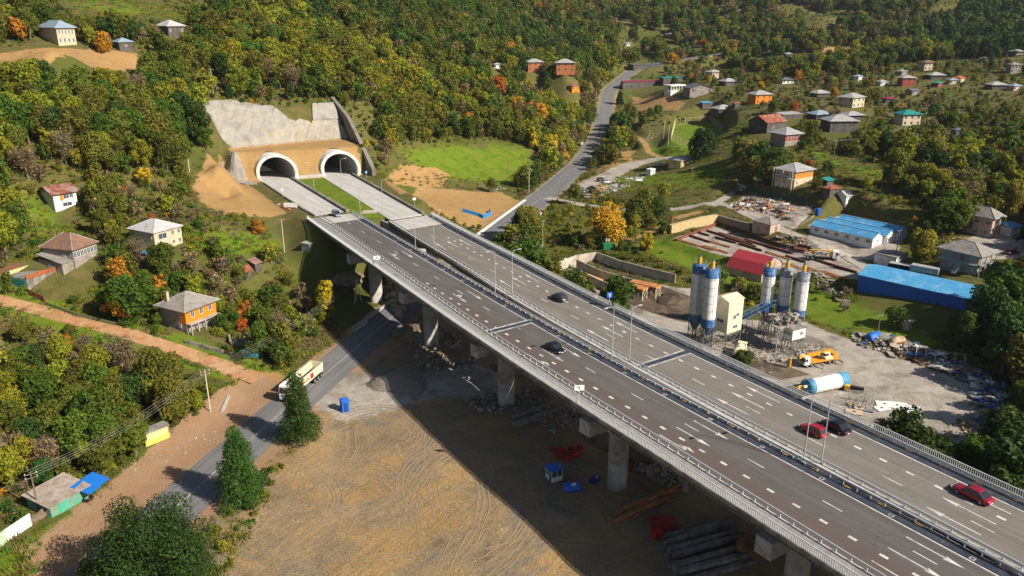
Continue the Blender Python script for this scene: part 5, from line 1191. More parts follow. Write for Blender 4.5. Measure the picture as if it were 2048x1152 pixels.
# red barn, blue warehouse, camp building
def swaprect(L_, F, R_p):   # long side along the left hand edge: local x runs from L to F
    x, y, z, th, w_, d_ = rect(L_, F, R_p); return x, y, z, th-math.pi/2, d_, w_
house(swaprect((1455,547),(1522,566),(1561,548)), 2.0, 'red', 'pink', 'barn with a big crimson curved roof behind the silos', kind='gambrel', rh=4.4, oh=.25, door=(1, 0, 0, M_WOOD), name='barn', cat='barn')
sp_ = swaprect((1717,571),(1943,625),(1969,600))
house(sp_, 3.0, 'sky', M_BBLUE, 'very long low warehouse with dark blue walls and bright blue roof', kind='gable', rh=1.6, oh=.35, name='warehouse', cat='warehouse')
def camp():
    x, y, z, th, w_, d_ = swaprect((1622,468),(1743,497),(1800,476)); root = empty('camp_building', (x, y, z), th, 'white prefabricated camp building with three bright blue gabled roofs', 'building'); CLEAR.append((x, y, 14))
    n = 3; dd_ = d_/n
    for i in range(n):
        yc = -d_/2+dd_*(i+.5); s = i*.9; wl = w_*(1-.0*i)
        mb = MB(); mb.bx(-wl/2+s, wl/2+s*.9, yc-dd_/2+.02, yc+dd_/2-.4, -1.5, 2.8, M_WHITE)
        for q in (-wl/2+s, wl/2+s*.9): mb.add([(q-.01, yc-dd_/2+.02, 2.79), (q-.01, yc+dd_/2-.4, 2.79), (q-.01, yc-.2, 4.25), (q+.01, yc-dd_/2+.02, 2.79), (q+.01, yc+dd_/2-.4, 2.79), (q+.01, yc-.2, 4.25)], [(0, 1, 2), (5, 4, 3)], M_WHITE)
        wo = mb.build('wall', M_WHITE, root); mb = MB(); a, b = yc-dd_/2-.25, yc+dd_/2-.2; m_ = (a+b)/2
        for (u0, z0, u1, z1) in ((a, 2.75, m_, 4.35), (m_, 4.35, b, 2.75)):
            vs = [(-wl/2+s-.3, u0, z0), (wl/2+s*.9+.3, u0, z0), (wl/2+s*.9+.3, u1, z1), (-wl/2+s-.3, u1, z1)]; vs += [(p[0], p[1], p[2]-.1) for p in vs]
            mb.add(vs, [(0, 1, 2, 3), (7, 6, 5, 4), (0, 4, 5, 1), (1, 5, 6, 2), (2, 6, 7, 3), (3, 7, 4, 0)], RM['sky'])
        rf_ = mb.build('roof', None, root); one('ridge_cap', mat('ridge_pale_blue', (.25, .5, .72), .5), rf_, 'bx', -wl/2+s-.3, wl/2+s*.9+.3, m_-.22, m_+.22, 4.34, 4.42); one('gap_shade', mat('gap_shade_blue', (.03, .12, .25), .5), rf_, 'bx', -wl/2+s-.3, wl/2+s*.9+.3, b-.02, b+.28, 2.60, 2.72)  # dark strip beside each roof paints the shaded gap between the modules
    for k in range(6): window(root, -w_/2+2.2+k*(w_-3.6)/5, -d_/2, 1.6, 1.5, 1.0, 0)
    for k in range(2): window(root, w_/2+.02+k*.81, -d_/2+dd_*(k+.5), 1.6, .9, .8, 1)
    o = MB().bx(-.45, .45, -.05, .05, 0, 2.0, M_GLASSB).build('door', None, root); o.location = (w_/2+.85, -d_/2+dd_*1.1, 0); o.rotation_euler = (0, 0, math.pi/2)
camp()
def container(L_, F, R_p, m, label, text=None, z=None):
    x, y, z, th, w_, d_ = swaprect(L_, F, R_p); w_, d_ = 7.2, 2.44; root = empty('shipping_container', (x, y, z), th, label, 'container')
    mb = MB(); mb.bx(-w_/2, w_/2, -d_/2, d_/2, .1, 2.55, m)
    for i in range(24): a = -w_/2+.15+i*(w_-.3)/24; mb.bx(a, a+.14, -d_/2-.035, d_/2+.035, .25, 2.45, m)
    mb.build('body', m, root)
    for u in (-w_/2, w_/2):
        for v in (-d_/2, d_/2): one('corner_post', m, root, 'box', (u, v, 1.35), (.16, .16, 2.55))
    one('roof', RM['pale'], root, 'bx', -w_/2, w_/2, -d_/2, d_/2, 2.56, 2.62)
    if text:
        c = bpy.data.curves.new('lettering', 'FONT'); c.body = text; c.size = .85; c.extrude = .01; c.align_x = 'CENTER'; o = bpy.data.objects.new('lettering', c); COL.objects.link(o); o.parent = root; o.location = (0, -d_/2-.05, 1.1); o.rotation_euler = (math.pi/2, 0, 0); c.materials.append(M_WHITE); dg = bpy.context.evaluated_depsgraph_get(); me = bpy.data.meshes.new_from_object(o.evaluated_get(dg)); M_ = (o.parent, o.location.copy(), o.rotation_euler.copy()); bpy.data.objects.remove(o); o = bpy.data.objects.new('lettering', me); COL.objects.link(o); o.parent, o.location, o.rotation_euler = M_
M_CGREY = mat('container_grey_green', (.27, .29, .25), .7, var=.15, dirt=(.2, .16, .12), dirt_amt=.3)
container((1779,542),(1820,549),(1830,540), M_NAVY, 'dark navy shipping container left of the grey green one'); container((1823,550),(1863,558),(1872,549), M_CGREY, 'grey green shipping container with white letters behind the blue warehouse', 'CHINA SHIPPING')
# far village: (base px, width px, roof, wall, floors, label)
FARH = [(1068,142,40,'pale','brick',2,'orange house with pale roof, the left of the pair by the far road'),(1130,143,46,'pale','brick',2,'orange house with pale roof, the right of the pair by the far road'),
 (994,137,16,'pale','white',1,'tiny white hut left of the two orange houses'),(1147,182,24,'tile','orange',1,'small orange hut with brown tiled roof beside the far road'),(1427,158,29,'pale','cream',2,'small cream house with pale roof above the grey roofed one'),
 (1458,170,36,'pale','wood',1,'low dark house with a pale roof below the small cream house'),(1521,206,46,'pale','orange',2,'house with orange walls and a pale roof in the middle of the village'),(1641,194,38,'pale','wood',1,'low house with white roof left of the orange tree'),
 (1705,214,52,'pale','cream',2,'cream two storey house with wide pale roof right of the orange tree'),(1447,226,46,'pale','wood',1,'low house with a pale pyramid roof near the sports pitch'),(1817,250,48,'teal','cream',2,'cream house with a bright teal roof'),
 (1681,264,70,'pale','wood',2,'large dark house with a wide pale roof behind bare trees'),(1641,238,46,'blue','wood',1,'low house with blue-grey roof behind the large pale roofed house'),(1706,240,44,'pale','wood',1,'pale hipped roof right behind the large pale roofed house'),
 (1573,167,30,'dark','white',1,'small white house with a dark roof'),(1777,206,21,'magenta','wood',1,'little house with a magenta roof'),(1716,160,20,'blue','white',1,'small pale house with light blue roof beside a red tree'),(1341,74,20,'pale','grey',1,'small pale roofed house in the far clearing'),
 (1481,31,16,'pale','white',2,'white house highest on the far slope'),(1454,94,12,'pale','white',1,'tiny white roofed house below the far clearing'),(1577,114,17,'pale','wood',1,'small grey roofed house left of the ploughed field'),
 (1690,112,18,'dark','white',1,'small white house below the ploughed field'),(1779,104,18,'rusty','white',2,'white house with reddish roof right of the ploughed field'),(1813,102,17,'pale','cream',2,'pale house beside the reddish roofed white house'),
 (1855,140,28,'tile','cream',2,'cream house with brown roof on the dim far slope'),(1873,158,36,'pale','wood',1,'grey roofed long house left of the bright orange roof'),(1875,174,23,'teal','red',1,'small red walled house with dull green roof'),
 (1919,164,26,'orange','cream',1,'house with bright orange roof in the far right village'),(1906,168,22,'blue','cream',1,'small blue-grey roof just left of the bright orange roof'),(1814,172,32,'pale','red',2,'red brick house with a pale roof'),(1826,190,26,'dark','grey',1,'grey gabled house in front of the red brick house'),
 (1804,150,24,'grey','grey',1,'dim grey pyramid roof above the red brick house'),(2035,110,26,'pale','grey',1,'pale roofed house at the top right edge'),(1968,124,16,'grey','grey',1,'dim grey hut on the shaded right slope'),(2028,146,26,'grey','grey',2,'dim brownish house on the shaded right slope'),
 (1995,178,38,'pale','wood',1,'long pale roof near the right edge'),(2031,180,27,'blue','cream',1,'cream house with a blue-grey roof at the right edge'),(1256,92,14,'pale','white',1,'tiny white house below the far forest'),(1914,285,24,'dark','grey',2,'ruined dark roofed tower house among yellow-green trees'),
 (1003,207,17,'pale','cream',1,'little gabled shed on the wooded knoll'),(1765,171,22,'pale','white',1,'small white sheds left of the red brick house')]
for (px, py, wp, rf, wl, fl, lab) in FARH:
    p = gp(px, py); d = proj(p.x, p.y, p.z)[2]; w_ = wp*d/FPX*.80; dp = w_*.78; th = .35+.3*math.sin(px*1.7); h = 2.9*fl
    small = w_ < 7.5
    house((p.x, p.y+dp*.3, p.z-.3, th, w_, dp), h, rf, wl, lab, kind='gable' if 'gable' in lab else 'hip', rh=dp*.24, oh=.9 if not small else .5, wins=row(0, 2 if small else 3, 1.5, 1.1, 1.3)+(row(0, 3, 4.3, 1.1, 1.3) if fl == 2 else [])+row(3, 2, h-1.4, 1, 1.2), far=True)
def roof_only(px, py, w_, d_, rf, label, h=2.4, th=.3):
    p = gp(px, py); house((p.x, p.y, p.z-.2, th, w_, d_), h, rf, 'wood', label, kind='shed', rh=.5, oh=.3, far=True, name='shed', cat='shed', wins=[(0, 0, 1.2, 1.2, 1)])
roof_only(1523, 122, 26, 5, 'pale', 'long flat white roofed shed in the far orchard'); roof_only(1600, 118, 20, 4, 'grey', 'long grey shed row left of the ploughed field'); roof_only(1577, 236, 12, 7, 'pale', 'grey arched shed between the red barn roof and the blue roof', 2.5)
roof_only(1412, 213, 8, 4, 'sky', 'small bright blue roofed shed left of the pale pyramid roof'); roof_only(1478, 213, 8, 3, 'rusty', 'small red shed beside the pale pyramid roof'); roof_only(1344, 165, 20, 8, 'teal', 'green roofed shed behind the white columned building', 4)
roof_only(1292, 134, 30, 12, 'dark', 'cluster of dark flat roofs where the road disappears'); roof_only(1294, 172, 44, 5, 'magenta', 'long crimson roof beside the far road', 4, .25); roof_only(1258, 176, 14, 6, 'pale', 'pale flat roofs at the roadside by the long crimson roof', 3)
def whitehouse():
    x, y, z, th, w_, d_ = hrect((1328,187),(1341,192),(1369,187)); root = empty('columned_building', (x, y, z), th, 'white flat roofed building with an open columned upper floor', 'building'); CLEAR.append((x, y, 9))
    one('lower_wall', M_WHITE, root, 'bx', -w_/2, w_/2, -d_/2, d_/2, -2, 3.0); one('roof', M_WHITE, root, 'bx', -w_/2-.4, w_/2+.4, -d_/2-.4, d_/2+.4, 6.2, 7.0); one('inner_wall', WM['grey'], root, 'bx', -w_/2+2.2, w_/2-.5, -d_/2+2.2, d_/2-.3, 3.0, 6.2)
    for i in range(6): one('column', M_WHITE, root, 'box', (-w_/2+.2+i*(w_-.4)/5, -d_/2+.25, 4.6), (.4, .4, 3.2))
    for i in range(1, 3): one('column', M_WHITE, root, 'box', (-w_/2+.2, -d_/2+.25+i*(d_-.5)/2, 4.6), (.4, .4, 3.2))
whitehouse()
p = gp(1395, 188); house((p.x, p.y, p.z, .2, 17, 12), 4.5, 'dark', 'grey', 'grey gabled hall with two dark windows beside the white columned building', kind='gable', ridge='y', rh=2.6, far=True, wins=row(0, 2, 3, 1.4, 1.6), name='hall', cat='hall')
# ------------------------------------------------------------------ concrete plant
M_SILO = mat('silo_white', (.70, .70, .68), .6, var=.08, dirt=(.42, .33, .26), dirt_amt=.22, dscale=.7)
M_SILOB = mat('silo_blue', (.025, .13, .36), .55, var=.15, dirt=(.22, .24, .28), dirt_amt=.3, dscale=.7)
M_SILOG = mat('silo_weathered_grey', (.28, .29, .31), .7, var=.25, dirt=(.06, .12, .24), dirt_amt=.4, dscale=.5)
def silo(px, py, r, leg, body, label, topm, seed=0):
    p = gp(px, py); root = empty('cement_silo', (p.x, p.y, p.z), .3+seed, label, 'silo', 'cement silos'); CLEAR.append((p.x, p.y, 3)); z1 = leg; z2 = leg+body
    mb = MB(); mb.lathe([(.35, leg-2.2), (r, z1)], M_SILOB, 24); mb.lathe([(r, z1), (r, z1+1.9)], M_SILOB, 24); mb.build('cone', None, root)
    one('shell', M_SILO, root, 'lathe', [(r, z1+1.9), (r, z2-1.9)], M_SILO, 28); mb = MB(); mb.lathe([(r, z2-1.9), (r, z2), (0, z2+.35)], topm, 28); mb.build('top_band', None, root)
    mb = MB(); n = int((body-3.8)/1.5)
    for i in range(n+2):
        z = z1+.1+(body-.3)*i/(n+1); mb.lathe([(r+.005, z-.035), (r+.045, z), (r+.005, z+.035)], M_STEEL, 24)
        a = (i*2.1+seed) % 6.28; 
        for k in range(3): b = a+k*2.09; mb.tube((r*1.012*math.cos(b), r*1.012*math.sin(b), z), (r*1.012*math.cos(b), r*1.012*math.sin(b), z+(body-.3)/(n+1)), .025, M_STEEL, 4)
    mb.build('hoops', M_STEEL, root)
    mb = MB(); q = r*.92
    C = [(q*math.cos(math.pi/4+i*math.pi/2), q*math.sin(math.pi/4+i*math.pi/2)) for i in range(4)]
    for i in range(4):
        c = C[i]; d = C[(i+1) % 4]; mb.tube((c[0], c[1], -.2), (c[0], c[1], leg+1.2), .11, M_STEEL, 6)
        for k in range(3):
            za, zb = leg*k/3, leg*(k+1)/3; mb.tube((c[0], c[1], za), (d[0], d[1], zb), .05, M_STEEL, 4); mb.tube((d[0], d[1], za), (c[0], c[1], zb), .05, M_STEEL, 4); mb.tube((c[0], c[1], zb), (d[0], d[1], zb), .06, M_STEEL, 4)
    mb.build('leg_frame', M_STEEL, root)
    mb = MB()
    for i in range(10):
        a, b = 2*math.pi*i/10, 2*math.pi*(i+1)/10; P, Q = (r*math.cos(a), r*math.sin(a)), (r*math.cos(b), r*math.sin(b))
        mb.tube((*P, z2), (*P, z2+1.1), .03, M_STEELL, 4); mb.tube((*P, z2+1.1), (*Q, z2+1.1), .03, M_STEELL, 4); mb.tube((*P, z2+.6), (*Q, z2+.6), .025, M_STEELL, 4)
    mb.build('top_railing', M_STEELL, root); mb = MB(); mb.tube((0, 0, z2+.2), (0, 0, z2+2.0), .46, M_YEL, 14); mb.tube((0, 0, z2+2.0), (0, 0, z2+2.7), .28, M_BLUE, 10, .16); mb.build('dust_filter', None, root)
    mb = MB(); a = -1.9
    for s in (-.22, .22): mb.tube(((r+.25)*math.cos(a)-s*math.sin(a), (r+.25)*math.sin(a)+s*math.cos(a), .3), ((r+.25)*math.cos(a)-s*math.sin(a), (r+.25)*math.sin(a)+s*math.cos(a), z2+.9), .03, M_STEELL, 4)
    z = .5
    while z < z2: mb.tube(((r+.25)*math.cos(a)+.22*math.sin(a), (r+.25)*math.sin(a)-.22*math.cos(a), z), ((r+.25)*math.cos(a)-.22*math.sin(a), (r+.25)*math.sin(a)+.22*math.cos(a), z), .018, M_STEELL, 4, caps=False); z += .45
    mb.build('ladder', M_STEELL, root); return p
silo(1386,692,1.6,6.6,13.9,'rear left cement silo of the tall pair beside the bridge',M_SILOB,0)
silo(1411,703,1.6,6.6,13.9,'front right cement silo of the tall pair beside the bridge',M_SILOB,1.3)
silo(1526,668,1.5,6.3,11.0,'left cement silo of the group of three',M_SILOB,2.2)
silo(1559,670,1.5,6.3,11.0,'middle cement silo of the group of three with rust stains',M_SILOG,3.1)
silo(1591,680,1.5,6.3,11.0,'right cement silo of the group of three with weathered grey top',M_SILOG,4.4)
def legs(mb, w_, d_, z0, z1, m, n=2, r=.10):
    xs = [-w_/2+w_*i/(n-1) for i in range(n)]
    for y in (-d_/2, d_/2):
        for x in xs: mb.tube((x, y, z0), (x, y, z1), r, m, 5)
        for a, b in zip(xs[:-1], xs[1:]): mb.tube((a, y, z0), (b, y, z1), r*.5, m, 4); mb.tube((b, y, z0), (a, y, z1), r*.5, m, 4); mb.tube((a, y, (z0+z1)/2), (b, y, (z0+z1)/2), r*.5, m, 4)
    for x in xs: mb.tube((x, -d_/2, z0), (x, d_/2, z1), r*.5, m, 4); mb.tube((x, d_/2, z0), (x, -d_/2, z1), r*.5, m, 4)
p = gp(1449, 693); root = empty('mixing_tower', tuple(p), .62, 'cream coloured mixing tower on legs right of the tall silos', 'tower'); CLEAR.append((p.x, p.y, 5))
mb = MB(); mb.bx(-2.6, 2.6, -2.3, 2.3, 4.6, 12.6, M_CREAM); mb.build('wall', None, root)
mb = MB(); mb.add([(-2.8, -2.5, 12.55), (2.8, -2.5, 12.55), (2.8, 0, 13.5), (-2.8, 0, 13.5), (2.8, 2.5, 12.55), (-2.8, 2.5, 12.55)], [(0, 1, 2, 3), (3, 2, 4, 5), (1, 4, 2), (0, 3, 5)], M_CREAM); mb.build('roof', None, root)
for (f, u, z, a, b) in ((0, -.1, 8.4, 1.0, 1.1), (0, .35, 8.8, 1.0, .9), (0, .1, 5.9, 1.6, .9), (3, 0, 7.4, 2.4, .9)):
    q = facept(f, u*2.4, 5.2, 4.6); window(root, q[0]+(-.02 if f == 3 else 0), q[1]-(.02 if f == 0 else 0), z, a, b, f)
mb = MB(); legs(mb, 5.0, 4.4, -.2, 4.6, M_STEEL, 2, .14); mb.build('leg_frame', M_STEEL, root)
a = gp(1478, 690); b = gp(1545, 672); a = Vector((a.x, a.y, 7.0)); b = Vector((b.x, b.y, 9.4)); root = empty('conveyor', tuple(a), 0, 'blue lattice conveyor between the cream tower and the three silos', 'conveyor'); mb = MB(); t = (b-a); nr = Vector((-t.y, t.x, 0)).normalized()*.7
K = 9
for s in (-1, 1):
    for dz in (0, 1.1): mb.tube(nr*s+Vector((0, 0, dz)), t+nr*s+Vector((0, 0, dz)), .07, M_SILOB, 4)
    for i in range(K): u, v = t*(i/K), t*((i+1)/K); mb.tube(u+nr*s, v+nr*s+Vector((0, 0, 1.1)), .045, M_SILOB, 4); mb.tube(v+nr*s, v+nr*s+Vector((0, 0, 1.1)), .045, M_SILOB, 4)
mb.build('truss', M_SILOB, root); mb = MB(); mb.quad(*[tuple(v) for v in (-nr*.8, t-nr*.8, t+nr*.8, nr*.8)], M_BLK); mb.build('belt', M_BLK, root)
mb = MB()
for k in (.25, .62, .95):
    q = t*k
    for s in (-1, 1): mb.tube(q+nr*s, Vector((q.x+nr.x*s*1.5, q.y+nr.y*s*1.5, -a.z-.2)), .09, M_STEEL, 5); 
    mb.tube(q+nr, Vector((q.x-nr.x*1.3, q.y-nr.y*1.3, -a.z+2)), .05, M_STEEL, 4)
mb.build('support', M_STEEL, root)
p = gp(1562, 694); root = empty('batching_platform', tuple(p), .35, 'elevated grey batching platform full of machinery below the three silos', 'platform'); CLEAR.append((p.x, p.y, 6))
mb = MB(); legs(mb, 7.5, 5.5, -.2, 6.2, M_STEELL, 4, .11); mb.build('leg_frame', M_STEELL, root); mb = MB(); mb.bx(-4, 4, -3, 3, 6.2, 6.45, M_STEELL); mb.build('floor', None, root); r = random.Random(3); mb = MB()
for i in range(46): mb.box((r.uniform(-3.4, 3.4), r.uniform(-2.4, 2.4), 6.8+r.uniform(0, 1.3)), (r.uniform(.2, 1.6), r.uniform(.2, 1.2), r.uniform(.3, 1.4)), r.choice([M_CONC, M_STEELL, M_STEEL, M_CONCD, M_RUST]), r.uniform(0, 3))
for i in range(24): a = Vector((r.uniform(-3.6, 3.6), r.uniform(-2.6, 2.6), 6.4)); mb.tube(a, a+Vector((r.uniform(-1.6, 1.6), r.uniform(-1.6, 1.6), r.uniform(.8, 2.6))), .06, M_STEELL, 4)
mb.build('mixer_machinery', None, root)
p = gp(1583, 704); root = empty('control_cabin', tuple(p), .5, 'white control cabin on steel legs at the front of the batching platform', 'cabin'); mb = MB(); mb.bx(-2.1, 2.1, -1.5, 1.5, 3.8, 6.3, M_WHITE); mb.build('wall', None, root); one('roof', M_CONCD, root, 'bx', -2.3, 2.3, -1.7, 1.7, 6.31, 6.5)
for u in (-.6, 0, .6): q = facept(3, u*1.3, 4.2, 3.0); window(root, q[0]-.02, q[1], 5.2, .7, .8, 3)
window(root, .8, -1.52, 5.1, .9, .9, 0); mb = MB(); legs(mb, 4.0, 2.8, -.2, 3.8, M_STEEL, 3, .1); mb.build('leg_frame', M_STEEL, root)
def lying_silo():
    a = gp(1618, 788); b = gp(1678, 775); d = (b-a); L = 10.6; root = empty('cement_silo', ((a.x+b.x)/2, (a.y+b.y)/2, a.z+1.75), math.atan2(d.y, d.x), 'white and light blue cement silo lying on its side next to the bridge', 'silo')
    X = Matrix.Translation((-L/2, 0, 0)) @ Matrix.Rotation(math.pi/2, 4, 'Y'); M_LB = mat('silo_light_blue', (.07, .27, .46), .55, var=.2, dirt=(.03, .1, .2), dirt_amt=.2); mb = MB(); mb.lathe([(0, .0), (1.7, .15), (1.7, 1.7)], M_LB, 24, M=X); mb.lathe([(1.7, L-2.0), (1.7, L), (1.2, L+.1), (0, L-.2)], M_LB, 24, M=X); mb.build('end_band', None, root)
    one('shell', M_SILO, root, 'lathe', [(1.7, 1.7), (1.7, L-2.0)], M_SILO, 28, (0, 0, 0), X); mb = MB()
    for i in range(7): z = .9+i*(L-1.8)/6; mb.lathe([(1.705, z-.04), (1.745, z), (1.705, z+.04)], M_STEELL, 24, M=X)
    for s in (-.25, .25): mb.tube((-L/2-.3, s, 1.95), (L/2, s, 1.95), .03, M_STEELL, 4)
    mb.build('hoops', M_STEELL, root); mb = MB()
    for i in range(8):
        t_ = 2*math.pi*i/8; mb.tube((-L/2+.1, 1.6*math.cos(t_), 1.6*math.sin(t_)), (-L/2-1.1, 1.6*math.cos(t_), 1.6*math.sin(t_)), .035, M_STEEL, 4); u_ = 2*math.pi*(i+1)/8
        mb.tube((-L/2-1.1, 1.6*math.cos(t_), 1.6*math.sin(t_)), (-L/2-1.1, 1.6*math.cos(u_), 1.6*math.sin(u_)), .035, M_STEEL, 4)
    mb.build('top_railing', M_STEEL, root); mb = MB(); mb.tube((-L/2, .3, 0), (-L/2-1.9, .3, 0), .45, M_YEL, 12); mb.tube((-L/2, -.5, .5), (-L/2-1.0, -.5, .5), .3, M_WHITE, 10); mb.build('dust_filter', None, root)
lying_silo()
# ------------------------------------------------------------------ aggregate bays
M_BAY = mat('bay_concrete', (.48, .44, .36), .92, var=.15, scale=.6, dirt=(.28, .24, .18), dirt_amt=.5, dscale=.3, bmp=.1)
def wallrun(name, pts, label, h=3.0, t_=.35, m=M_BAY, z=None, cat='wall', z1s=None):
    W_ = [gp(*q) for q in pts]; mb = MB()
    for i in range(len(W_)-1):
        a, b = W_[i], W_[i+1]; d = (b-a); d.z = 0; nr = Vector((-d.y, d.x, 0)).normalized()*t_/2; L = d.length; ex = d.normalized()*.0
        ha, hb = (z1s[i], z1s[i+1]) if z1s else (a.z+h, b.z+h)
        mb.prism([(a.x-nr.x, a.y-nr.y), (b.x-nr.x, b.y-nr.y), (b.x+nr.x, b.y+nr.y), (a.x+nr.x, a.y+nr.y)], min(a.z, b.z)-1.0, [ha, hb, hb, ha], m)
    return tag(mb.build(name, m), label, cat)
wallrun('bay_wall', [(1105,548),(1152,528),(1192,522)], 'pale concrete end wall of the storage bays nearest the bridge', 3.0)
wallrun('bay_wall', [(1193,522),(1240,540),(1300,556),(1350,568)], 'long concrete back wall of the storage bays with dark streaks', 3.0)
wallrun('bay_wall', [(1153,536),(1200,558),(1250,573),(1297,585)], 'middle concrete dividing wall of the storage bays', 2.8)
wallrun('bay_wall', [(1160,558),(1200,577),(1245,594)], 'front concrete dividing wall of the storage bays with a rounded end', 2.6)
def hopper(px, py, th, label):
    p = gp(px, py); root = empty('aggregate_hopper', tuple(p), th, label, 'hopper'); CLEAR.append((p.x, p.y, 3)); mb = MB(); legs(mb, 8.2, 2.6, 0, 3.0, M_CREAM, 4, .12); mb.tube((-4.1, -1.3, .5), (4.1, -1.3, .5), .08, M_CREAM, 5); mb.build('leg_frame', M_CREAM, root)
    mb = MB(); mb.bx(-4.4, 4.4, -1.6, 1.6, 3.0, 3.5, M_TIMB); mb.build('bin_top', None, root); mb = MB()
    for i in range(4): x = -3.1+i*2.07; mb.add([(x-.95, -1.2, 3), (x+.95, -1.2, 3), (x+.95, 1.2, 3), (x-.95, 1.2, 3), (x-.3, -.3, 1.2), (x+.3, -.3, 1.2), (x+.3, .3, 1.2), (x-.3, .3, 1.2)], [(0, 4, 5, 1), (1, 5, 6, 2), (2, 6, 7, 3), (3, 7, 4, 0)], M_STEEL)
    mb.build('hopper_cone', M_STEEL, root)
hopper(1263, 594, math.radians(-37), 'front steel aggregate hopper on cream legs in the storage bays'); hopper(1289, 590, math.radians(-37), 'rear steel aggregate hopper with orange top in the storage bays')
M_MUD = mat('wet_aggregate', (.075, .055, .038), .9, var=.4, scale=.8, dirt=(.17, .13, .09), dirt_amt=.4, dscale=.25, bmp=.4)
o = drape('yard_mud', [(1165,548),(1205,532),(1290,562),(1345,580),(1400,600),(1430,640),(1370,645),(1300,625),(1240,600),(1190,575)], .03, .1, M_MUD); tag(o, kind='structure')
o = drape('yard_mud', [(1440,720),(1500,712),(1580,735),(1620,750),(1560,760),(1490,745)], .025, .1, M_MUD); tag(o, kind='structure')
def pile(px, py, R, H, m, label, seed=1):
    p = gp(px, py); r = np.random.default_rng(seed); mb = MB(); n, k = 28, 9; vs = []
    for j in range(k+1):
        for i in range(n):
            a = 2*math.pi*i/n; q = j/k; rr = R*(1-q)**.9*(1+.16*math.sin(3*a+seed)+.06*r.normal()); vs.append((rr*math.cos(a), rr*math.sin(a), H*(q**.8)*(1+.05*r.normal())-.2*(j == 0)))
    mb.add(vs, [(j*n+i, j*n+(i+1) % n, (j+1)*n+(i+1) % n, (j+1)*n+i) for j in range(k) for i in range(n)], m, None, True); return tag(mb.build('aggregate_pile', m, None, tuple(p)), label, None, None, 'stuff')
pile(1168, 562, 5, 2.6, M_ROCKY if False else mat('ochre_sand', (.42, .27, .11), .95, var=.3, bmp=.3), 'ochre heap of sand in the first storage bay', 2); pile(1355, 600, 6, 1.6, M_MUD, 'dark low aggregate pile at the open end of the bays', 3); pile(800, 765, 6.5, 2.4, mat('grey_gravel', (.20, .18, .15), .95, var=.35, scale=2, bmp=.4), 'grey gravel pile in the shade beside the low road', 4)
# ------------------------------------------------------------------ heaps of loose material
def heap(name, poly, n, smin, smax, mats_, label, hmax=.6, flat=.5, seed=1, rods=0, kind='stuff', rodm=None, rl=(1, 4), sheets=0):
    r = random.Random(seed); P = [tuple(gp(*q))[:2] for q in poly]; xs = [q[0] for q in P]; ys = [q[1] for q in P]; mb = MB(); pts = []
    while len(pts) < n+rods+sheets:
        x = np.array([r.uniform(min(xs), max(xs)) for _ in range(400)]); y = np.array([r.uniform(min(ys), max(ys)) for _ in range(400)]); k = sdf(P, x, y); pts += [(a, b, c) for a, b, c in zip(x, y, k) if c < 0]
    A = np.array(pts[:n+rods+sheets]); Zz = height(A[:, 0], A[:, 1])
    for i in range(n+rods+sheets):
        x, y, c = A[i]; z = Zz[i]+min(hmax, -c*.35)*r.random()
        if i < n:
            s = r.uniform(smin, smax)**1.0; X = Matrix.Translation((x, y, z+s*.2)) @ Matrix.Rotation(r.uniform(0, 6.3), 4, 'Z') @ Matrix.Rotation(r.uniform(-.5, .5), 4, 'X')
            a, b, cc = s*r.uniform(.5, 1), s*r.uniform(.4, .9), s*r.uniform(.25, .8)*flat*1.4
            v = [(u*a*r.uniform(.6, 1.1)/2, w_*b*r.uniform(.6, 1.1)/2, q*cc*r.uniform(.6, 1.1)/2) for u in (-1, 1) for w_ in (-1, 1) for q in (-1, 1)]
            mb.add(v, [(0, 1, 3, 2), (4, 6, 7, 5), (0, 4, 5, 1), (2, 3, 7, 6), (0, 2, 6, 4), (1, 5, 7, 3)], r.choice(mats_), X)
        elif i < n+rods:
            L = r.uniform(*rl); t_ = r.uniform(0, 3.14); d = Vector((math.cos(t_)*L/2, math.sin(t_)*L/2, r.uniform(-.2, .3))); c_ = Vector((x, y, z+.25)); mb.tube(c_-d, c_+d, r.uniform(.03, .08), r.choice(rodm or mats_), 4)
        else:
            X = Matrix.Translation((x, y, z+.35)) @ Matrix.Rotation(r.uniform(0, 6.3), 4, 'Z') @ Matrix.Rotation(r.uniform(-.35, .35), 4, 'X'); a, b = r.uniform(.8, 2.2), r.uniform(.6, 1.3)
            mb.add([(-a, -b, 0), (a, -b, 0), (a, b, .1), (-a, b, 0), (-a, -b, -.05), (a, -b, -.05), (a, b, .05), (-a, b, -.05)], [(0, 1, 2, 3), (7, 6, 5, 4), (0, 4, 5, 1), (1, 5, 6, 2), (2, 6, 7, 3), (3, 7, 4, 0)], r.choice(mats_), X)
    return tag(mb.build(name), label, None, None, kind)
SCRAP = [M_CONC, M_CONCD, M_WHITE, M_STEELL]; M_ROCK = mat('rock', (.36, .32, .25), .95, var=.3, scale=1, bmp=.3); M_ROCKD = mat('dark_rock', (.22, .19, .15), .95, var=.3, scale=1, bmp=.3); M_ROCKY = mat('ochre_rock', (.50, .38, .20), .95, var=.3)
heap('rubble', [(1700,672),(1760,668),(1830,690),(1900,712),(1990,760),(2010,790),(1960,775),(1870,735),(1780,712),(1720,692)], 430, .25, 1.5, SCRAP+[M_CONCD, M_BLUE, M_ROCK, M_RUST, M_WOOD], 'strip of scrap and rubble along the upper edge of the grey yard', .8, seed=2, rods=70, rodm=[M_STEELL, M_WOODL, M_STEEL], sheets=36)
heap('rubble', [(1940,760),(2005,770),(2020,840),(1985,870),(1930,850),(1950,810)], 240, .3, 1.7, SCRAP+[M_BLUE, M_CONCD], 'pile of broken slabs and scrap at the right end of the grey yard', 1.0, seed=3, rods=40, rodm=[M_STEELL], sheets=30)
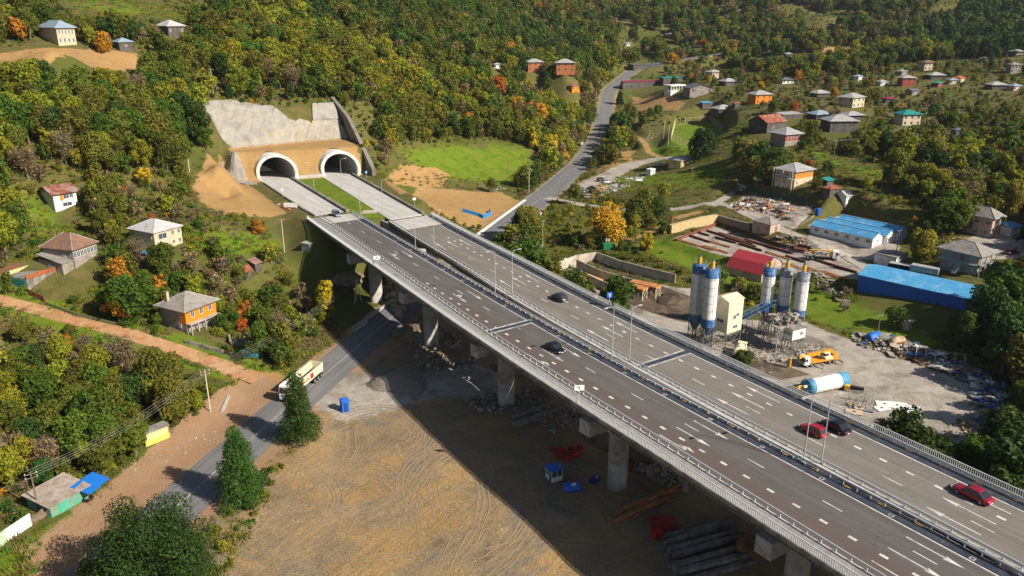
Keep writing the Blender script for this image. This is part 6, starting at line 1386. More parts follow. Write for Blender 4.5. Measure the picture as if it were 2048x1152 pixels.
heap('rubble', [(1480,640),(1530,690),(1600,700),(1625,730),(1580,735),(1500,720),(1470,690)], 260, .2, .9, [M_CONCD, M_ROCK, M_CONC, M_STEEL], 'rubble and spilled concrete around the silo legs', .5, seed=4, rods=30, rodm=[M_STEEL])
heap('rubble', [(1600,690),(1660,690),(1650,715),(1610,712)], 90, .2, .8, [M_CONCD, M_ROCK, M_CONC], 'grey rubble heap behind the orange crane', .8, seed=14)
heap('rubble', [(1455,408),(1500,395),(1560,405),(1590,420),(1580,440),(1520,425),(1470,420)], 330, .25, 1.2, [M_WOODL, M_CONC, M_TIMB, M_WHITE, M_CONCD, M_RUST, M_STEEL], 'timber, formwork and slabs stored on the raised pale concrete pad', .6, seed=5, rods=90, rodm=[M_WOODL, M_STEEL, M_STEELL], sheets=40)
heap('rubble', [(1545,400),(1625,412),(1620,440),(1590,448),(1560,420)], 60, .2, .6, [M_WOODL, M_CONC, M_CONCD], 'scattered offcuts on the clear half of the concrete pad', .2, seed=6, rods=50, rodm=[M_STEEL])
heap('rubble', [(1555,475),(1620,478),(1635,500),(1600,505),(1560,492)], 130, .3, 1.2, [M_RUST, M_STEELL, M_CONCD, M_STEEL, M_WOODL], 'scrap metal heap at the edge of the village road by the steel yard', .8, seed=7, rods=50, rodm=[M_RUST, M_STEELL], sheets=14)
heap('rubble', [(1630,540),(1660,560),(1700,600),(1690,612),(1640,580),(1610,555)], 100, .2, .9, SCRAP+[M_WOOD], 'pale junk scattered on the bank beside the blue warehouse', .4, seed=8, rods=30, rodm=[M_STEELL], sheets=8)
heap('rubble', [(1960,590),(2000,575),(2030,600),(2010,640),(1975,630)], 90, .2, 1.2, SCRAP+[M_REDP, M_BBLUE, M_MINT, M_TEAL], 'coloured plastic and scrap off the right end of the blue warehouse', .5, seed=9, sheets=14)
heap('rubble', [(1870,560),(1960,580),(1940,595),(1850,575)], 90, .2, .9, [M_CONCD, M_RUST, M_STEELL, M_BLK], 'junk along the back wall of the blue warehouse', .5, seed=10)
heap('rubble', [(1205,375),(1240,352),(1300,345),(1290,358),(1225,385),(1190,400)], 120, .2, .9, [M_WHITE, M_STEELL, M_CONC], 'white panels and pipes dumped on the gravel below the white kiosk', .3, seed=11, rods=40, rodm=[M_WHITE, M_STEELL], sheets=18, rl=(1.5, 4.5))
heap('rubble', [(1890,455),(1960,490),(1985,500),(1900,505),(1860,480)], 90, .25, .9, [M_TIMB, M_WOODL, M_CONCD, M_RUST], 'timber and bricks between the two grey roofed houses', .4, seed=12, rods=25, rodm=[M_WOODL])
heap('rubble', [(935,800),(1010,782),(1060,800),(1020,830),(960,830)], 170, .2, 1.2, [M_CONCD, M_CONC, M_ROCKD], 'broken concrete in the shade below the near bridge', .4, seed=13)
heap('rubble', [(1265,900),(1330,920),(1395,960),(1370,985),(1300,960),(1262,930)], 420, .3, 1.3, [M_ROCK, M_ROCKY, M_ROCKD], 'bank of broken rocks behind the round bridge pier', 1.3, flat=.8, seed=15)
heap('rubble', [(740,545),(790,560),(820,600),(800,640),(765,590)], 150, .4, 2.0, [M_ROCK, M_ROCKY, M_ROCKD], 'rocks on the stream bank beneath the near bridge', .8, flat=.8, seed=16)
heap('rubble', [(860,505),(960,560),(1040,620),(1010,625),(900,560),(840,520)], 150, .5, 2.2, [M_ROCKY, M_ROCK], 'large sunlit blocks in the gap between the bridges', .8, flat=.8, seed=17)
heap('rubble', [(755,720),(820,690),(870,750),(850,790),(770,770)], 200, .12, .6, [M_ROCKD, M_CONCD], 'gravel mound beside the shaded road', .9, seed=18)
heap('rubble', [(430,860),(300,905),(240,940),(250,955),(330,925),(440,880)], 90, .08, .28, [M_WHITE, M_ROCK, M_CONC], 'litter and pale stones along the grass verge', .05, seed=19)
heap('rubble', [(620,880),(900,800),(1150,1000),(1200,1150),(400,1150),(480,1040)], 420, .05, .22, [M_ROCK, M_CONC, M_ROCKD], 'small stones scattered over the worked ground', .02, seed=20)
heap('rubble', [(2010,485),(2048,480),(2048,520),(2015,520)], 14, .3, 1.0, [M_RUST, M_STEEL], 'scrap at the edge of the right concrete yard', .3, seed=21)
heap('rubble', [(530,395),(560,410),(595,425),(575,420)], 12, .4, .9, [M_REDP, M_WHITE], 'red and white barriers left of the left tunnel', .3, seed=22)
heap('rubble', [(965,380),(1010,372),(1015,380),(975,388)], 24, .3, 1.2, [M_WHITE, M_CONC, M_STEELL], 'white rubbish at the foot of the grass slope', .3, seed=23)
heap('mixed_gravel', [(1270,300),(1300,262),(1320,268),(1305,280),(1280,285)], 40, .4, 1.2, [M_ROCKY, M_CONC], 'pale rocks beside the path to the sports pitch', .4, seed=24)
# ------------------------------------------------------------------ steel yard
r = random.Random(8)
GRP = 'rusty steel beams laid out in the steel yard'
u0, v0 = Vector(tuple(gp(1365, 470))), Vector(tuple(gp(1560, 530))); ax = (v0-u0).normalized(); an = math.atan2(ax.y, ax.x)
for i, (px, py, L, k) in enumerate([(1400,468,9,0),(1450,482,9,1),(1395,478,12,0),(1440,490,8,2),(1480,486,14,1),(1500,496,10,1),(1470,478,16,0),(1520,490,14,0),(1555,512,9,2),(1395,492,14,2),(1430,500,10,2),(1375,486,9,2),(1450,474,18,0),(1560,502,10,0),(1590,520,8,1),(1650,528,7,0),(1690,540,8,1),(1610,505,9,0),(1640,545,12,2),(1600,538,11,2),(1670,552,9,2)]):
    p = gp(px, py); m = [M_RUST, mat('dark_rust', (.10, .045, .03), .9, var=.3), M_TIMB][k]; mb = MB(); w_ = [.5, .7, 1.4][k]
    if k < 2:
        mb.bx(-L/2, L/2, -w_/2, w_/2, .0, .06, m); mb.bx(-L/2, L/2, -w_/2, w_/2, .6, .66, m); mb.bx(-L/2, L/2, -.04, .04, .06, .6, m)
        for j in range(int(L)): x = -L/2+.5+j; mb.bx(x-.05, x+.05, -w_/2, w_/2, .06, .6, m)
    else:
        for j in range(5): mb.bx(-L/2+r.uniform(-.6, .6), L/2+r.uniform(-.6, .6), -w_/2+j*.3, -w_/2+j*.3+.22, .05+.12*(j % 2), .25+.12*(j % 2), m)
    o = mb.build('steel_beam' if k < 2 else 'plank_stack', m, None, (p.x, p.y, p.z+.02), (0, 0, an+r.uniform(-.06, .06)))
    tag(o, ['rusty red steel beam lying in the steel yard', 'dark rusty girder mould lying in the steel yard', 'stack of orange planks lying in the steel yard'][k], ['beam', 'girder', 'planks'][k], [GRP, 'dark girder moulds in the steel yard', 'orange plank stacks in the steel yard'][k])
wallrun('edge_rail', [(1352,482),(1436,449)], 'rust red curb beam at the left end of the steel yard', .7, .8, M_RUST, cat='beam'); wallrun('edge_rail', [(1436,449),(1560,492),(1640,512)], 'dark rusty curb beam along the back of the steel yard', .8, .5, mat('dark_rust', (.1, .045, .03)), cat='beam')
wallrun('retaining_wall', [(1340,468),(1400,452),(1432,447)], 'pale rough rock face at the left end of the steel yard', 3.2, 1.4, M_ROCKY, cat='retaining wall')
wallrun('retaining_wall', [(1434,445),(1480,458),(1500,463)], 'dark rock face behind the steel yard', 2.6, 1.0, M_ROCKD, cat='retaining wall')
wallrun('retaining_wall', [(1440,412),(1520,438),(1588,460),(1632,428)], 'stained concrete edge wall of the raised concrete pad', .15, .4, M_CONCD, cat='retaining wall')
wallrun('fence', [(1492,382),(1540,396),(1600,408),(1625,412)], 'long dark green sheet fence behind the concrete pad', 2.0, .08, mat('fence_green', (.02, .06, .045), .8), cat='fence')
wallrun('gate', [(1478,378),(1492,381)], 'pale turquoise gate at the left end of the green fence', 2.0, .1, mat('gate_pale', (.28, .40, .40), .7), cat='gate')
# steel trestles, arches, plates
p = gp(1722, 810); root = empty('steel_trestle', tuple(p), -.35, 'pale steel trestle frame lying between the silo and the white plates', 'frame'); mb = MB(); legs(mb, 4.5, 3.4, 0, 2.2, M_STEELL, 4, .08)
for i in range(7): mb.tube((-3.2, -1.6+i*.5, 2.3), (3.0, -1.6+i*.5+.4, 2.5), .06, M_STEELL, 4)
mb.tube((-2.6, -2.4, .15), (2.2, -3.0, .15), .12, M_BLUE, 6); mb.build('frame', M_STEELL, root)
p = gp(1700, 783); mb = MB(); mb.bx(-2.6, 2.6, -.5, .5, .3, 1.3, M_BLK); mb.bx(-1.2, -.1, -.52, .52, .3, 1.31, M_YEL); o = mb.build('machine_frame', None, None, tuple(p), (0, 0, -.5)); tag(o, 'low black and yellow machine frame beside the lying silo', 'machine')
for i, (px, py, s, a, m, lab) in enumerate([(1769,809,2.3,.35,0,'white plate with a central hole, leftmost in the back row'),(1794,812,2.9,.35,0,'large white plate with two holes in the middle of the group'),(1825,817,2.0,.25,0,'white plate with a central hole, right end of the group'),(1763,818,2.1,.9,0,'white plate with a central hole, tilted at the front left'),(1813,823,2.2,.4,0,'white plate with a central hole at the front right'),
     (1706,811,1.5,.3,1,'small tan plate, rearmost of the three tan ones'),(1718,818,1.3,.5,1,'small tan plate between the other two tan ones'),(1708,826,2.2,.2,1,'long tan plate with a hole at the front')]):
    p = gp(px, py); m_ = M_WHITE if m == 0 else mat('tan_board', (.50, .38, .26), .9, var=.15); mb = MB(); a_, b_ = s*.72, s*.50; mb.bx(-a_, a_, -b_, b_, 0, .10, m_); root = mb.build('base_plate', m_, None, (p.x, p.y, p.z+.06+.012*i), (0, 0, a-.6)); tag(root, lab, 'plate', 'flat plates beside the bridge')
    mb = MB(); mb.tube((0, 0, .1), (0, 0, .12), .30, M_BLK, 12); mb.build('hole', M_BLK, root)
p = gp(1878, 722); root = empty('arched_frame', tuple(p), -.45, 'bare arched steel hoop frames standing on the scrap strip', 'frame'); mb = MB()
for i in range(6):
    x = -5+i*2; q = [(x, 2.2*math.cos(t_), 2.5*math.sin(t_)) for t_ in [math.pi*j/10 for j in range(11)]]
    for a, b in zip(q[:-1], q[1:]): mb.tube(a, b, .09, M_STEELL, 5)
mb.tube((-5, 0, 2.5), (5, 0, 2.5), .07, M_STEELL, 5); mb.build('hoops', M_STEELL, root)
def dome(px, py, s, m, m2, label, th):
    p = gp(px, py); root = empty('discarded_cab', tuple(p), th, label, 'wreck'); mb = MB(); S_ = []
    for x, k in ((-1.6, .75), (-1.2, 1), (1.0, 1), (1.6, .8)): S_.append([(x*s, math.cos(math.pi*i/8)*1.0*s*k, .2+math.sin(math.pi*i/8)*1.5*s*k) for i in range(9)])
    loft(S_, m, mb); mb.build('shell', m, root); one('opening', M_BLK, root, 'box', (1.4*s, 0, .7*s), (.5*s, 1.2*s, .7*s)); one('side_panel', m2, root, 'box', (0, -1.0*s, .5*s), (2.2*s, .08, .8*s))
dome(1746, 680, 1.25, M_BBLUE, M_WHITE, 'blue and white wrecked cab on the scrap strip', .6); dome(1793, 690, 1.3, mat('rust_cream', (.45, .36, .24), .8, var=.2, dirt=(.2, .1, .06), dirt_amt=.5), M_RUST, 'rusty cream dome shaped shell at the top of the scrap strip', .4)
p = gp(1890, 742); tag(MB().box((0, 0, .25), (4.2, 1.8, .5), M_BAY).build('fallen_slab', None, None, tuple(p), (.15, 0, -.5)), 'pale fallen slab beside the arched hoops', 'slab')
# ruined shed on the bank
house(hrect((1772,650),(1815,662),(1822,652)), 2.2, 'grey', 'cream', 'ruined shed with a grey slate roof half covered by shrubs', kind='shed', rh=1.2, name='shed', cat='shed')
# ------------------------------------------------------------------ small things around the lower ground
def booth(px, py, s, label, m=M_BBLUE, th=.5, H=2.6, w_=1.5):
    p = gp(px, py); root = empty('site_toilet', tuple(p), th, label, 'cabin'); root.scale = (s, s, s); CLEAR.append((p.x, p.y, 2)); mb = MB(); mb.bx(-w_/2, w_/2, -w_/2, w_/2, .1, H, m); mb.build('wall', m, root)
    mb = MB(); mb.add([(-w_/2-.12, -w_/2-.12, H), (w_/2+.12, -w_/2-.12, H), (w_/2+.12, w_/2+.12, H), (-w_/2-.12, w_/2+.12, H), (-.3, 0, H+.35), (.3, 0, H+.35)], [(0, 1, 5, 4), (1, 2, 5), (2, 3, 4, 5), (3, 0, 4), (3, 2, 1, 0)], m); mb.build('roof', m, root)
    for f in (0, 3):
        q = facept(f, 0, w_, w_); o = MB().bx(-.4, .4, -.03, .02, 0, 1.9, mat('door_blue', (.01, .06, .28), .5)).build('door', None, root); o.location = (q[0]-(.02 if f == 3 else 0), q[1]-(.02 if f == 0 else 0), .2); o.rotation_euler = (0, 0, 0 if f == 0 else -math.pi/2)
    return root
booth(690, 822, 1.0, 'bright blue cabin standing alone on the pale gravel'); booth(1635, 431, .9, 'bright blue cabin at the corner of the concrete pad'); booth(1072, 506, 1.0, 'smaller blue cabin behind the blue kiosk', mat('kiosk_blue', (.05, .25, .42), .6), .3, 3.2)
house(hrect((1053,506),(1067,511),(1083,505)), 2.5, mat('kiosk_roof', (.25, .45, .60), .6), mat('kiosk_blue', (.05, .25, .42)), 'light blue kiosk on the grass beside the far bridge', kind='flat', oh=.15, name='kiosk', cat='kiosk', door=(0, 0, 0, M_BBLUE))
p = gp(1108, 958); root = empty('guard_booth', tuple(p), .45, 'white guard booth with a blue roof in the shade of the bridge', 'booth'); root.scale = (.95, .95, .95)
for (a, b) in ((-1, -1), (1, -1), (1, 1), (-1, 1)): one('corner_post', M_WHITE, root, 'bx', a*1.1-.06, a*1.1+.06, b*1.1-.06, b*1.1+.06, 0, 2.4)
mb = MB(); mb.bx(-1.1, 1.1, -1.12, -1.06, 0, 1.0, M_WHITE); mb.bx(1.06, 1.12, -1.1, 1.1, 0, 1.0, M_WHITE); mb.bx(-1.1, 1.1, 1.06, 1.12, 0, 2.4, M_WHITE); mb.bx(-1.12, -1.06, -.2, 1.1, 0, 1.0, M_WHITE); mb.build('wall', None, root)
mb = MB(); mb.bx(-1.1, 1.1, -1.1, -1.08, 1.0, 2.3, M_GLASSB); mb.bx(1.08, 1.1, -1.1, 1.1, 1.0, 2.3, M_GLASSB); mb.build('window', None, root); mb = MB(); mb.bx(-.04+.0, .04, -1.15, -1.05, 1, 2.4, M_WHITE); mb.bx(-1.15, -1.05, -.24, -.16, 0, 2.4, M_WHITE); mb.build('window_bar', None, root)
mb = MB(); mb.add([(-1.45, -1.45, 2.4), (1.45, -1.45, 2.4), (1.45, 1.45, 2.4), (-1.45, 1.45, 2.4), (0, 0, 3.0)], [(0, 1, 4), (1, 2, 4), (2, 3, 4), (3, 0, 4), (3, 2, 1, 0)], M_BBLUE); mb.build('roof', None, root)
def drum(px, py, th, label, m, s=1.0):
    p = gp(px, py); root = empty('plastic_shelter', tuple(p), th, label, 'shelter'); root.scale = (s, s, s); mb = MB(); S_ = []
    for x, k in ((-1.5, .85), (-1.1, 1), (1.1, 1), (1.5, .85)): S_.append([(x, math.cos(math.pi*i/10)*1.1*k, math.sin(math.pi*i/10)*1.25*k) for i in range(11)])
    loft(S_, m, mb); mb.build('shell', m, root); one('hatch', M_WHITE, root, 'box', (.2, -.6, 1.15), (.8, .08, .7))
drum(1143, 978, .2, 'toppled blue plastic cabin with a white flap in the shade', M_BBLUE); drum(1188, 962, 1.0, 'dark blue box leaning next to the round pier', mat('deep_blue', (.01, .04, .2), .5), .7)
r = random.Random(31)
for i in range(14):
    p = gp(1102+r.uniform(0, 58), 898+r.uniform(0, 24)+0); a = r.uniform(0, 3); mb = MB(); mb.add([(-.6, -.28, 0), (.6, -.28, 0), (.6, .28, 0), (-.6, .28, 0), (-.55, -.1, .85), (.55, -.1, .85), (.55, .1, .85), (-.55, .1, .85)], [(0, 1, 5, 4), (1, 2, 6, 5), (2, 3, 7, 6), (3, 0, 4, 7), (4, 5, 6, 7), (3, 2, 1, 0)], M_REDP)
    o = mb.build('road_barrier', M_REDP, None, (p.x, p.y, p.z+.02), (0, 0, a)); bv = o.modifiers.new('bevel', 'BEVEL'); bv.width = .06; tag(o, 'red plastic road barrier in the jumbled stack under the bridge', 'barrier', 'red plastic barriers under the bridge')
for i in range(16):
    p = gp(1035+(i % 8)*15+r.uniform(-3, 3), 838-(i % 8)*5+(i//8)*14); o = MB().box((0, 0, .55), (2.0, 1.1, 1.1), M_CONCD).build('concrete_block', None, None, (p.x, p.y, p.z-.1), (r.uniform(-.08, .08), r.uniform(-.08, .08), .5+r.uniform(-.15, .15))); bv = o.modifiers.new('bevel', 'BEVEL'); bv.width = .1; tag(o, 'weathered concrete block in the rows under the bridge', 'block', 'concrete blocks under the bridge')
def beams(name, poly, n, L, sec, m, label, th, seed, grp, jit=.12, layers=2):
    rr = random.Random(seed); a, b = Vector(tuple(gp(*poly[0]))), Vector(tuple(gp(*poly[1])))
    for i in range(n):
        c = a.lerp(b, (i+.5)/n)+Vector((rr.uniform(-.6, .6), rr.uniform(-.6, .6), 0)); l = L*rr.uniform(.8, 1.05); lay = i % layers
        mb = MB(); mb.bx(-l/2, l/2, -sec/2, sec/2, 0, sec*.8, m)
        if sec > .5: mb.bx(-l/2, l/2, -sec/2-.12, sec/2+.12, -.02, .12, m)
        tag(mb.build(name, m, None, (c.x, c.y, gz(c.x, c.y)+.1+lay*sec*.85), (0, rr.uniform(-.02, .02), th+rr.uniform(-jit, jit))), label, 'beam', grp)
t_ = math.radians(38)
beams('steel_bar', ((1345,975),(1275,1030)), 26, 12, .28, M_TIMB, 'long rust orange bar stacked beside the round bridge pier', math.radians(33), 5, 'rust orange bars by the bridge pier', .14, 3)
beams('concrete_beam', ((1392,1062),(1440,1150)), 11, 14, .75, M_CONCD, 'dark precast beam lying in the stack below the near bridge', math.radians(24), 6, 'precast beams under the near bridge', .10, 2)
p = gp(1325, 1052); mb = MB(); mb.add([(-2.4, -1.4, .2), (2.2, -1.7, .1), (2.6, 1.3, .7), (-1.9, 1.6, 1.2), (.2, -.2, 1.5)], [(0, 1, 4), (1, 2, 4), (2, 3, 4), (3, 0, 4), (3, 2, 1, 0)], mat('tarp_red', (.26, .02, .015), .7, var=.3)); tag(mb.build('tarpaulin', None, None, tuple(p), (0, 0, .3)), 'red tarpaulin over a heap beside the precast beams', 'tarpaulin')
p = gp(1315, 1075); o = MB().box((0, 0, .6), (1.8, 1.2, 1.0), M_REDP).build('toolbox', None, None, tuple(p), (0, 0, .5)); tag(o, 'small red box below the red tarpaulin', 'box')
p = gp(1497, 1108); mb = MB()
for s in (-.8, .8): mb.tube((s, -1.6, 1.3), (s, 1.6, 1.3), 1.25, mat('rust_tank', (.30, .13, .05), .85, var=.4, dirt=(.05, .03, .02), dirt_amt=.5), 20)
tag(mb.build('steel_ring', None, None, tuple(p), (0, 0, 1.0)), 'big rusty steel pipe ring below the near bridge', 'pipe')
# guard beams beside the low road, edge blocks
wallrun('roadside_barrier', [(706,660),(790,600)], 'long pale concrete barrier beside the shaded road under the bridge', .7, .5, M_CONC, cat='barrier'); wallrun('roadside_barrier', [(711,664),(735,646)], 'short second concrete barrier beside the shaded road', .6, .5, M_CONC, cat='barrier')
wallrun('drain_channel', [(955,470),(1050,401)], 'white concrete drainage channel beside the valley road', .35, 1.1, M_WHITE, cat='channel')
W_ = [gp(1010, 487), gp(1030, 470), gp(1048, 455), gp(1066, 440), gp(1090, 424)]
for i in range(12):
    t = i/11*3.999; k = int(t); p = W_[k].lerp(W_[k+1], t-k); o = MB().box((0, 0, .4), (2.3, .6, .9), M_BAY).build('concrete_block', None, None, (p.x, p.y, gz(p.x, p.y)), (0, 0, 1.15)); tag(o, 'pale concrete block in the row along the right side of the valley road', 'block', 'concrete blocks along the valley road')
p = gp(1217, 499); root = empty('waste_container', tuple(p), .1, 'green metal waste container under the golden tree', 'container'); CLEAR.append((p.x, p.y, 3)); mb = MB(); mb.bx(-2, 2, -1.1, 1.1, .1, 2.0, M_GREENP)
for i in range(7): mb.bx(-2+.1+i*.6, -2+.28+i*.6, -1.16, 1.16, .2, 1.9, M_GREENP)
mb.build('body', M_GREENP, root); one('rim', M_GREENP, root, 'bx', -2.1, 2.1, -1.2, 1.2, 2.0, 2.1); one('notice_board', M_WHITE, root, 'box', (0, 1.4, 3.0), (1.4, .1, 1.3))
# bus shelter and market stalls at the lower left
p = gp(312, 882); root = empty('bus_shelter', (p.x, p.y, p.z), math.radians(50), 'yellow bus shelter with faded painted wall at the roadside', 'shelter'); CLEAR.append((p.x, p.y, 3)); mb = MB(); mb.bx(-2.3, 2.3, .9, 1.15, 0, 2.5, WM['yellow']); mb.bx(-2.3, -2.05, -.9, 1.1, 0, 2.5, mat('shelter_yellow', (.66, .55, .10), .8, var=.15)); mb.bx(2.05, 2.3, -.9, 1.1, 0, 2.5, WM['yellow']); mb.bx(-2.3, 2.3, -.9, -.7, 0, 2.5, WM['yellow']); mb.build('wall', None, root)
one('roof', M_CONCD, root, 'bx', -2.5, 2.5, -1.1, 1.3, 2.5, 2.7); one('painted_stripe', mat('shelter_yellow', (.66, .55, .10)), root, 'bx', -2.28, 2.28, -.92, -.905, 0, 1.0)
x, y, z, th, w_, d_ = rect((66,1012),(104,1036),(172,990)); root = empty('market_stall', (x, y, z), th, 'long mint green roadside shed with a pale flat roof', 'shed'); CLEAR.append((x, y, 5)); one('wall', M_MINT, root, 'bx', -w_/2, w_/2, -d_/2, d_/2, -.2, 2.1)
mb = MB(); mb.add([(-w_/2-.5, -d_/2-.5, 2.1), (w_/2+.3, -d_/2-.5, 2.1), (w_/2+.3, d_/2+.3, 2.7), (-w_/2-.5, d_/2+.3, 2.7), (-w_/2-.5, -d_/2-.5, 2.0), (w_/2+.3, -d_/2-.5, 2.0), (w_/2+.3, d_/2+.3, 2.6), (-w_/2-.5, d_/2+.3, 2.6)], [(0, 1, 2, 3), (7, 6, 5, 4), (0, 4, 5, 1), (1, 5, 6, 2), (2, 6, 7, 3), (3, 7, 4, 0)], mat('roof_bitumen', (.36, .30, .26), .95, var=.15, dirt=(.22, .17, .14), dirt_amt=.5)); mb.build('roof', None, root)
x, y, z, th, w_, d_ = rect((155,1000),(183,1009),(218,980)); root = empty('market_stall', (x, y, z), th, 'open stall with a sloping bright blue roof on thin posts', 'stall'); CLEAR.append((x, y, 3)); M_TARP = mat('stall_blue', (.01, .14, .50), .6, var=.1); mb = MB(); a, b = w_/2+.3, max(1.3, d_/2+.3)
for (u0, u1, v) in ((-a, 0, -b), (0.02, a, -b+.35)): mb.add([(u0, v, 2.0), (u1, v, 2.0), (u1, b, 2.7), (u0, b, 2.7), (u0, v, 1.94), (u1, v, 1.94), (u1, b, 2.64), (u0, b, 2.64)], [(0, 1, 2, 3), (7, 6, 5, 4), (0, 4, 5, 1), (1, 5, 6, 2), (2, 6, 7, 3), (3, 7, 4, 0)], M_TARP)
mb.build('roof', M_TARP, root)
for u in (-a+.1, 0, a-.1): one('post', M_RUST, root, 'tube', (u, -b+.3, -.3), (u, -b+.3, 2.05), .05); one('post', M_RUST, root, 'tube', (u, b-.1, -.3), (u, b-.1, 2.6), .05)
mb = MB(); 
for i in range(12): t0, t1 = 2*math.pi*i/12, 2*math.pi*(i+1)/12; mb.tube((.7*math.cos(t0), .7*math.sin(t0), .3), (.7*math.cos(t1), .7*math.sin(t1), .3), .25, M_TIRE, 8)
p = gp(176, 1000); tag(mb.build('old_tyre', M_TIRE, None, (p.x, p.y, p.z)), 'large old tyre lying under the blue stall roof', 'tyre')
wallrun('boundary_wall', [(-20,1108),(14,1084)], 'pale green boundary wall at the lower left edge', 2.1, .25, mat('wall_palegreen', (.40, .50, .36), .9), cat='wall'); wallrun('boundary_wall', [(14,1084),(64,1050)], 'white boundary wall beside the green verge', 2.1, .25, M_WHITE, cat='wall')
mb = MB(); a, b = gp(66, 1050), gp(104, 1026)
for i in range(22): q = a.lerp(b, i/21); mb.box((q.x, q.y, gz(q.x, q.y)+.8), (.24, .05, 1.5+.2*math.sin(i*7)), M_WOOD, .9)
tag(mb.build('picket_fence', M_WOOD), 'grey picket fence between the white wall and the mint green shed', 'fence')
wallrun('boundary_wall', [(372,688),(420,702),(478,716)], 'low grey stone wall along the dirt road', 1.0, .3, M_CONCD, cat='wall')
p1, p2 = gp(478, 717), gp(519, 720); root = empty('yard_gate', tuple(p1), math.atan2(p2.y-p1.y, p2.x-p1.x), 'turquoise metal gate with ring ornaments at the dirt road', 'gate'); L = (p2-p1).length; one('panel', M_TEAL, root, 'bx', 0, L, -.05, .05, .1, 2.1)
for i in range(4):
    mb = MB(); c = L*(i+.5)/4
    for j in range(10): t0, t1 = 2*math.pi*j/10, 2*math.pi*(j+1)/10; mb.tube((c+.28*math.cos(t0), -.07, 1.1+.28*math.sin(t0)), (c+.28*math.cos(t1), -.07, 1.1+.28*math.sin(t1)), .03, M_PAINTW, 4)
    mb.build('ring_ornament', M_PAINTW, root)
wallrun('fence', [(90,610),(150,632),(232,652)], 'low mossy fence along the upper side of the dirt road', .9, .1, mat('mossy_wood', (.13, .15, .07), .95), cat='fence'); wallrun('fence', [(50,586),(92,606),(88,606)], 'dark board fence beside the turquoise gate of the terrace', 1.5, .1, M_RUST, cat='fence')
wallrun('fence', [(-10,558),(22,545),(40,540)], 'rusty board fence at the left edge above the dirt road', 1.6, .12, M_RUST, cat='fence')
p = gp(458, 796); q = gp(446, 824); 
wallrun('curb_block', [(458,793),(444,825)], 'long concrete curb lying in the grass beside the dirt junction', .35, .5, M_CONC, cat='curb')
# blue hoarding on the orange ground, pump lid on the median
wallrun('hoarding', [(925,424),(958,434),(966,438),(982,430),(978,424)], 'bright blue site hoarding on the orange ground beside the valley road', 1.5, .12, mat('hoard_blue', (.02, .22, .55), .6), cat='hoarding')
x, y = hitz(738, 425, DZ); o = MB().prism([(-2.4, -1.0), (2.2, -1.6), (2.6, 1.0), (-1.6, 1.5)], 0, .5, M_BAY).build('concrete_slab', None, None, (x, y, DZ-.05), (0, 0, .2)); tag(o, 'pale concrete slab at the lower tip of the grass median', 'slab')
# sports pitch fence
def pitch():
    root = empty('sports_fence', (*PITCH[0], 7), 0, 'tall mesh fence on yellow posts around the sports pitch', 'fence'); mb = MB(); mm = MB(); inv = Vector((*PITCH[0], 7)); Mp = mat('post_pale_yellow', (.60, .55, .28), .7); Mn = mat('mesh_yellow', (.42, .40, .20), .8)
    P = PITCH
    for i in range(len(P)):
        a, b = Vector((*P[i], 7))-inv, Vector((*P[(i+1) % len(P)], 7))-inv; L = (b-a).length; n = max(2, int(L/4))
        for j in range(n): q = a.lerp(b, j/n); mb.tube(q, q+Vector((0, 0, 4.5)), .09, Mp, 5)
        for z in (.4, 2.4, 4.4): mm.tube(a+Vector((0, 0, z)), b+Vector((0, 0, z)), .05, Mp, 4)
        for j in range(int(L/1.1)): q = a.lerp(b, (j+.5)/int(L/1.1)); mm.tube(q, q+Vector((0, 0, 4.4)), .025, Mn, 3, caps=False)
        for z in (1.0, 1.7, 3.1, 3.8): mm.tube(a+Vector((0, 0, z)), b+Vector((0, 0, z)), .025, Mn, 3, caps=False)
    mb.build('posts', Mp, root); mm.build('mesh', Mn, root)
pitch()

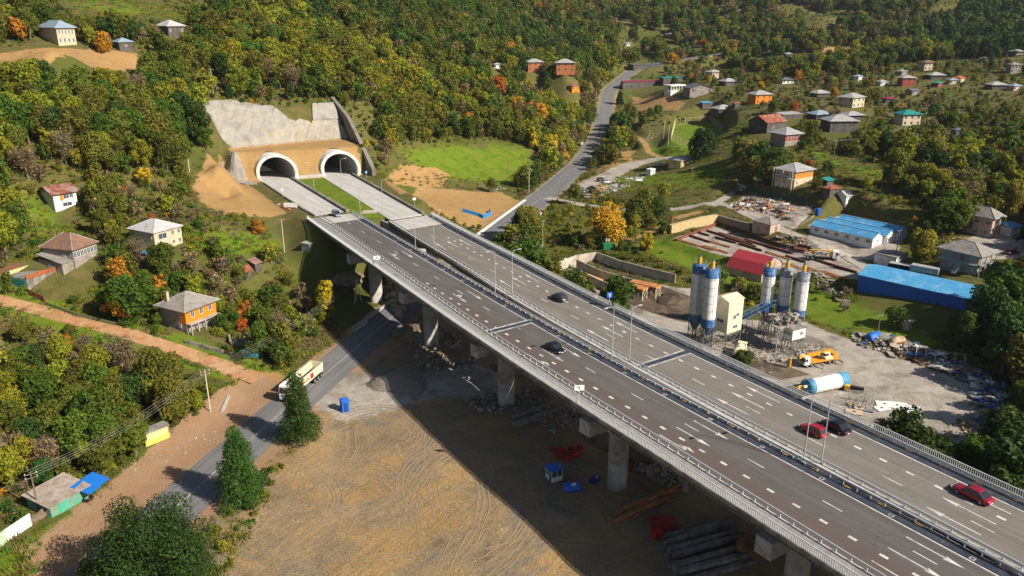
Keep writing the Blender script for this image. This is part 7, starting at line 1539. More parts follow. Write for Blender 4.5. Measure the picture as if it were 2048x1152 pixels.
# ------------------------------------------------------------------ wheel ruts pressed up out of the worked ground
M_RUT = mat('rut_soil', (.235, .175, .105), .97, var=.3, scale=1.2, dirt=(.26, .19, .115), dirt_amt=.5, dscale=.12, bmp=.3)
def ruts():
    r = random.Random(12); mb = MB()
    def ribbon(P, w_, h):
        P = [q for q in P]; A = np.array([(q[0], q[1]) for q in P]); zz = height(A[:, 0], A[:, 1])+.015; vs = []; n = len(P)
        for i in range(n):
            t_ = A[min(i+1, n-1)]-A[max(i-1, 0)]; t_ = t_/(np.hypot(*t_)+1e-9); nr = np.array([t_[1], -t_[0]]); k = math.sin(math.pi*i/(n-1))**.4*(.6+.4*math.sin(i*1.9+P[0][0]))
            for u, v in ((-w_, 0), (-.15*w_, h*k), (w_, 0)): vs.append((A[i][0]+nr[0]*u, A[i][1]+nr[1]*u, zz[i]+v-.01*(abs(u) > .2)))
        mb.add(vs, [f for i in range(n-1) for f in ((i*3, i*3+1, i*3+4, i*3+3), (i*3+1, i*3+2, i*3+5, i*3+4))], M_RUT, None, True)
    arcs = [(786,872,8,3.2,9.5,9,-60,75),(740,860,5,6,9,4,20,150),(880,1010,4,14,17.5,4,-70,10),(820,1000,3,20,22.6,3,-60,40),(650,1040,4,12,16,5,30,140),(930,960,3,10,12,3,110,230),(600,1100,3,15,18,3,10,100),(560,1010,4,7,10,5,-40,80),(1050,1000,3,18,20,3,100,190),(690,1010,3,22,24,3,-30,50)]
    for (px, py, _, r0, r1, n, a0, a1) in arcs:
        c = gp(px, py)
        for i in range(n):
            R1 = r0+(r1-r0)*i/max(1, n-1)+r.uniform(-.15, .15); b0, b1 = a0+r.uniform(-12, 12), a1+r.uniform(-12, 12); m_ = max(6, int(R1*abs(b1-b0)/57/.6)); ph = r.uniform(0, 6)
            P = [(c.x+(R1+.12*math.sin(j*.5+ph))*math.cos(math.radians(b0+(b1-b0)*j/m_)), c.y+(R1+.12*math.sin(j*.4+ph))*1.15*math.sin(math.radians(b0+(b1-b0)*j/m_))) for j in range(m_+1)]
            ribbon(P, r.uniform(.13, .21), r.uniform(.06, .12))
    lines = [((690,860),(640,960)),((700,850),(560,960)),((850,850),(870,1040)),((1010,830),(1240,1040)),((1030,840),(1180,1010)),((740,1060),(900,900)),((560,1120),(760,1010)),((950,1120),(1150,1060)),((640,1020),(830,1010)),((480,1100),(600,1000)),((900,1140),(960,1040)),((800,950),(1000,1060)),((600,950),(700,1060)),((540,1060),(560,980)),((800,860),(1000,900)),((1100,1100),(1250,1140)),((700,1140),(850,1120))]
    for a, b in lines:
        A, B = gp(*a), gp(*b); d = Vector((B.x-A.x, B.y-A.y)); nr = Vector((-d.y, d.x)).normalized(); k = r.choice([2, 2, 4]); bend = r.uniform(-3, 3)
        for i in range(k):
            o_ = (i % 2)*1.9+(i//2)*.5+r.uniform(-.1, .1); m_ = max(8, int(d.length/.7)); P = []
            for j in range(m_+1): u = j/m_; q = Vector((A.x, A.y))+d*u+nr*(o_+bend*math.sin(math.pi*u)+.1*math.sin(j*.7+i)); P.append((q.x, q.y))
            ribbon(P, r.uniform(.13, .21), r.uniform(.06, .12))
    tag(mb.build('wheel_ruts', M_RUT), kind='structure')
ruts()

M_EARTH = mat('dug_earth', (.17, .125, .08), .97, var=.35, scale=.9, dirt=(.24, .19, .13), dirt_amt=.5, dscale=.3, bmp=.5)
for i, (px, py, R, H, lab) in enumerate([(838, 668, 6.5, 2.6, 'rough earth bank beside the low road between the near piers'), (905, 715, 5.5, 1.9, 'low earth heap at the foot of the middle piers'), (1085, 800, 7, 2.0, 'earth bank behind the concrete block rows'), (1010, 745, 5, 1.4, 'flat spoil heap near the middle pier'), (1300, 890, 6, 2.6, 'earth bank behind the round pier'), (1185, 880, 5, 1.2, 'low spoil heap beside the red barriers'), (690, 560, 6, 2.2, 'earth bank below the bridge abutment')]):
    pile(px, py, R, H, M_EARTH, lab, 30+i)
heap('rubble', [(815,650),(900,660),(965,720),(940,765),(850,745),(820,700)], 240, .25, 1.3, [M_ROCKD, M_CONCD, M_ROCK, M_CONC], 'broken rock and concrete between the middle piers of the near bridge', .9, flat=.8, seed=41, rods=20, rodm=[M_STEELL, M_WOOD])
heap('rubble', [(1040,770),(1130,790),(1180,850),(1100,870),(1050,820)], 200, .25, 1.2, [M_ROCKD, M_CONCD, M_ROCK], 'rubble on the bank behind the concrete blocks', .8, flat=.8, seed=42, rods=15, rodm=[M_WOOD])
heap('rubble', [(1930,830),(2000,830),(1990,890),(1900,905),(1860,880)], 160, .2, 1.1, [M_ROCK, M_ROCKY, M_CONCD], 'broken stone on the brown bank at the right end of the yard', .6, flat=.8, seed=43)
HEROES = [
 (484,1008,'fir',14.8,5.0,'tall narrow green tree between the lower road and the gravel yard', dict(n=16000, leaf=.145, lobes=60, conic=1.0, base=.03, name='conifer_tree')),
 (601,884,'fir',15.0,5.4,'ragged tall green tree in front of the dump truck', dict(n=14000, leaf=.15, lobes=44, conic=1.0, base=.05, name='conifer_tree')),
 (318,1205,'dark2',15.0,10.4,'large round dark green tree at the bottom left corner', dict(n=36000, leaf=.16, lobes=60, base=.06, spread=.74, lob=.85)),
 (205,1200,'green',6.0,4.2,'lighter green bush at the foot of the large bottom tree', dict(n=8000, leaf=.14, lobes=24, base=.05)),
 (655,640,('yellow','lime'),11.5,3.6,'golden autumn tree left of the bridge in front of the power pole', dict(n=3800, leaf=.28, lobes=22, base=.12)),
 (1215,492,('yellow','green'),14,9.6,'big golden autumn tree above the green container', dict(n=5200, leaf=.38, lobes=26, base=.12)),
 (1150,408,'olive',8.5,3.9,'small round tree beside the parked cars', dict(n=3000, leaf=.3, lobes=18, base=.3)),
 (327,560,'green',9.5,5,'bushy green tree below the house with the pale metal roof', dict(n=4500, leaf=.3, lobes=24, base=.1)),
 (1403,318,'dark',14.5,9.3,'large dark round tree beside the sports pitch', dict(n=4200, leaf=.55, lobes=40, base=.08)),
 (205,420,('lime','olive'),9,6.2,'round yellow-green tree right of the small rusty roofed house', dict(n=4600, leaf=.34, lobes=26, base=.12)),
 (208,104,'rust',7.5,4.6,'bright orange tree between the two blue roofed houses', dict(n=2600, leaf=.38, lobes=20, base=.05)),
 (1842,520,('lime','fresh'),9.5,5.6,'yellow-green tree between the container and the houses', dict(n=3400, leaf=.34, lobes=22, base=.1)),
 (238,575,('rust','lime'),7.5,4.6,'orange leaved tree below the brown roofed house', dict(n=3200, leaf=.3, lobes=20, base=.05)),
 (322,590,'rust',5.5,2.4,'small red-brown tree below the bushy green tree', dict(n=1400, leaf=.25, lobes=10, base=.1)),
 (492,640,'rust',5.0,2.6,'small orange tree right of the orange house', dict(n=1500, leaf=.24, lobes=10, base=.1)),
 (517,470,'rust',4.8,3.0,'orange bush below the tall earth mound', dict(n=1500, leaf=.26, lobes=12, base=.05)),
 (1090,300,'fresh',12,4.6,'bright green tree on the knoll left of the valley road', dict(n=2600, leaf=.42, lobes=20, base=.1)),
 (1070,300,('lime','yellow'),12.5,6,'tall yellow-green tree on the knoll left of the valley road', dict(n=2800, leaf=.45, lobes=22, base=.1)),
 (1128,316,'yellow',5.5,4.2,'golden bush at the foot of the knoll', dict(n=1500, leaf=.35, lobes=12, base=.05)),
 (1292,500,'yellow',6,3.6,'golden bush right of the green container', dict(n=1600, leaf=.3, lobes=14, base=.05)),
 (1240,210,'dark',11,4.2,'dark green conifer at the right edge of the valley road', dict(n=1500, leaf=.55, lobes=18, base=.05, conic=1.0)),
 (1246,268,'dark',9,5,'dark spreading tree at the right edge of the valley road', dict(n=1500, leaf=.5, lobes=16, base=.3)),
 (1195,178,'fresh',9,5.5,'bright green tree left of the far road bend', dict(n=1300, leaf=.55, lobes=14, base=.1)),
 (1345,128,'yellow',9,7,'yellow tree above the green roofed shed', dict(n=1300, leaf=.6, lobes=14, base=.1)),
 (1408,95,'rust',9,7,'orange tree in the far woodland', dict(n=1100, leaf=.7, lobes=12, base=.1)),
 (1668,196,'rust',6.5,4.2,'orange tree between two grey roofed houses', dict(n=1200, leaf=.45, lobes=12, base=.05)),
 (1478,578,'lime',3.4,3.6,'yellowish bush in front of the red roofed barn', dict(n=1800, leaf=.26, lobes=16, base=.05)),
 (1508,592,'olive',3.2,3.8,'olive bush in front of the red roofed barn', dict(n=1800, leaf=.26, lobes=16, base=.05)),
 (1790,655,'green',5,4.4,'green bushy tree beside the ruined shed', dict(n=2200, leaf=.26, lobes=18, base=.05)),
 (985,385,'olive',6.5,4.0,'thin olive tree at the foot of the grassy slope', dict(n=900, leaf=.3, lobes=14, base=.3)),
 (1105,318,'dark',5.5,2.6,'compact dark green bush on the bank', dict(n=1100, leaf=.3, lobes=9, base=.03)),
 (95,245,'yellow',5,3,'small yellow tree on the left slope', dict(n=900, leaf=.3, lobes=10)),
 (290,375,'yellow',6,3.2,'bright yellow tree left of the earth mound', dict(n=1500, leaf=.28, lobes=12, base=.1)),
]
# ------------------------------------------------------------------ vegetation
def leaf_mat(name, col, hue=.025, val=.40, trans=.32):
    m, t, b = nt(name); L = t.links.new
    oi = N(t, 'ShaderNodeObjectInfo'); geo = N(t, 'ShaderNodeNewGeometry')
    hs = N(t, 'ShaderNodeHueSaturation'); hs.inputs['Color'].default_value = (*col, 1)
    L(mth(t, 'ADD', mth(t, 'MULTIPLY', oi.outputs['Random'], hue*2), .5-hue), hs.inputs['Hue'])
    v1 = mth(t, 'MULTIPLY', geo.outputs['Random Per Island'], val*1.3); w2 = N(t, 'ShaderNodeTexWhiteNoise', noise_dimensions='1D'); L(oi.outputs['Random'], w2.inputs['W'])
    v2 = mth(t, 'MULTIPLY', w2.outputs['Value'], val)
    L(mth(t, 'ADD', mth(t, 'ADD', v1, v2), 1-val*1.1), hs.inputs['Value'])
    L(hs.outputs[0], b.inputs['Base Color']); b.inputs['Roughness'].default_value = .65; b.inputs['Specular IOR Level'].default_value = .2
    tr = N(t, 'ShaderNodeBsdfTranslucent'); L(hs.outputs[0], tr.inputs[0]); ms = N(t, 'ShaderNodeMixShader'); ms.inputs[0].default_value = trans
    L(b.outputs[0], ms.inputs[1]); L(tr.outputs[0], ms.inputs[2]); L(ms.outputs[0], t.nodes['Material Output'].inputs[0]); return m
LM = {
 'dark2': leaf_mat('leaf_deep_green', (.032, .072, .011), val=.6), 'fir': leaf_mat('leaf_fir_green', (.052, .100, .013), val=.55),
 'green': leaf_mat('leaf_green', (.078, .128, .012)), 'olive': leaf_mat('leaf_olive', (.135, .142, .018)),
 'lime': leaf_mat('leaf_lime', (.225, .235, .018)), 'yellow': leaf_mat('leaf_yellow', (.52, .33, .022)),
 'rust': leaf_mat('leaf_rust', (.44, .17, .020)), 'brown': leaf_mat('leaf_brown', (.185, .135, .060), trans=.15),
 'dark': leaf_mat('leaf_dark', (.042, .082, .013)), 'fresh': leaf_mat('leaf_fresh', (.095, .165, .013), val=.4)}
M_BARK = mat('bark', (.17, .14, .11), .95, var=.35, scale=3)
M_TWIG = mat('twigs', (.165, .140, .095), .95, var=.3, scale=3)
def crown_arrays(rng, H, R, n, leaf, lobes=14, conic=0.0, base=.25, flat=.9, cover=None, spread=.62, lob=1.0):
    """leaf cards spread over many lobes; returns verts"""
    c = []; 
    for i in range(lobes):
        u = (i+.5)/lobes; z = base+(1-base)*(u**.85)*.92
        w_ = (1-z)**.8*1.15+.12 if conic else math.sqrt(max(.05, 1-((z-(base+.38*(1-base)))/(.66*(1-base)))**2))
        w_ *= 1+rng.uniform(-.22, .22); a = i*2.399+rng.uniform(-.5, .5); rr = R*w_*(spread if lobes > 6 else .4)*math.sqrt(rng.uniform(.3, 1))
        br = lob*R*(.30+.2*rng.uniform())*(w_*.7+.3); c.append((rr*math.cos(a), rr*math.sin(a), z*H, br))
    c.append((0, 0, H*(base+(1-base)*.5), R*.55*lob)); c = np.array(c)
    p = c[:, 3]**2; p /= p.sum(); k = rng.choice(len(c), n, p=p)
    d = rng.normal(size=(n, 3)); d[:, 2] += .35; d /= np.linalg.norm(d, axis=1)[:, None]
    r = c[k, 3]*(.62+.42*rng.random(n)); pos = c[k, :3]+d*r[:, None]*np.array([1, 1, flat])
    nrm = d+rng.normal(size=(n, 3))*.55; nrm /= np.linalg.norm(nrm, axis=1)[:, None]
    t = np.cross(nrm, rng.normal(size=(n, 3))); t /= np.linalg.norm(t, axis=1)[:, None]; s = np.cross(nrm, t)
    a = leaf*(.55+.8*rng.random(n))[:, None]; b = a*(.55+.3*rng.random(n))[:, None]
    bend = nrm*a*.25
    V = np.stack([pos-t*a, pos+s*b+bend, pos+t*a, pos-s*b+bend], 1)
    V[:, :, 2] = np.maximum(V[:, :, 2], .05)
    return V.reshape(-1, 3)
def twig_arrays(rng, H, R, n):
    V = []
    for i in range(n):
        a = rng.uniform(0, 6.28); u = rng.uniform(.2, .95); el = rng.uniform(.2, 1.3)
        o = np.array([math.cos(a)*R*.28*u, math.sin(a)*R*.28*u, H*(.25+.55*u)])
        d = np.array([math.cos(a)*math.cos(el), math.sin(a)*math.cos(el), math.sin(el)])+rng.normal(size=3)*.35; d /= np.linalg.norm(d)
        L = R*rng.uniform(.35, .85); w_ = np.cross(d, rng.normal(size=3)); w_ /= np.linalg.norm(w_); w_ *= .045+.02*R/3
        V += [o-w_, o+w_, o+d*L+w_*.2, o+d*L-w_*.2]
    return np.array(V)
def raw_mesh(name, Vs, mats_):
    """Vs: list of (quad vertex array, material index)"""
    V = np.concatenate([v for v, _ in Vs]); nf = len(V)//4; me = bpy.data.meshes.new(name)
    me.vertices.add(len(V)); me.vertices.foreach_set('co', V.astype(np.float32).ravel())
    me.loops.add(nf*4); me.loops.foreach_set('vertex_index', np.arange(nf*4, dtype=np.int32))
    me.polygons.add(nf); me.polygons.foreach_set('loop_start', np.arange(nf, dtype=np.int32)*4); me.polygons.foreach_set('loop_total', np.full(nf, 4, np.int32))
    mi = np.concatenate([np.full(len(v)//4, k, np.int32) for v, k in Vs]); me.polygons.foreach_set('material_index', mi)
    for m_ in mats_: me.materials.append(m_)
    me.update(calc_edges=True); return me
def trunk_quads(rng, H, R, limbs=6, r=.16, top=.72):
    V = []
    def seg(p, q, r0, r1, n=6):
        p = np.array(p); q = np.array(q); z = q-p; z = z/np.linalg.norm(z); x = np.cross(z, [.3, .9, .2]); x /= np.linalg.norm(x); y = np.cross(z, x)
        for i in range(n):
            a, b = 2*math.pi*i/n, 2*math.pi*(i+1)/n
            ca, cb = x*math.cos(a)+y*math.sin(a), x*math.cos(b)+y*math.sin(b)
            V.extend([p+ca*r0, p+cb*r0, q+cb*r1, q+ca*r1])
    lean = rng.normal(size=2)*.03*H; m1 = np.array([lean[0], lean[1], H*.4]); tp = np.array([lean[0]*1.5, lean[1]*1.5, H*top])
    seg((0, 0, -.6), m1, r*1.25, r*.8); seg(m1, tp, r*.8, r*.25)
    for i in range(limbs):
        u = rng.uniform(.25, .95); a = i*2.4+rng.uniform(-.4, .4); o = m1*(1-u)+tp*u if u > .3 else m1*.9
        e = o+np.array([math.cos(a)*R*.6, math.sin(a)*R*.6, R*rng.uniform(.2, .55)]); seg(o, (o+e)/2+[0, 0, .1], r*.42, r*.26, 4); seg((o+e)/2+[0, 0, .1], e, r*.26, r*.08, 4)
    return np.array(V)
_vr = np.random.default_rng(21)
# unit forms: near ones keep trunk and crown apart, far ones are one mesh
FORMS = {}
def near_form(sp, k, n, leaf, H=7.0, R=3.0, **kw):
    if sp == 'brown':
        cr = [(twig_arrays(_vr, H, R, 260), 0), (crown_arrays(_vr, H, R, n//4, leaf*.8, **kw), 1)]; cm = raw_mesh('crown', cr, [M_TWIG, LM['brown']])
    else: cm = raw_mesh('crown', [(crown_arrays(_vr, H, R, n, leaf, **kw), 0)], [LM[sp]])
    tm = raw_mesh('trunk', [(trunk_quads(_vr, H, R), 0)], [M_BARK]); return tm, cm
SPEC = ['brown', 'dark', 'fresh', 'green', 'lime', 'olive', 'rust', 'yellow']
protocol = bpy.data.collections.new('tree forms'); bushcol = bpy.data.collections.new('bush forms')
FAR = []; VAR = 3
for si, sp in enumerate(SPEC):
    for v in range(VAR):
        FORMS[(sp, v)] = near_form(sp, v, 3400, .225, H=7.0*(1+.1*v), R=2.7+.35*v, lobes=13+3*v)
        cn = 'woodland_tree_%02d' % (si*VAR+v)
        if sp == 'brown': vs = [(twig_arrays(_vr, 7, 3, 90), 2), (crown_arrays(_vr, 7, 3, 190, .42), 0)]
        else: vs = [(crown_arrays(_vr, 7+.7*v, 2.9+.3*v, 950, .36, lobes=11+2*v, conic=(1.0 if sp == 'dark' and v == 2 else 0)), 0)]
        vs.append((trunk_quads(_vr, 7, 2.4, 3), 1))
        o = bpy.data.objects.new(cn, raw_mesh(cn, vs, [LM[sp], M_BARK, M_TWIG])); protocol.objects.link(o)
BFORMS = {}
for si, sp in enumerate(SPEC):
    cn = 'scrub_%02d' % si
    V = crown_arrays(_vr, 2.0, 1.35, 210, .24, lobes=7, base=.05)
    vs = [(V, 0)]
    if sp == 'brown': vs = [(V[:4*70], 0), (twig_arrays(_vr, 2.0, 1.7, 90), 1)]
    o = bpy.data.objects.new(cn, raw_mesh(cn, vs, [LM[sp], M_TWIG])); bushcol.objects.link(o)
    V = crown_arrays(_vr, 2.2, 1.5, 520, .17, lobes=9, base=.05)
    BFORMS[sp] = raw_mesh('shrub', [(V if sp != 'brown' else V[:4*140], 0)]+([(twig_arrays(_vr, 2.2, 1.9, 130), 1)] if sp == 'brown' else []), [LM[sp], M_TWIG])
tuftcol = bpy.data.collections.new('tuft forms')
for si, sp in enumerate(['brown', 'fresh', 'lime', 'olive']):
    cn = 'grass_tuft_%02d' % si; n_ = 46; q_ = _vr.normal(size=(n_, 2))*.55; a_ = _vr.uniform(0, 6.28, n_); h_ = _vr.uniform(.18, .6, n_); w2 = _vr.uniform(.05, .13, n_); V = []
    for i in range(n_):
        x_, y_ = q_[i]; c_, s_ = math.cos(a_[i])*w2[i], math.sin(a_[i])*w2[i]; lx, ly = _vr.normal(size=2)*.18
        V += [(x_-c_, y_-s_, -.1), (x_+c_, y_+s_, -.1), (x_+c_*.4+lx, y_+s_*.4+ly, h_[i]), (x_-c_*.4+lx, y_-s_*.4+ly, h_[i])]
    tuftcol.objects.link(bpy.data.objects.new(cn, raw_mesh(cn, [(np.array(V), 0)], [LM[sp]])))
def scatter(name, pts, scl, rot, idx, coll, kind='stuff', label=None):
    me = bpy.data.meshes.new(name); me.vertices.add(len(pts)); me.vertices.foreach_set('co', np.asarray(pts, np.float32).ravel())
    for nm, ty, v in (('scl', 'FLOAT', scl), ('rotz', 'FLOAT', rot), ('idx', 'INT', idx)):
        a = me.attributes.new(nm, ty, 'POINT'); a.data.foreach_set('value', np.asarray(v))
    o = bpy.data.objects.new(name, me); COL.objects.link(o); tag(o, label, None, None, kind)
    ng = bpy.data.node_groups.new(name, 'GeometryNodeTree')
    ng.interface.new_socket('Geometry', in_out='INPUT', socket_type='NodeSocketGeometry'); ng.interface.new_socket('Geometry', in_out='OUTPUT', socket_type='NodeSocketGeometry')
    n = ng.nodes; L = ng.links.new; gi = n.new('NodeGroupInput'); go = n.new('NodeGroupOutput'); ip = n.new('GeometryNodeInstanceOnPoints'); ci = n.new('GeometryNodeCollectionInfo')
    ci.inputs['Collection'].default_value = coll; ci.inputs['Separate Children'].default_value = True; ci.inputs['Reset Children'].default_value = True
    def at(nm, ty):
        a = n.new('GeometryNodeInputNamedAttribute'); a.data_type = ty; a.inputs['Name'].default_value = nm; return a.outputs[0]
    L(gi.outputs[0], ip.inputs['Points']); L(ci.outputs[0], ip.inputs['Instance']); ip.inputs['Pick Instance'].default_value = True
    L(at('idx', 'INT'), ip.inputs['Instance Index']); cx = n.new('ShaderNodeCombineXYZ'); L(at('rotz', 'FLOAT'), cx.inputs[2]); L(cx.outputs[0], ip.inputs['Rotation'])
    L(at('scl', 'FLOAT'), ip.inputs['Scale']); L(ip.outputs[0], go.inputs[0])
    md = o.modifiers.new('scatter', 'NODES'); md.node_group = ng; return o
# ---- zones, drawn on the survey picture and dropped to the ground
def inpoly(P, x, y): return sdf(P, x, y) < 0
# (picture polygon, tree density, species weights, size)
Z = {}
W = lambda **k: np.array([k.get(s, 0) for s in SPEC], float)
ZONES = [   # later ones win
 ([(-400,-400),(2500,-400),(2500,1500),(-400,1500)], .95, W(green=4,olive=4,lime=2,brown=.9,dark=1.4,yellow=.12,rust=.1), 1.0),
 ([(560,-200),(1350,-200),(1300,90),(1150,120),(980,110),(760,110),(600,40)], 1.0, W(green=4,olive=3,dark=4,lime=.3,brown=.6,yellow=.05,rust=.08), 1.05),
 ([(1000,-200),(2300,-200),(2300,110),(1600,90),(1200,90),(1060,20)], 1.0, W(green=3,olive=3.5,dark=4,lime=.4,brown=1.6,rust=.15), 1.15),
 ([(1830,-200),(2300,-200),(2300,170),(1850,110)], 1.0, W(dark=8,green=2,olive=.6), 1.15),
 ([(380,60),(560,60),(780,110),(960,140),(1010,200),(1000,280),(800,250),(720,200),(560,190),(430,140)], 1.0, W(lime=5,olive=4,green=2,brown=.4,yellow=.2), 1.05),
 ([(840,190),(960,200),(1120,190),(1170,240),(1150,330),(1080,330),(1000,290),(860,260)], 1.0, W(lime=3,olive=4,brown=2.5,yellow=.9,rust=.3,green=1.2), 1.0),
 ([(0,130),(300,140),(420,180),(460,260),(400,330),(150,360),(-20,340)], 1.0, W(green=6,dark=1.6,olive=4,lime=1.8,brown=.4,yellow=.08), 1.05),
 ([(0,330),(150,330),(160,380),(80,420),(-20,420)], .7, W(brown=4,olive=2,lime=.6), .8),
 ([(100,360),(420,340),(560,440),(640,480),(640,640),(480,700),(240,640),(60,480)], .55, W(brown=3.0,olive=3,green=2,lime=1.2,rust=.45), .62),
 ([(180,500),(330,600),(640,600),(660,680),(560,720),(400,690),(200,620)], .8, W(brown=2.5,olive=3.5,green=2.5,lime=1.2,rust=.5), .62),
 ([(-20,640),(120,650),(300,690),(420,730),(450,800),(400,860),(250,950),(90,1020),(-20,1040)], 1.0, W(olive=5,lime=3.2,brown=1.3,green=2.2,rust=.3,dark=.3), .70),
 ([(-20,640),(60,650),(90,700),(-20,740)], .1, W(olive=1), .6),
 ([(1230,130),(1420,130),(1560,170),(2100,110),(2100,480),(1700,420),(1500,300),(1330,260),(1230,240)], .36, W(brown=3.0,olive=4,green=2.2,lime=1.2,dark=1,yellow=.2,rust=.3), .62),
 ([(1700,300),(2100,270),(2100,460),(1900,440),(1760,400),(1640,350)], .95, W(lime=5,olive=4,green=2,yellow=.4,brown=1,dark=.6), .85),
 ([(1230,300),(1460,330),(1500,380),(1380,400),(1240,400)], .10, W(olive=2,brown=2,lime=1), .6),
 ([(1600,370),(1700,360),(1900,420),(1890,460),(1800,440),(1660,420)], .12, W(lime=3,yellow=1,olive=2), .5),
 ([(1560,540),(1720,560),(1960,640),(2100,640),(2100,700),(1850,700),(1640,660)], .12, W(brown=2,olive=3,green=1), .55),
 ([(1870,640),(2200,560),(2200,1300),(1780,1000),(1780,880),(1990,880),(1990,740),(1900,700)], 1.0, W(green=3,dark=9,olive=.8), 1.05),  # mostly dark leaves, so the grove's shade sits in the leaf colour
 ([(1060,430),(1160,400),(1260,430),(1250,500),(1180,520),(1080,520)], .30, W(lime=2,yellow=.8,olive=2,brown=1.4,green=1.5), .55),
]
CLEART = [[(1880,740),(2010,755),(2035,900),(1965,965),(1880,935)], [(-30,590),(60,620),(200,660),(430,745),(460,810),(430,815),(300,748),(200,715),(-30,668)], [(-200,1030),(120,1000),(150,1260),(-200,1320)], [(740,335),(1070,385),(1040,470),(980,560),(800,440)], [(20,505),(215,500),(225,640),(20,640)], [(100,1090),(720,1090),(720,1600),(100,1600)], [(1040,520),(1250,500),(1430,560),(1430,660),(1250,640),(1080,570)], [(1700,820),(1950,850),(1965,935),(1750,965)], [(-30,92),(310,92),(335,165),(250,185),(-30,185)], [(60,-60),(420,-60),(430,60),(330,75),(90,60)], [(1140,345),(1310,330),(1330,440),(1060,460)], [(1440,470),(1640,470),(1660,625),(1440,625)], [(1480,370),(1800,395),(1900,470),(1480,430)], [(330,1152),(560,840),(680,860),(600,1010),(480,1200)], [(380,300),(480,300),(640,470),(600,500),(430,480),(370,400)], [(30,370),(180,370),(190,520),(60,520)], [(255,450),(385,450),(390,530),(250,530)], [(400,222),(600,205),(745,222),(770,370),(700,420),(450,330)], [(1060,520),(1150,515),(1400,600),(1950,890),(1900,930),(1300,680)]]
CLEARP = [[(1230,600),(1430,600),(1580,770),(1480,760),(1250,670)], [(1060,520),(1150,540),(1400,650),(1950,900),(1900,930),(1300,680)],   # picture polygons without trees
 [(230,-60),(330,10),(380,45),(300,40),(160,30),(90,-10)], [(-30,98),(80,92),(300,100),(320,128),(250,148),(-30,150)], [(20,370),(110,430),(140,475),(60,470),(-20,430)],
 [(800,290),(1000,280),(1080,300),(1080,350),(1010,390),(850,390),(770,330)], [(1200,330),(1480,330),(1500,380),(1420,400),(1240,400),(1190,380)],
 [(370,310),(470,300),(560,400),(590,430),(420,430),(370,370)], [(750,340),(900,340),(1060,400),(980,460),(880,430),(760,380)], [(1260,260),(1470,240),(1500,300),(1440,340),(1250,330)],
 [(1290,460),(1400,490),(1560,545),(1570,600),(1400,560),(1260,500)], [(1330,390),(1650,390),(1760,520),(1750,560),(1340,480)], [(1600,420),(1830,450),(1830,520),(1720,560),(1600,500)],
 [(1690,520),(2060,440),(2060,620),(1960,640),(1700,570)], [(1130,500),(1400,560),(1440,620),(1600,600),(1900,680),(2010,790),(1960,890),(1800,890),(1100,560)],
 [(600,400),(640,440),(700,520),(720,640),(620,480)], [(1650,95),(1730,95),(1740,112),(1640,112)], [(1050,40),(1150,70),(1140,88),(1070,70)],
 [(420,450),(560,460),(560,520),(440,525)], [(1240,170),(1370,180),(1370,230),(1245,225)], [(1630,300),(1720,320),(1830,350),(1760,375),(1640,335)],
 [(0,585),(200,640),(480,720),(600,760),(470,880),(100,1152),(-40,1152),(-40,1110),(300,900),(440,800),(420,760),(200,680),(0,625)], [(590,700),(700,640),(760,600),(800,640),(600,790)]]
HERO_CLEAR = []
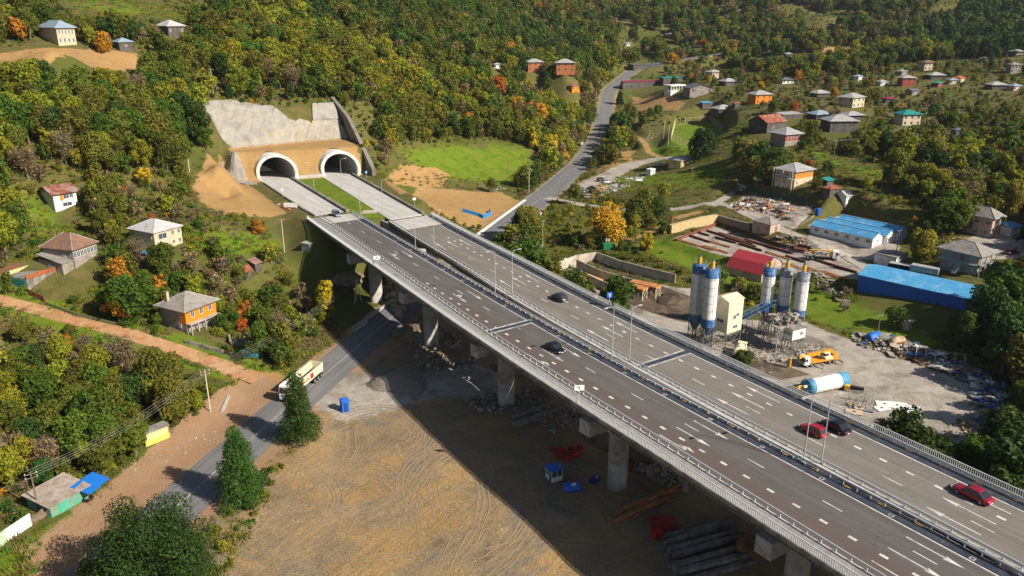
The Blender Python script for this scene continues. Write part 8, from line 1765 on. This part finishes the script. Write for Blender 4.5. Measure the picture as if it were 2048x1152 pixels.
def build_vegetation():
    rng = np.random.default_rng(77)
    def cand(y0, y1, sp):
        ys = np.arange(y0, y1, sp); out = []
        for y in ys:
            xs = np.arange(-.80*(y+20)-15, .80*(y+20)+15, sp); out.append(np.stack([xs, np.full(len(xs), y)], 1))
        P = np.concatenate(out); return P+rng.uniform(-.46, .46, P.shape)*sp
    def excl(P, margin, light=False):
        x, y = P[:, 0], P[:, 1]; ok = np.ones(len(P), bool)
        ex, ey = x-P0[0], y-P0[1]; dd = ex*DV[0]+ey*DV[1]; nn = ex*NV[0]+ey*NV[1]
        ok &= ~((dd > -240) & (dd < 130) & (nn > -9-margin-np.clip(-(dd+200), 0, 40)*0) & (nn < 29+margin+np.clip(-dd-20, 0, 200)*.105)); ok &= ~((dd > -105) & (dd < 4) & (nn > 20) & (nn < 50)) & ~((dd >= 4) & (dd < 120) & (nn > 20) & (nn < 37))
        ok &= ~((dd > -262) & (dd <= -236) & (nn > -3) & (nn < 52))
        d, _ = pline(LOWROAD, x, y); ok &= d > 7.2+margin+np.where(y < 170, 2, 0)
        for R_l, w_ in ((DIRTROAD, 2.8), (SIDEROAD, 3.2), (SIDEROAD2, 2.6), (TRACK, 1.8), (PITCHPATH, 1.8), (PARKROAD, 6)):
            d, _ = pline(R_l, x, y); ok &= d > w_+margin
        for P_ in (YARD, PITCH, PAD, CAMP, REBAR, LIVE): ok &= sdf(P_, x, y) > 1+margin*.6
        ok &= ~((x > -41) & (x < 90) & (y < 205) & (y > -10) & (nn < 0))
        for (cx, cy, r) in CLEAR: ok &= (x-cx)**2+(y-cy)**2 > (r+margin*.8)**2
        return ok
    def info(P):
        z = height(P[:, 0], P[:, 1]); px, py, d = proj(P[:, 0], P[:, 1], z)
        dens = np.zeros(len(P)); wt = np.zeros((len(P), len(SPEC))); sz = np.ones(len(P)); 
        for poly, dn, w_, s_ in ZONES:
            k = inpoly(poly, px, py); dens[k] = dn; wt[k] = w_/w_.sum(); sz[k] = s_
        clr = np.zeros(len(P), bool)
        for poly in CLEARP: clr |= inpoly(poly, px, py)
        return z, px, py, d, dens, wt, sz, clr
    def species(wt, x, y):
        # neighbours tend to be alike: bias by low frequency noise
        n = len(x); b = np.stack([vnoise(x/22+7*i, y/22+3*i) for i in range(len(SPEC))], 1)
        q = wt*np.exp(b*np.array([3.6, 3.6, 3.6, 3.6, 3.6, 3.6, 1.0, 1.0]))*np.array([1, 1, 1, 1, 1, 1, .55, .55]); q /= q.sum(1)[:, None]; c = q.cumsum(1); r = rng.random(n)[:, None]; return (r > c).sum(1).clip(0, len(SPEC)-1)
    P = np.concatenate([cand(60, 260, 4.0), cand(260, 420, 4.8), cand(420, 700, 6.0), cand(700, 1200, 8.0), cand(1200, 1640, 12)])
    P = P[excl(P, .6)]; z, px, py, d, dens, wt, sz, clr = info(P)
    cle = (px > 1230) & (py > -40) & (py < 470) & (vnoise(P[:, 0]/38+11, P[:, 1]/52+2)+.35*vnoise(P[:, 0]/15, P[:, 1]/15) < -.13)
    ok = (~clr) & ~cle & ~np.any([inpoly(q_, px, py) for q_ in CLEART], axis=0) & (rng.random(len(P)) < dens) & (px > -260) & (px < 2310) & (py < 1350)
    P, z, px, py, d, wt, sz = P[ok], z[ok], px[ok], py[ok], d[ok], wt[ok], sz[ok]
    spx = species(wt, P[:, 0], P[:, 1])
    scl = sz*(.55+.85*rng.random(len(P))**1.4+.35*(vnoise(P[:, 0]/30, P[:, 1]/30)+.5))*np.where(P[:, 1] > 700, 1.35, 1.05)*np.where(P[:, 1] > 1200, 1.3, 1)
    inside = (px > 0) & (px < 2048) & (py > 0) & (py < 1180)
    # trees hidden behind a rise are left to the mass
    size = scl*FPX/d*inside; order = np.argsort(-size); big = set(order[:296].tolist())
    SN = {'brown': 'half bare brown tree', 'dark': 'dark green tree', 'fresh': 'bright green tree', 'green': 'green leafy tree', 'lime': 'yellow-green tree', 'olive': 'olive green tree', 'rust': 'rust orange autumn tree', 'yellow': 'golden yellow autumn tree'}
    first = {}
    for i in sorted(big):
        sp = SPEC[spx[i]]; v = int(rng.integers(0, VAR)); rg = region(px[i], py[i])
        key = (sp, v)
        if key not in first:
            tm, cm = FORMS[key]; root = bpy.data.objects.new('broadleaf_tree', None); COL.objects.link(root)
            for nm, me in (('trunk', tm), ('crown', cm)):
                o = bpy.data.objects.new(nm, me); COL.objects.link(o); o.parent = root
            first[key] = root
        else: root = copy_tree(first[key])
        s_ = float(scl[i]); root.location = (P[i, 0], P[i, 1], z[i]); root.scale = (s_*rng.uniform(.85, 1.2), s_*rng.uniform(.85, 1.2), s_*rng.uniform(.85, 1.15)); root.rotation_euler = (0, 0, rng.uniform(0, 6.28))
        sn = ('small ' if s_ < .68 else 'tall ' if s_ > 1.02 else 'middling ')+SN[sp]; tag(root, sn+' '+rg, 'tree', sn+'s '+rg)
    rest = np.array([i for i in range(len(P)) if i not in big])
    scatter('woodland', np.c_[P[rest], z[rest]-.2], scl[rest], rng.uniform(0, 6.28, len(rest)), spx[rest]*VAR+rng.integers(0, VAR, len(rest)), protocol, label='dense autumn woodland covering the far hillsides and village gardens')
    # ---- scrub
    Q = np.concatenate([cand(60, 250, 2.2), cand(250, 420, 2.8), cand(420, 750, 3.9), cand(750, 1150, 6.5)])
    Q = Q[excl(Q, 0)]; z, px, py, d, dens, wt, sz, clr = info(Q)
    nz_ = vnoise(Q[:, 0]/9, Q[:, 1]/9)+.5
    cl2 = clr & (rng.random(len(Q)) < .985)
    ok = (~cl2) & (rng.random(len(Q)) < (.45+.6*dens)*(.45+nz_)) & (px > -200) & (px < 2250) & (py < 1300)
    Q, z, px, py, d, wt, clr = Q[ok], z[ok], px[ok], py[ok], d[ok], wt[ok], clr[ok]
    spx = species(wt+.02, Q[:, 0], Q[:, 1]); scl = (.35+.75*rng.random(len(Q))**1.5)*np.where(clr, .55, 1.0)
    inside = (px > 0) & (px < 2048) & (py > 0) & (py < 1152)
    size = scl*FPX/d*inside; big = set(np.argsort(-size)[:280].tolist())
    for i in sorted(big):
        sp = SPEC[spx[i]]; rg = region(px[i], py[i]); o = bpy.data.objects.new('shrub', BFORMS[sp]); COL.objects.link(o)
        s_ = float(scl[i]); o.location = (Q[i, 0], Q[i, 1], z[i]); o.scale = (s_*rng.uniform(.8, 1.3), s_, s_*rng.uniform(.8, 1.2)); o.rotation_euler = (0, 0, rng.uniform(0, 6.28))
        nm = ('low ' if s_ < .8 else 'full ')+SN[sp].replace('tree', 'bush'); tag(o, nm+' '+rg, 'shrub', nm+'es '+rg)
    rest = np.array([i for i in range(len(Q)) if i not in big])
    scatter('undergrowth', np.c_[Q[rest], z[rest]-.1], scl[rest], rng.uniform(0, 6.28, len(rest)), spx[rest], bushcol, label='low scrub and undergrowth filling the slopes between the trees')
    T = np.concatenate([cand(60, 260, 1.45), cand(260, 430, 2.2)]); T = T[excl(T, -.6)]; z, px, py, d, dens, wt, sz, clr = info(T)
    bare = np.zeros(len(T), bool)
    for q_ in ([(384,374),(400,345),(440,316),(480,314),(574,427),(450,430),(410,412)], [(-20,98),(80,92),(300,100),(320,128),(250,148),(-20,150)], [(770,362),(840,372),(1000,385),(1050,405),(985,450),(960,462),(880,430),(800,390)], [(60,1080),(300,900),(420,790),(520,745),(600,760),(330,1150)], [(410,225),(500,205),(740,215),(745,360),(520,360),(470,300)], [(1265,492),(1330,473),(1480,523),(1565,562),(1500,585),(1400,547)], [(1600,570),(1690,600),(1790,640),(1880,690),(1850,715),(1600,630)], [(820,300),(1000,285),(1060,305),(1010,365),(860,345)]): bare |= inpoly(q_, px, py)
    nz_ = vnoise(T[:, 0]/6+5, T[:, 1]/6)+.5; ok = ~bare & (rng.random(len(T)) < .25+.75*nz_) & (px > -60) & (px < 2110) & (py < 1210) & (py > -20); T, z, d = T[ok], z[ok], d[ok]
    ti = (vnoise(T[:, 0]/14+3, T[:, 1]/14)*4+2+rng.normal(size=len(T))*.8).clip(0, 3).astype(int)
    scatter('grass_tufts', np.c_[T, z], .55+.8*rng.random(len(T)), rng.uniform(0, 6.28, len(T)), ti, tuftcol, label='rough tufts of grass and weeds over the meadows and verges')
    print('VEG', len(P), len(Q), len(T))
REG = [([(0,600),(470,600),(470,760),(0,760)], 'along the lower side of the orange dirt road'), ([(0,760),(240,760),(240,1152),(0,1152)], 'in the thicket behind the mint green shed'), ([(240,760),(470,760),(470,1152),(240,1152)], 'in the thicket behind the yellow bus shelter'),
 ([(0,330),(180,330),(180,480),(0,480)], 'around the rusty roofed house'), ([(180,330),(420,330),(420,470),(180,470)], 'between the rusty roofed house and the earth mound'), ([(0,470),(230,470),(230,640),(0,640)], 'around the brown tiled house'), ([(230,440),(420,440),(420,590),(230,590)], 'around the patched white roofed house'),
 ([(420,430),(760,430),(760,600),(420,600)], 'on the slope left of the near bridge end'), ([(420,590),(760,590),(760,780),(420,780)], 'between the orange house and the shaded road'), ([(230,560),(420,560),(420,700),(230,700)], 'behind the orange walled house'),
 ([(0,0),(330,0),(330,110),(0,110)], 'around the top left houses'), ([(0,110),(200,110),(200,340),(0,340)], 'on the steep left slope below the ploughed field'), ([(200,110),(420,110),(420,340),(200,340)], 'on the steep slope left of the shotcrete wall'), ([(330,0),(720,0),(720,120),(330,120)], 'in the forest above the left tunnel'),
 ([(420,110),(800,110),(800,340),(420,340)], 'on the rim above the tunnels'), ([(800,0),(1020,0),(1020,290),(800,290)], 'on the wooded hill right of the tunnels'), ([(740,280),(1080,280),(1080,480),(740,480)], 'around the bright grass slope'), ([(1020,0),(1210,0),(1210,430),(1020,430)], 'on the knoll left of the valley road'),
 ([(1040,420),(1330,420),(1330,560),(1040,560)], 'between the far bridge and the green container'), ([(1200,0),(1500,0),(1500,260),(1200,260)], 'near the crimson roof by the far road'), ([(1200,250),(1520,250),(1520,440),(1200,440)], 'around the sports pitch and village road'),
 ([(1480,150),(1760,150),(1760,330),(1480,330)], 'among the pale roofed village houses'), ([(1480,320),(1760,320),(1760,470),(1480,470)], 'near the grey roofed orange walled house'), ([(1740,150),(2048,150),(2048,330),(1740,330)], 'on the slope around the teal roofed house'), ([(1740,320),(2048,320),(2048,480),(1740,480)], 'in the yellow-green wood above the unfinished house'),
 ([(1330,430),(1700,430),(1700,700),(1330,700)], 'around the crimson barn'), ([(1700,470),(2048,470),(2048,620),(1700,620)], 'around the blue warehouse'), ([(1650,600),(1880,600),(1880,900),(1650,900)], 'on the bank below the blue warehouse'), ([(1860,600),(2048,600),(2048,760),(1860,760)], 'in the grove darkened for shade above the scrap strip'), ([(1860,760),(2048,760),(2048,1152),(1860,1152)], 'in the grove darkened for shade beside the bridge railing')]
def region(px, py):
    for P_, t_ in REG:
        if P_[0][0] <= px <= P_[2][0] and P_[0][1] <= py <= P_[2][1]: return t_
    return 'on the far wooded slopes'
build_vegetation()
# ---- trees that stand out
def hero(px, py, sp, H, R, label, n=2600, leaf=.34, cat='tree', pos=None, name='broadleaf_tree', dz=0, **kw):
    R = R*.78; p = Vector(pos) if pos else gp(px, py); rng = np.random.default_rng(int(px*7+py))
    root = empty(name, (p.x, p.y, p.z+dz), rng.uniform(0, 6), label, cat)
    if sp == 'brown': cm = raw_mesh('crown', [(twig_arrays(rng, H, R, 320), 0), (crown_arrays(rng, H, R, n//4, leaf, **kw), 1)], [M_TWIG, LM['brown']])
    elif isinstance(sp, tuple):
        a = crown_arrays(rng, H, R, n, leaf, **kw); k = int(len(a)//4*.6)*4; order_ = np.arange(len(a)//4)
        msk = (a.reshape(-1, 4, 3)[:, 0, 0]+a.reshape(-1, 4, 3)[:, 0, 2]*.4+rng.normal(size=len(order_))*.8) > H*.22
        q = a.reshape(-1, 4, 3); cm = raw_mesh('crown', [(q[msk].reshape(-1, 3), 0), (q[~msk].reshape(-1, 3), 1)], [LM[sp[0]], LM[sp[1]]])
    else: cm = raw_mesh('crown', [(crown_arrays(rng, H, R, n, leaf, **kw), 0)], [LM[sp]])
    tm = raw_mesh('trunk', [(trunk_quads(rng, H, R, 9, r=.11+.014*H), 0)], [M_BARK])
    for nm, me in (('trunk', tm), ('crown', cm)): o = bpy.data.objects.new(nm, me); COL.objects.link(o); o.parent = root
    return root
for h_ in HEROES: hero(*h_[:6], **(h_[6] if len(h_) > 6 else {}))
# ------------------------------------------------------------------ valley air
m = bpy.data.materials.new('haze'); m.use_nodes = True; t = m.node_tree; t.nodes.clear()
out = t.nodes.new('ShaderNodeOutputMaterial'); pv = t.nodes.new('ShaderNodeVolumePrincipled'); pv.inputs['Color'].default_value = (.80, .88, 1.0, 1); pv.inputs['Density'].default_value = .00004; pv.inputs['Anisotropy'].default_value = .15
t.links.new(pv.outputs[0], out.inputs['Volume'])
hz_ = MB().bx(-1650, 1650, -60, 1800, float(min(v.co.z for v in gme.vertices))-1.5, 520, m).build('haze', m); tag(hz_, kind='stuff', label='thin bluish valley haze')
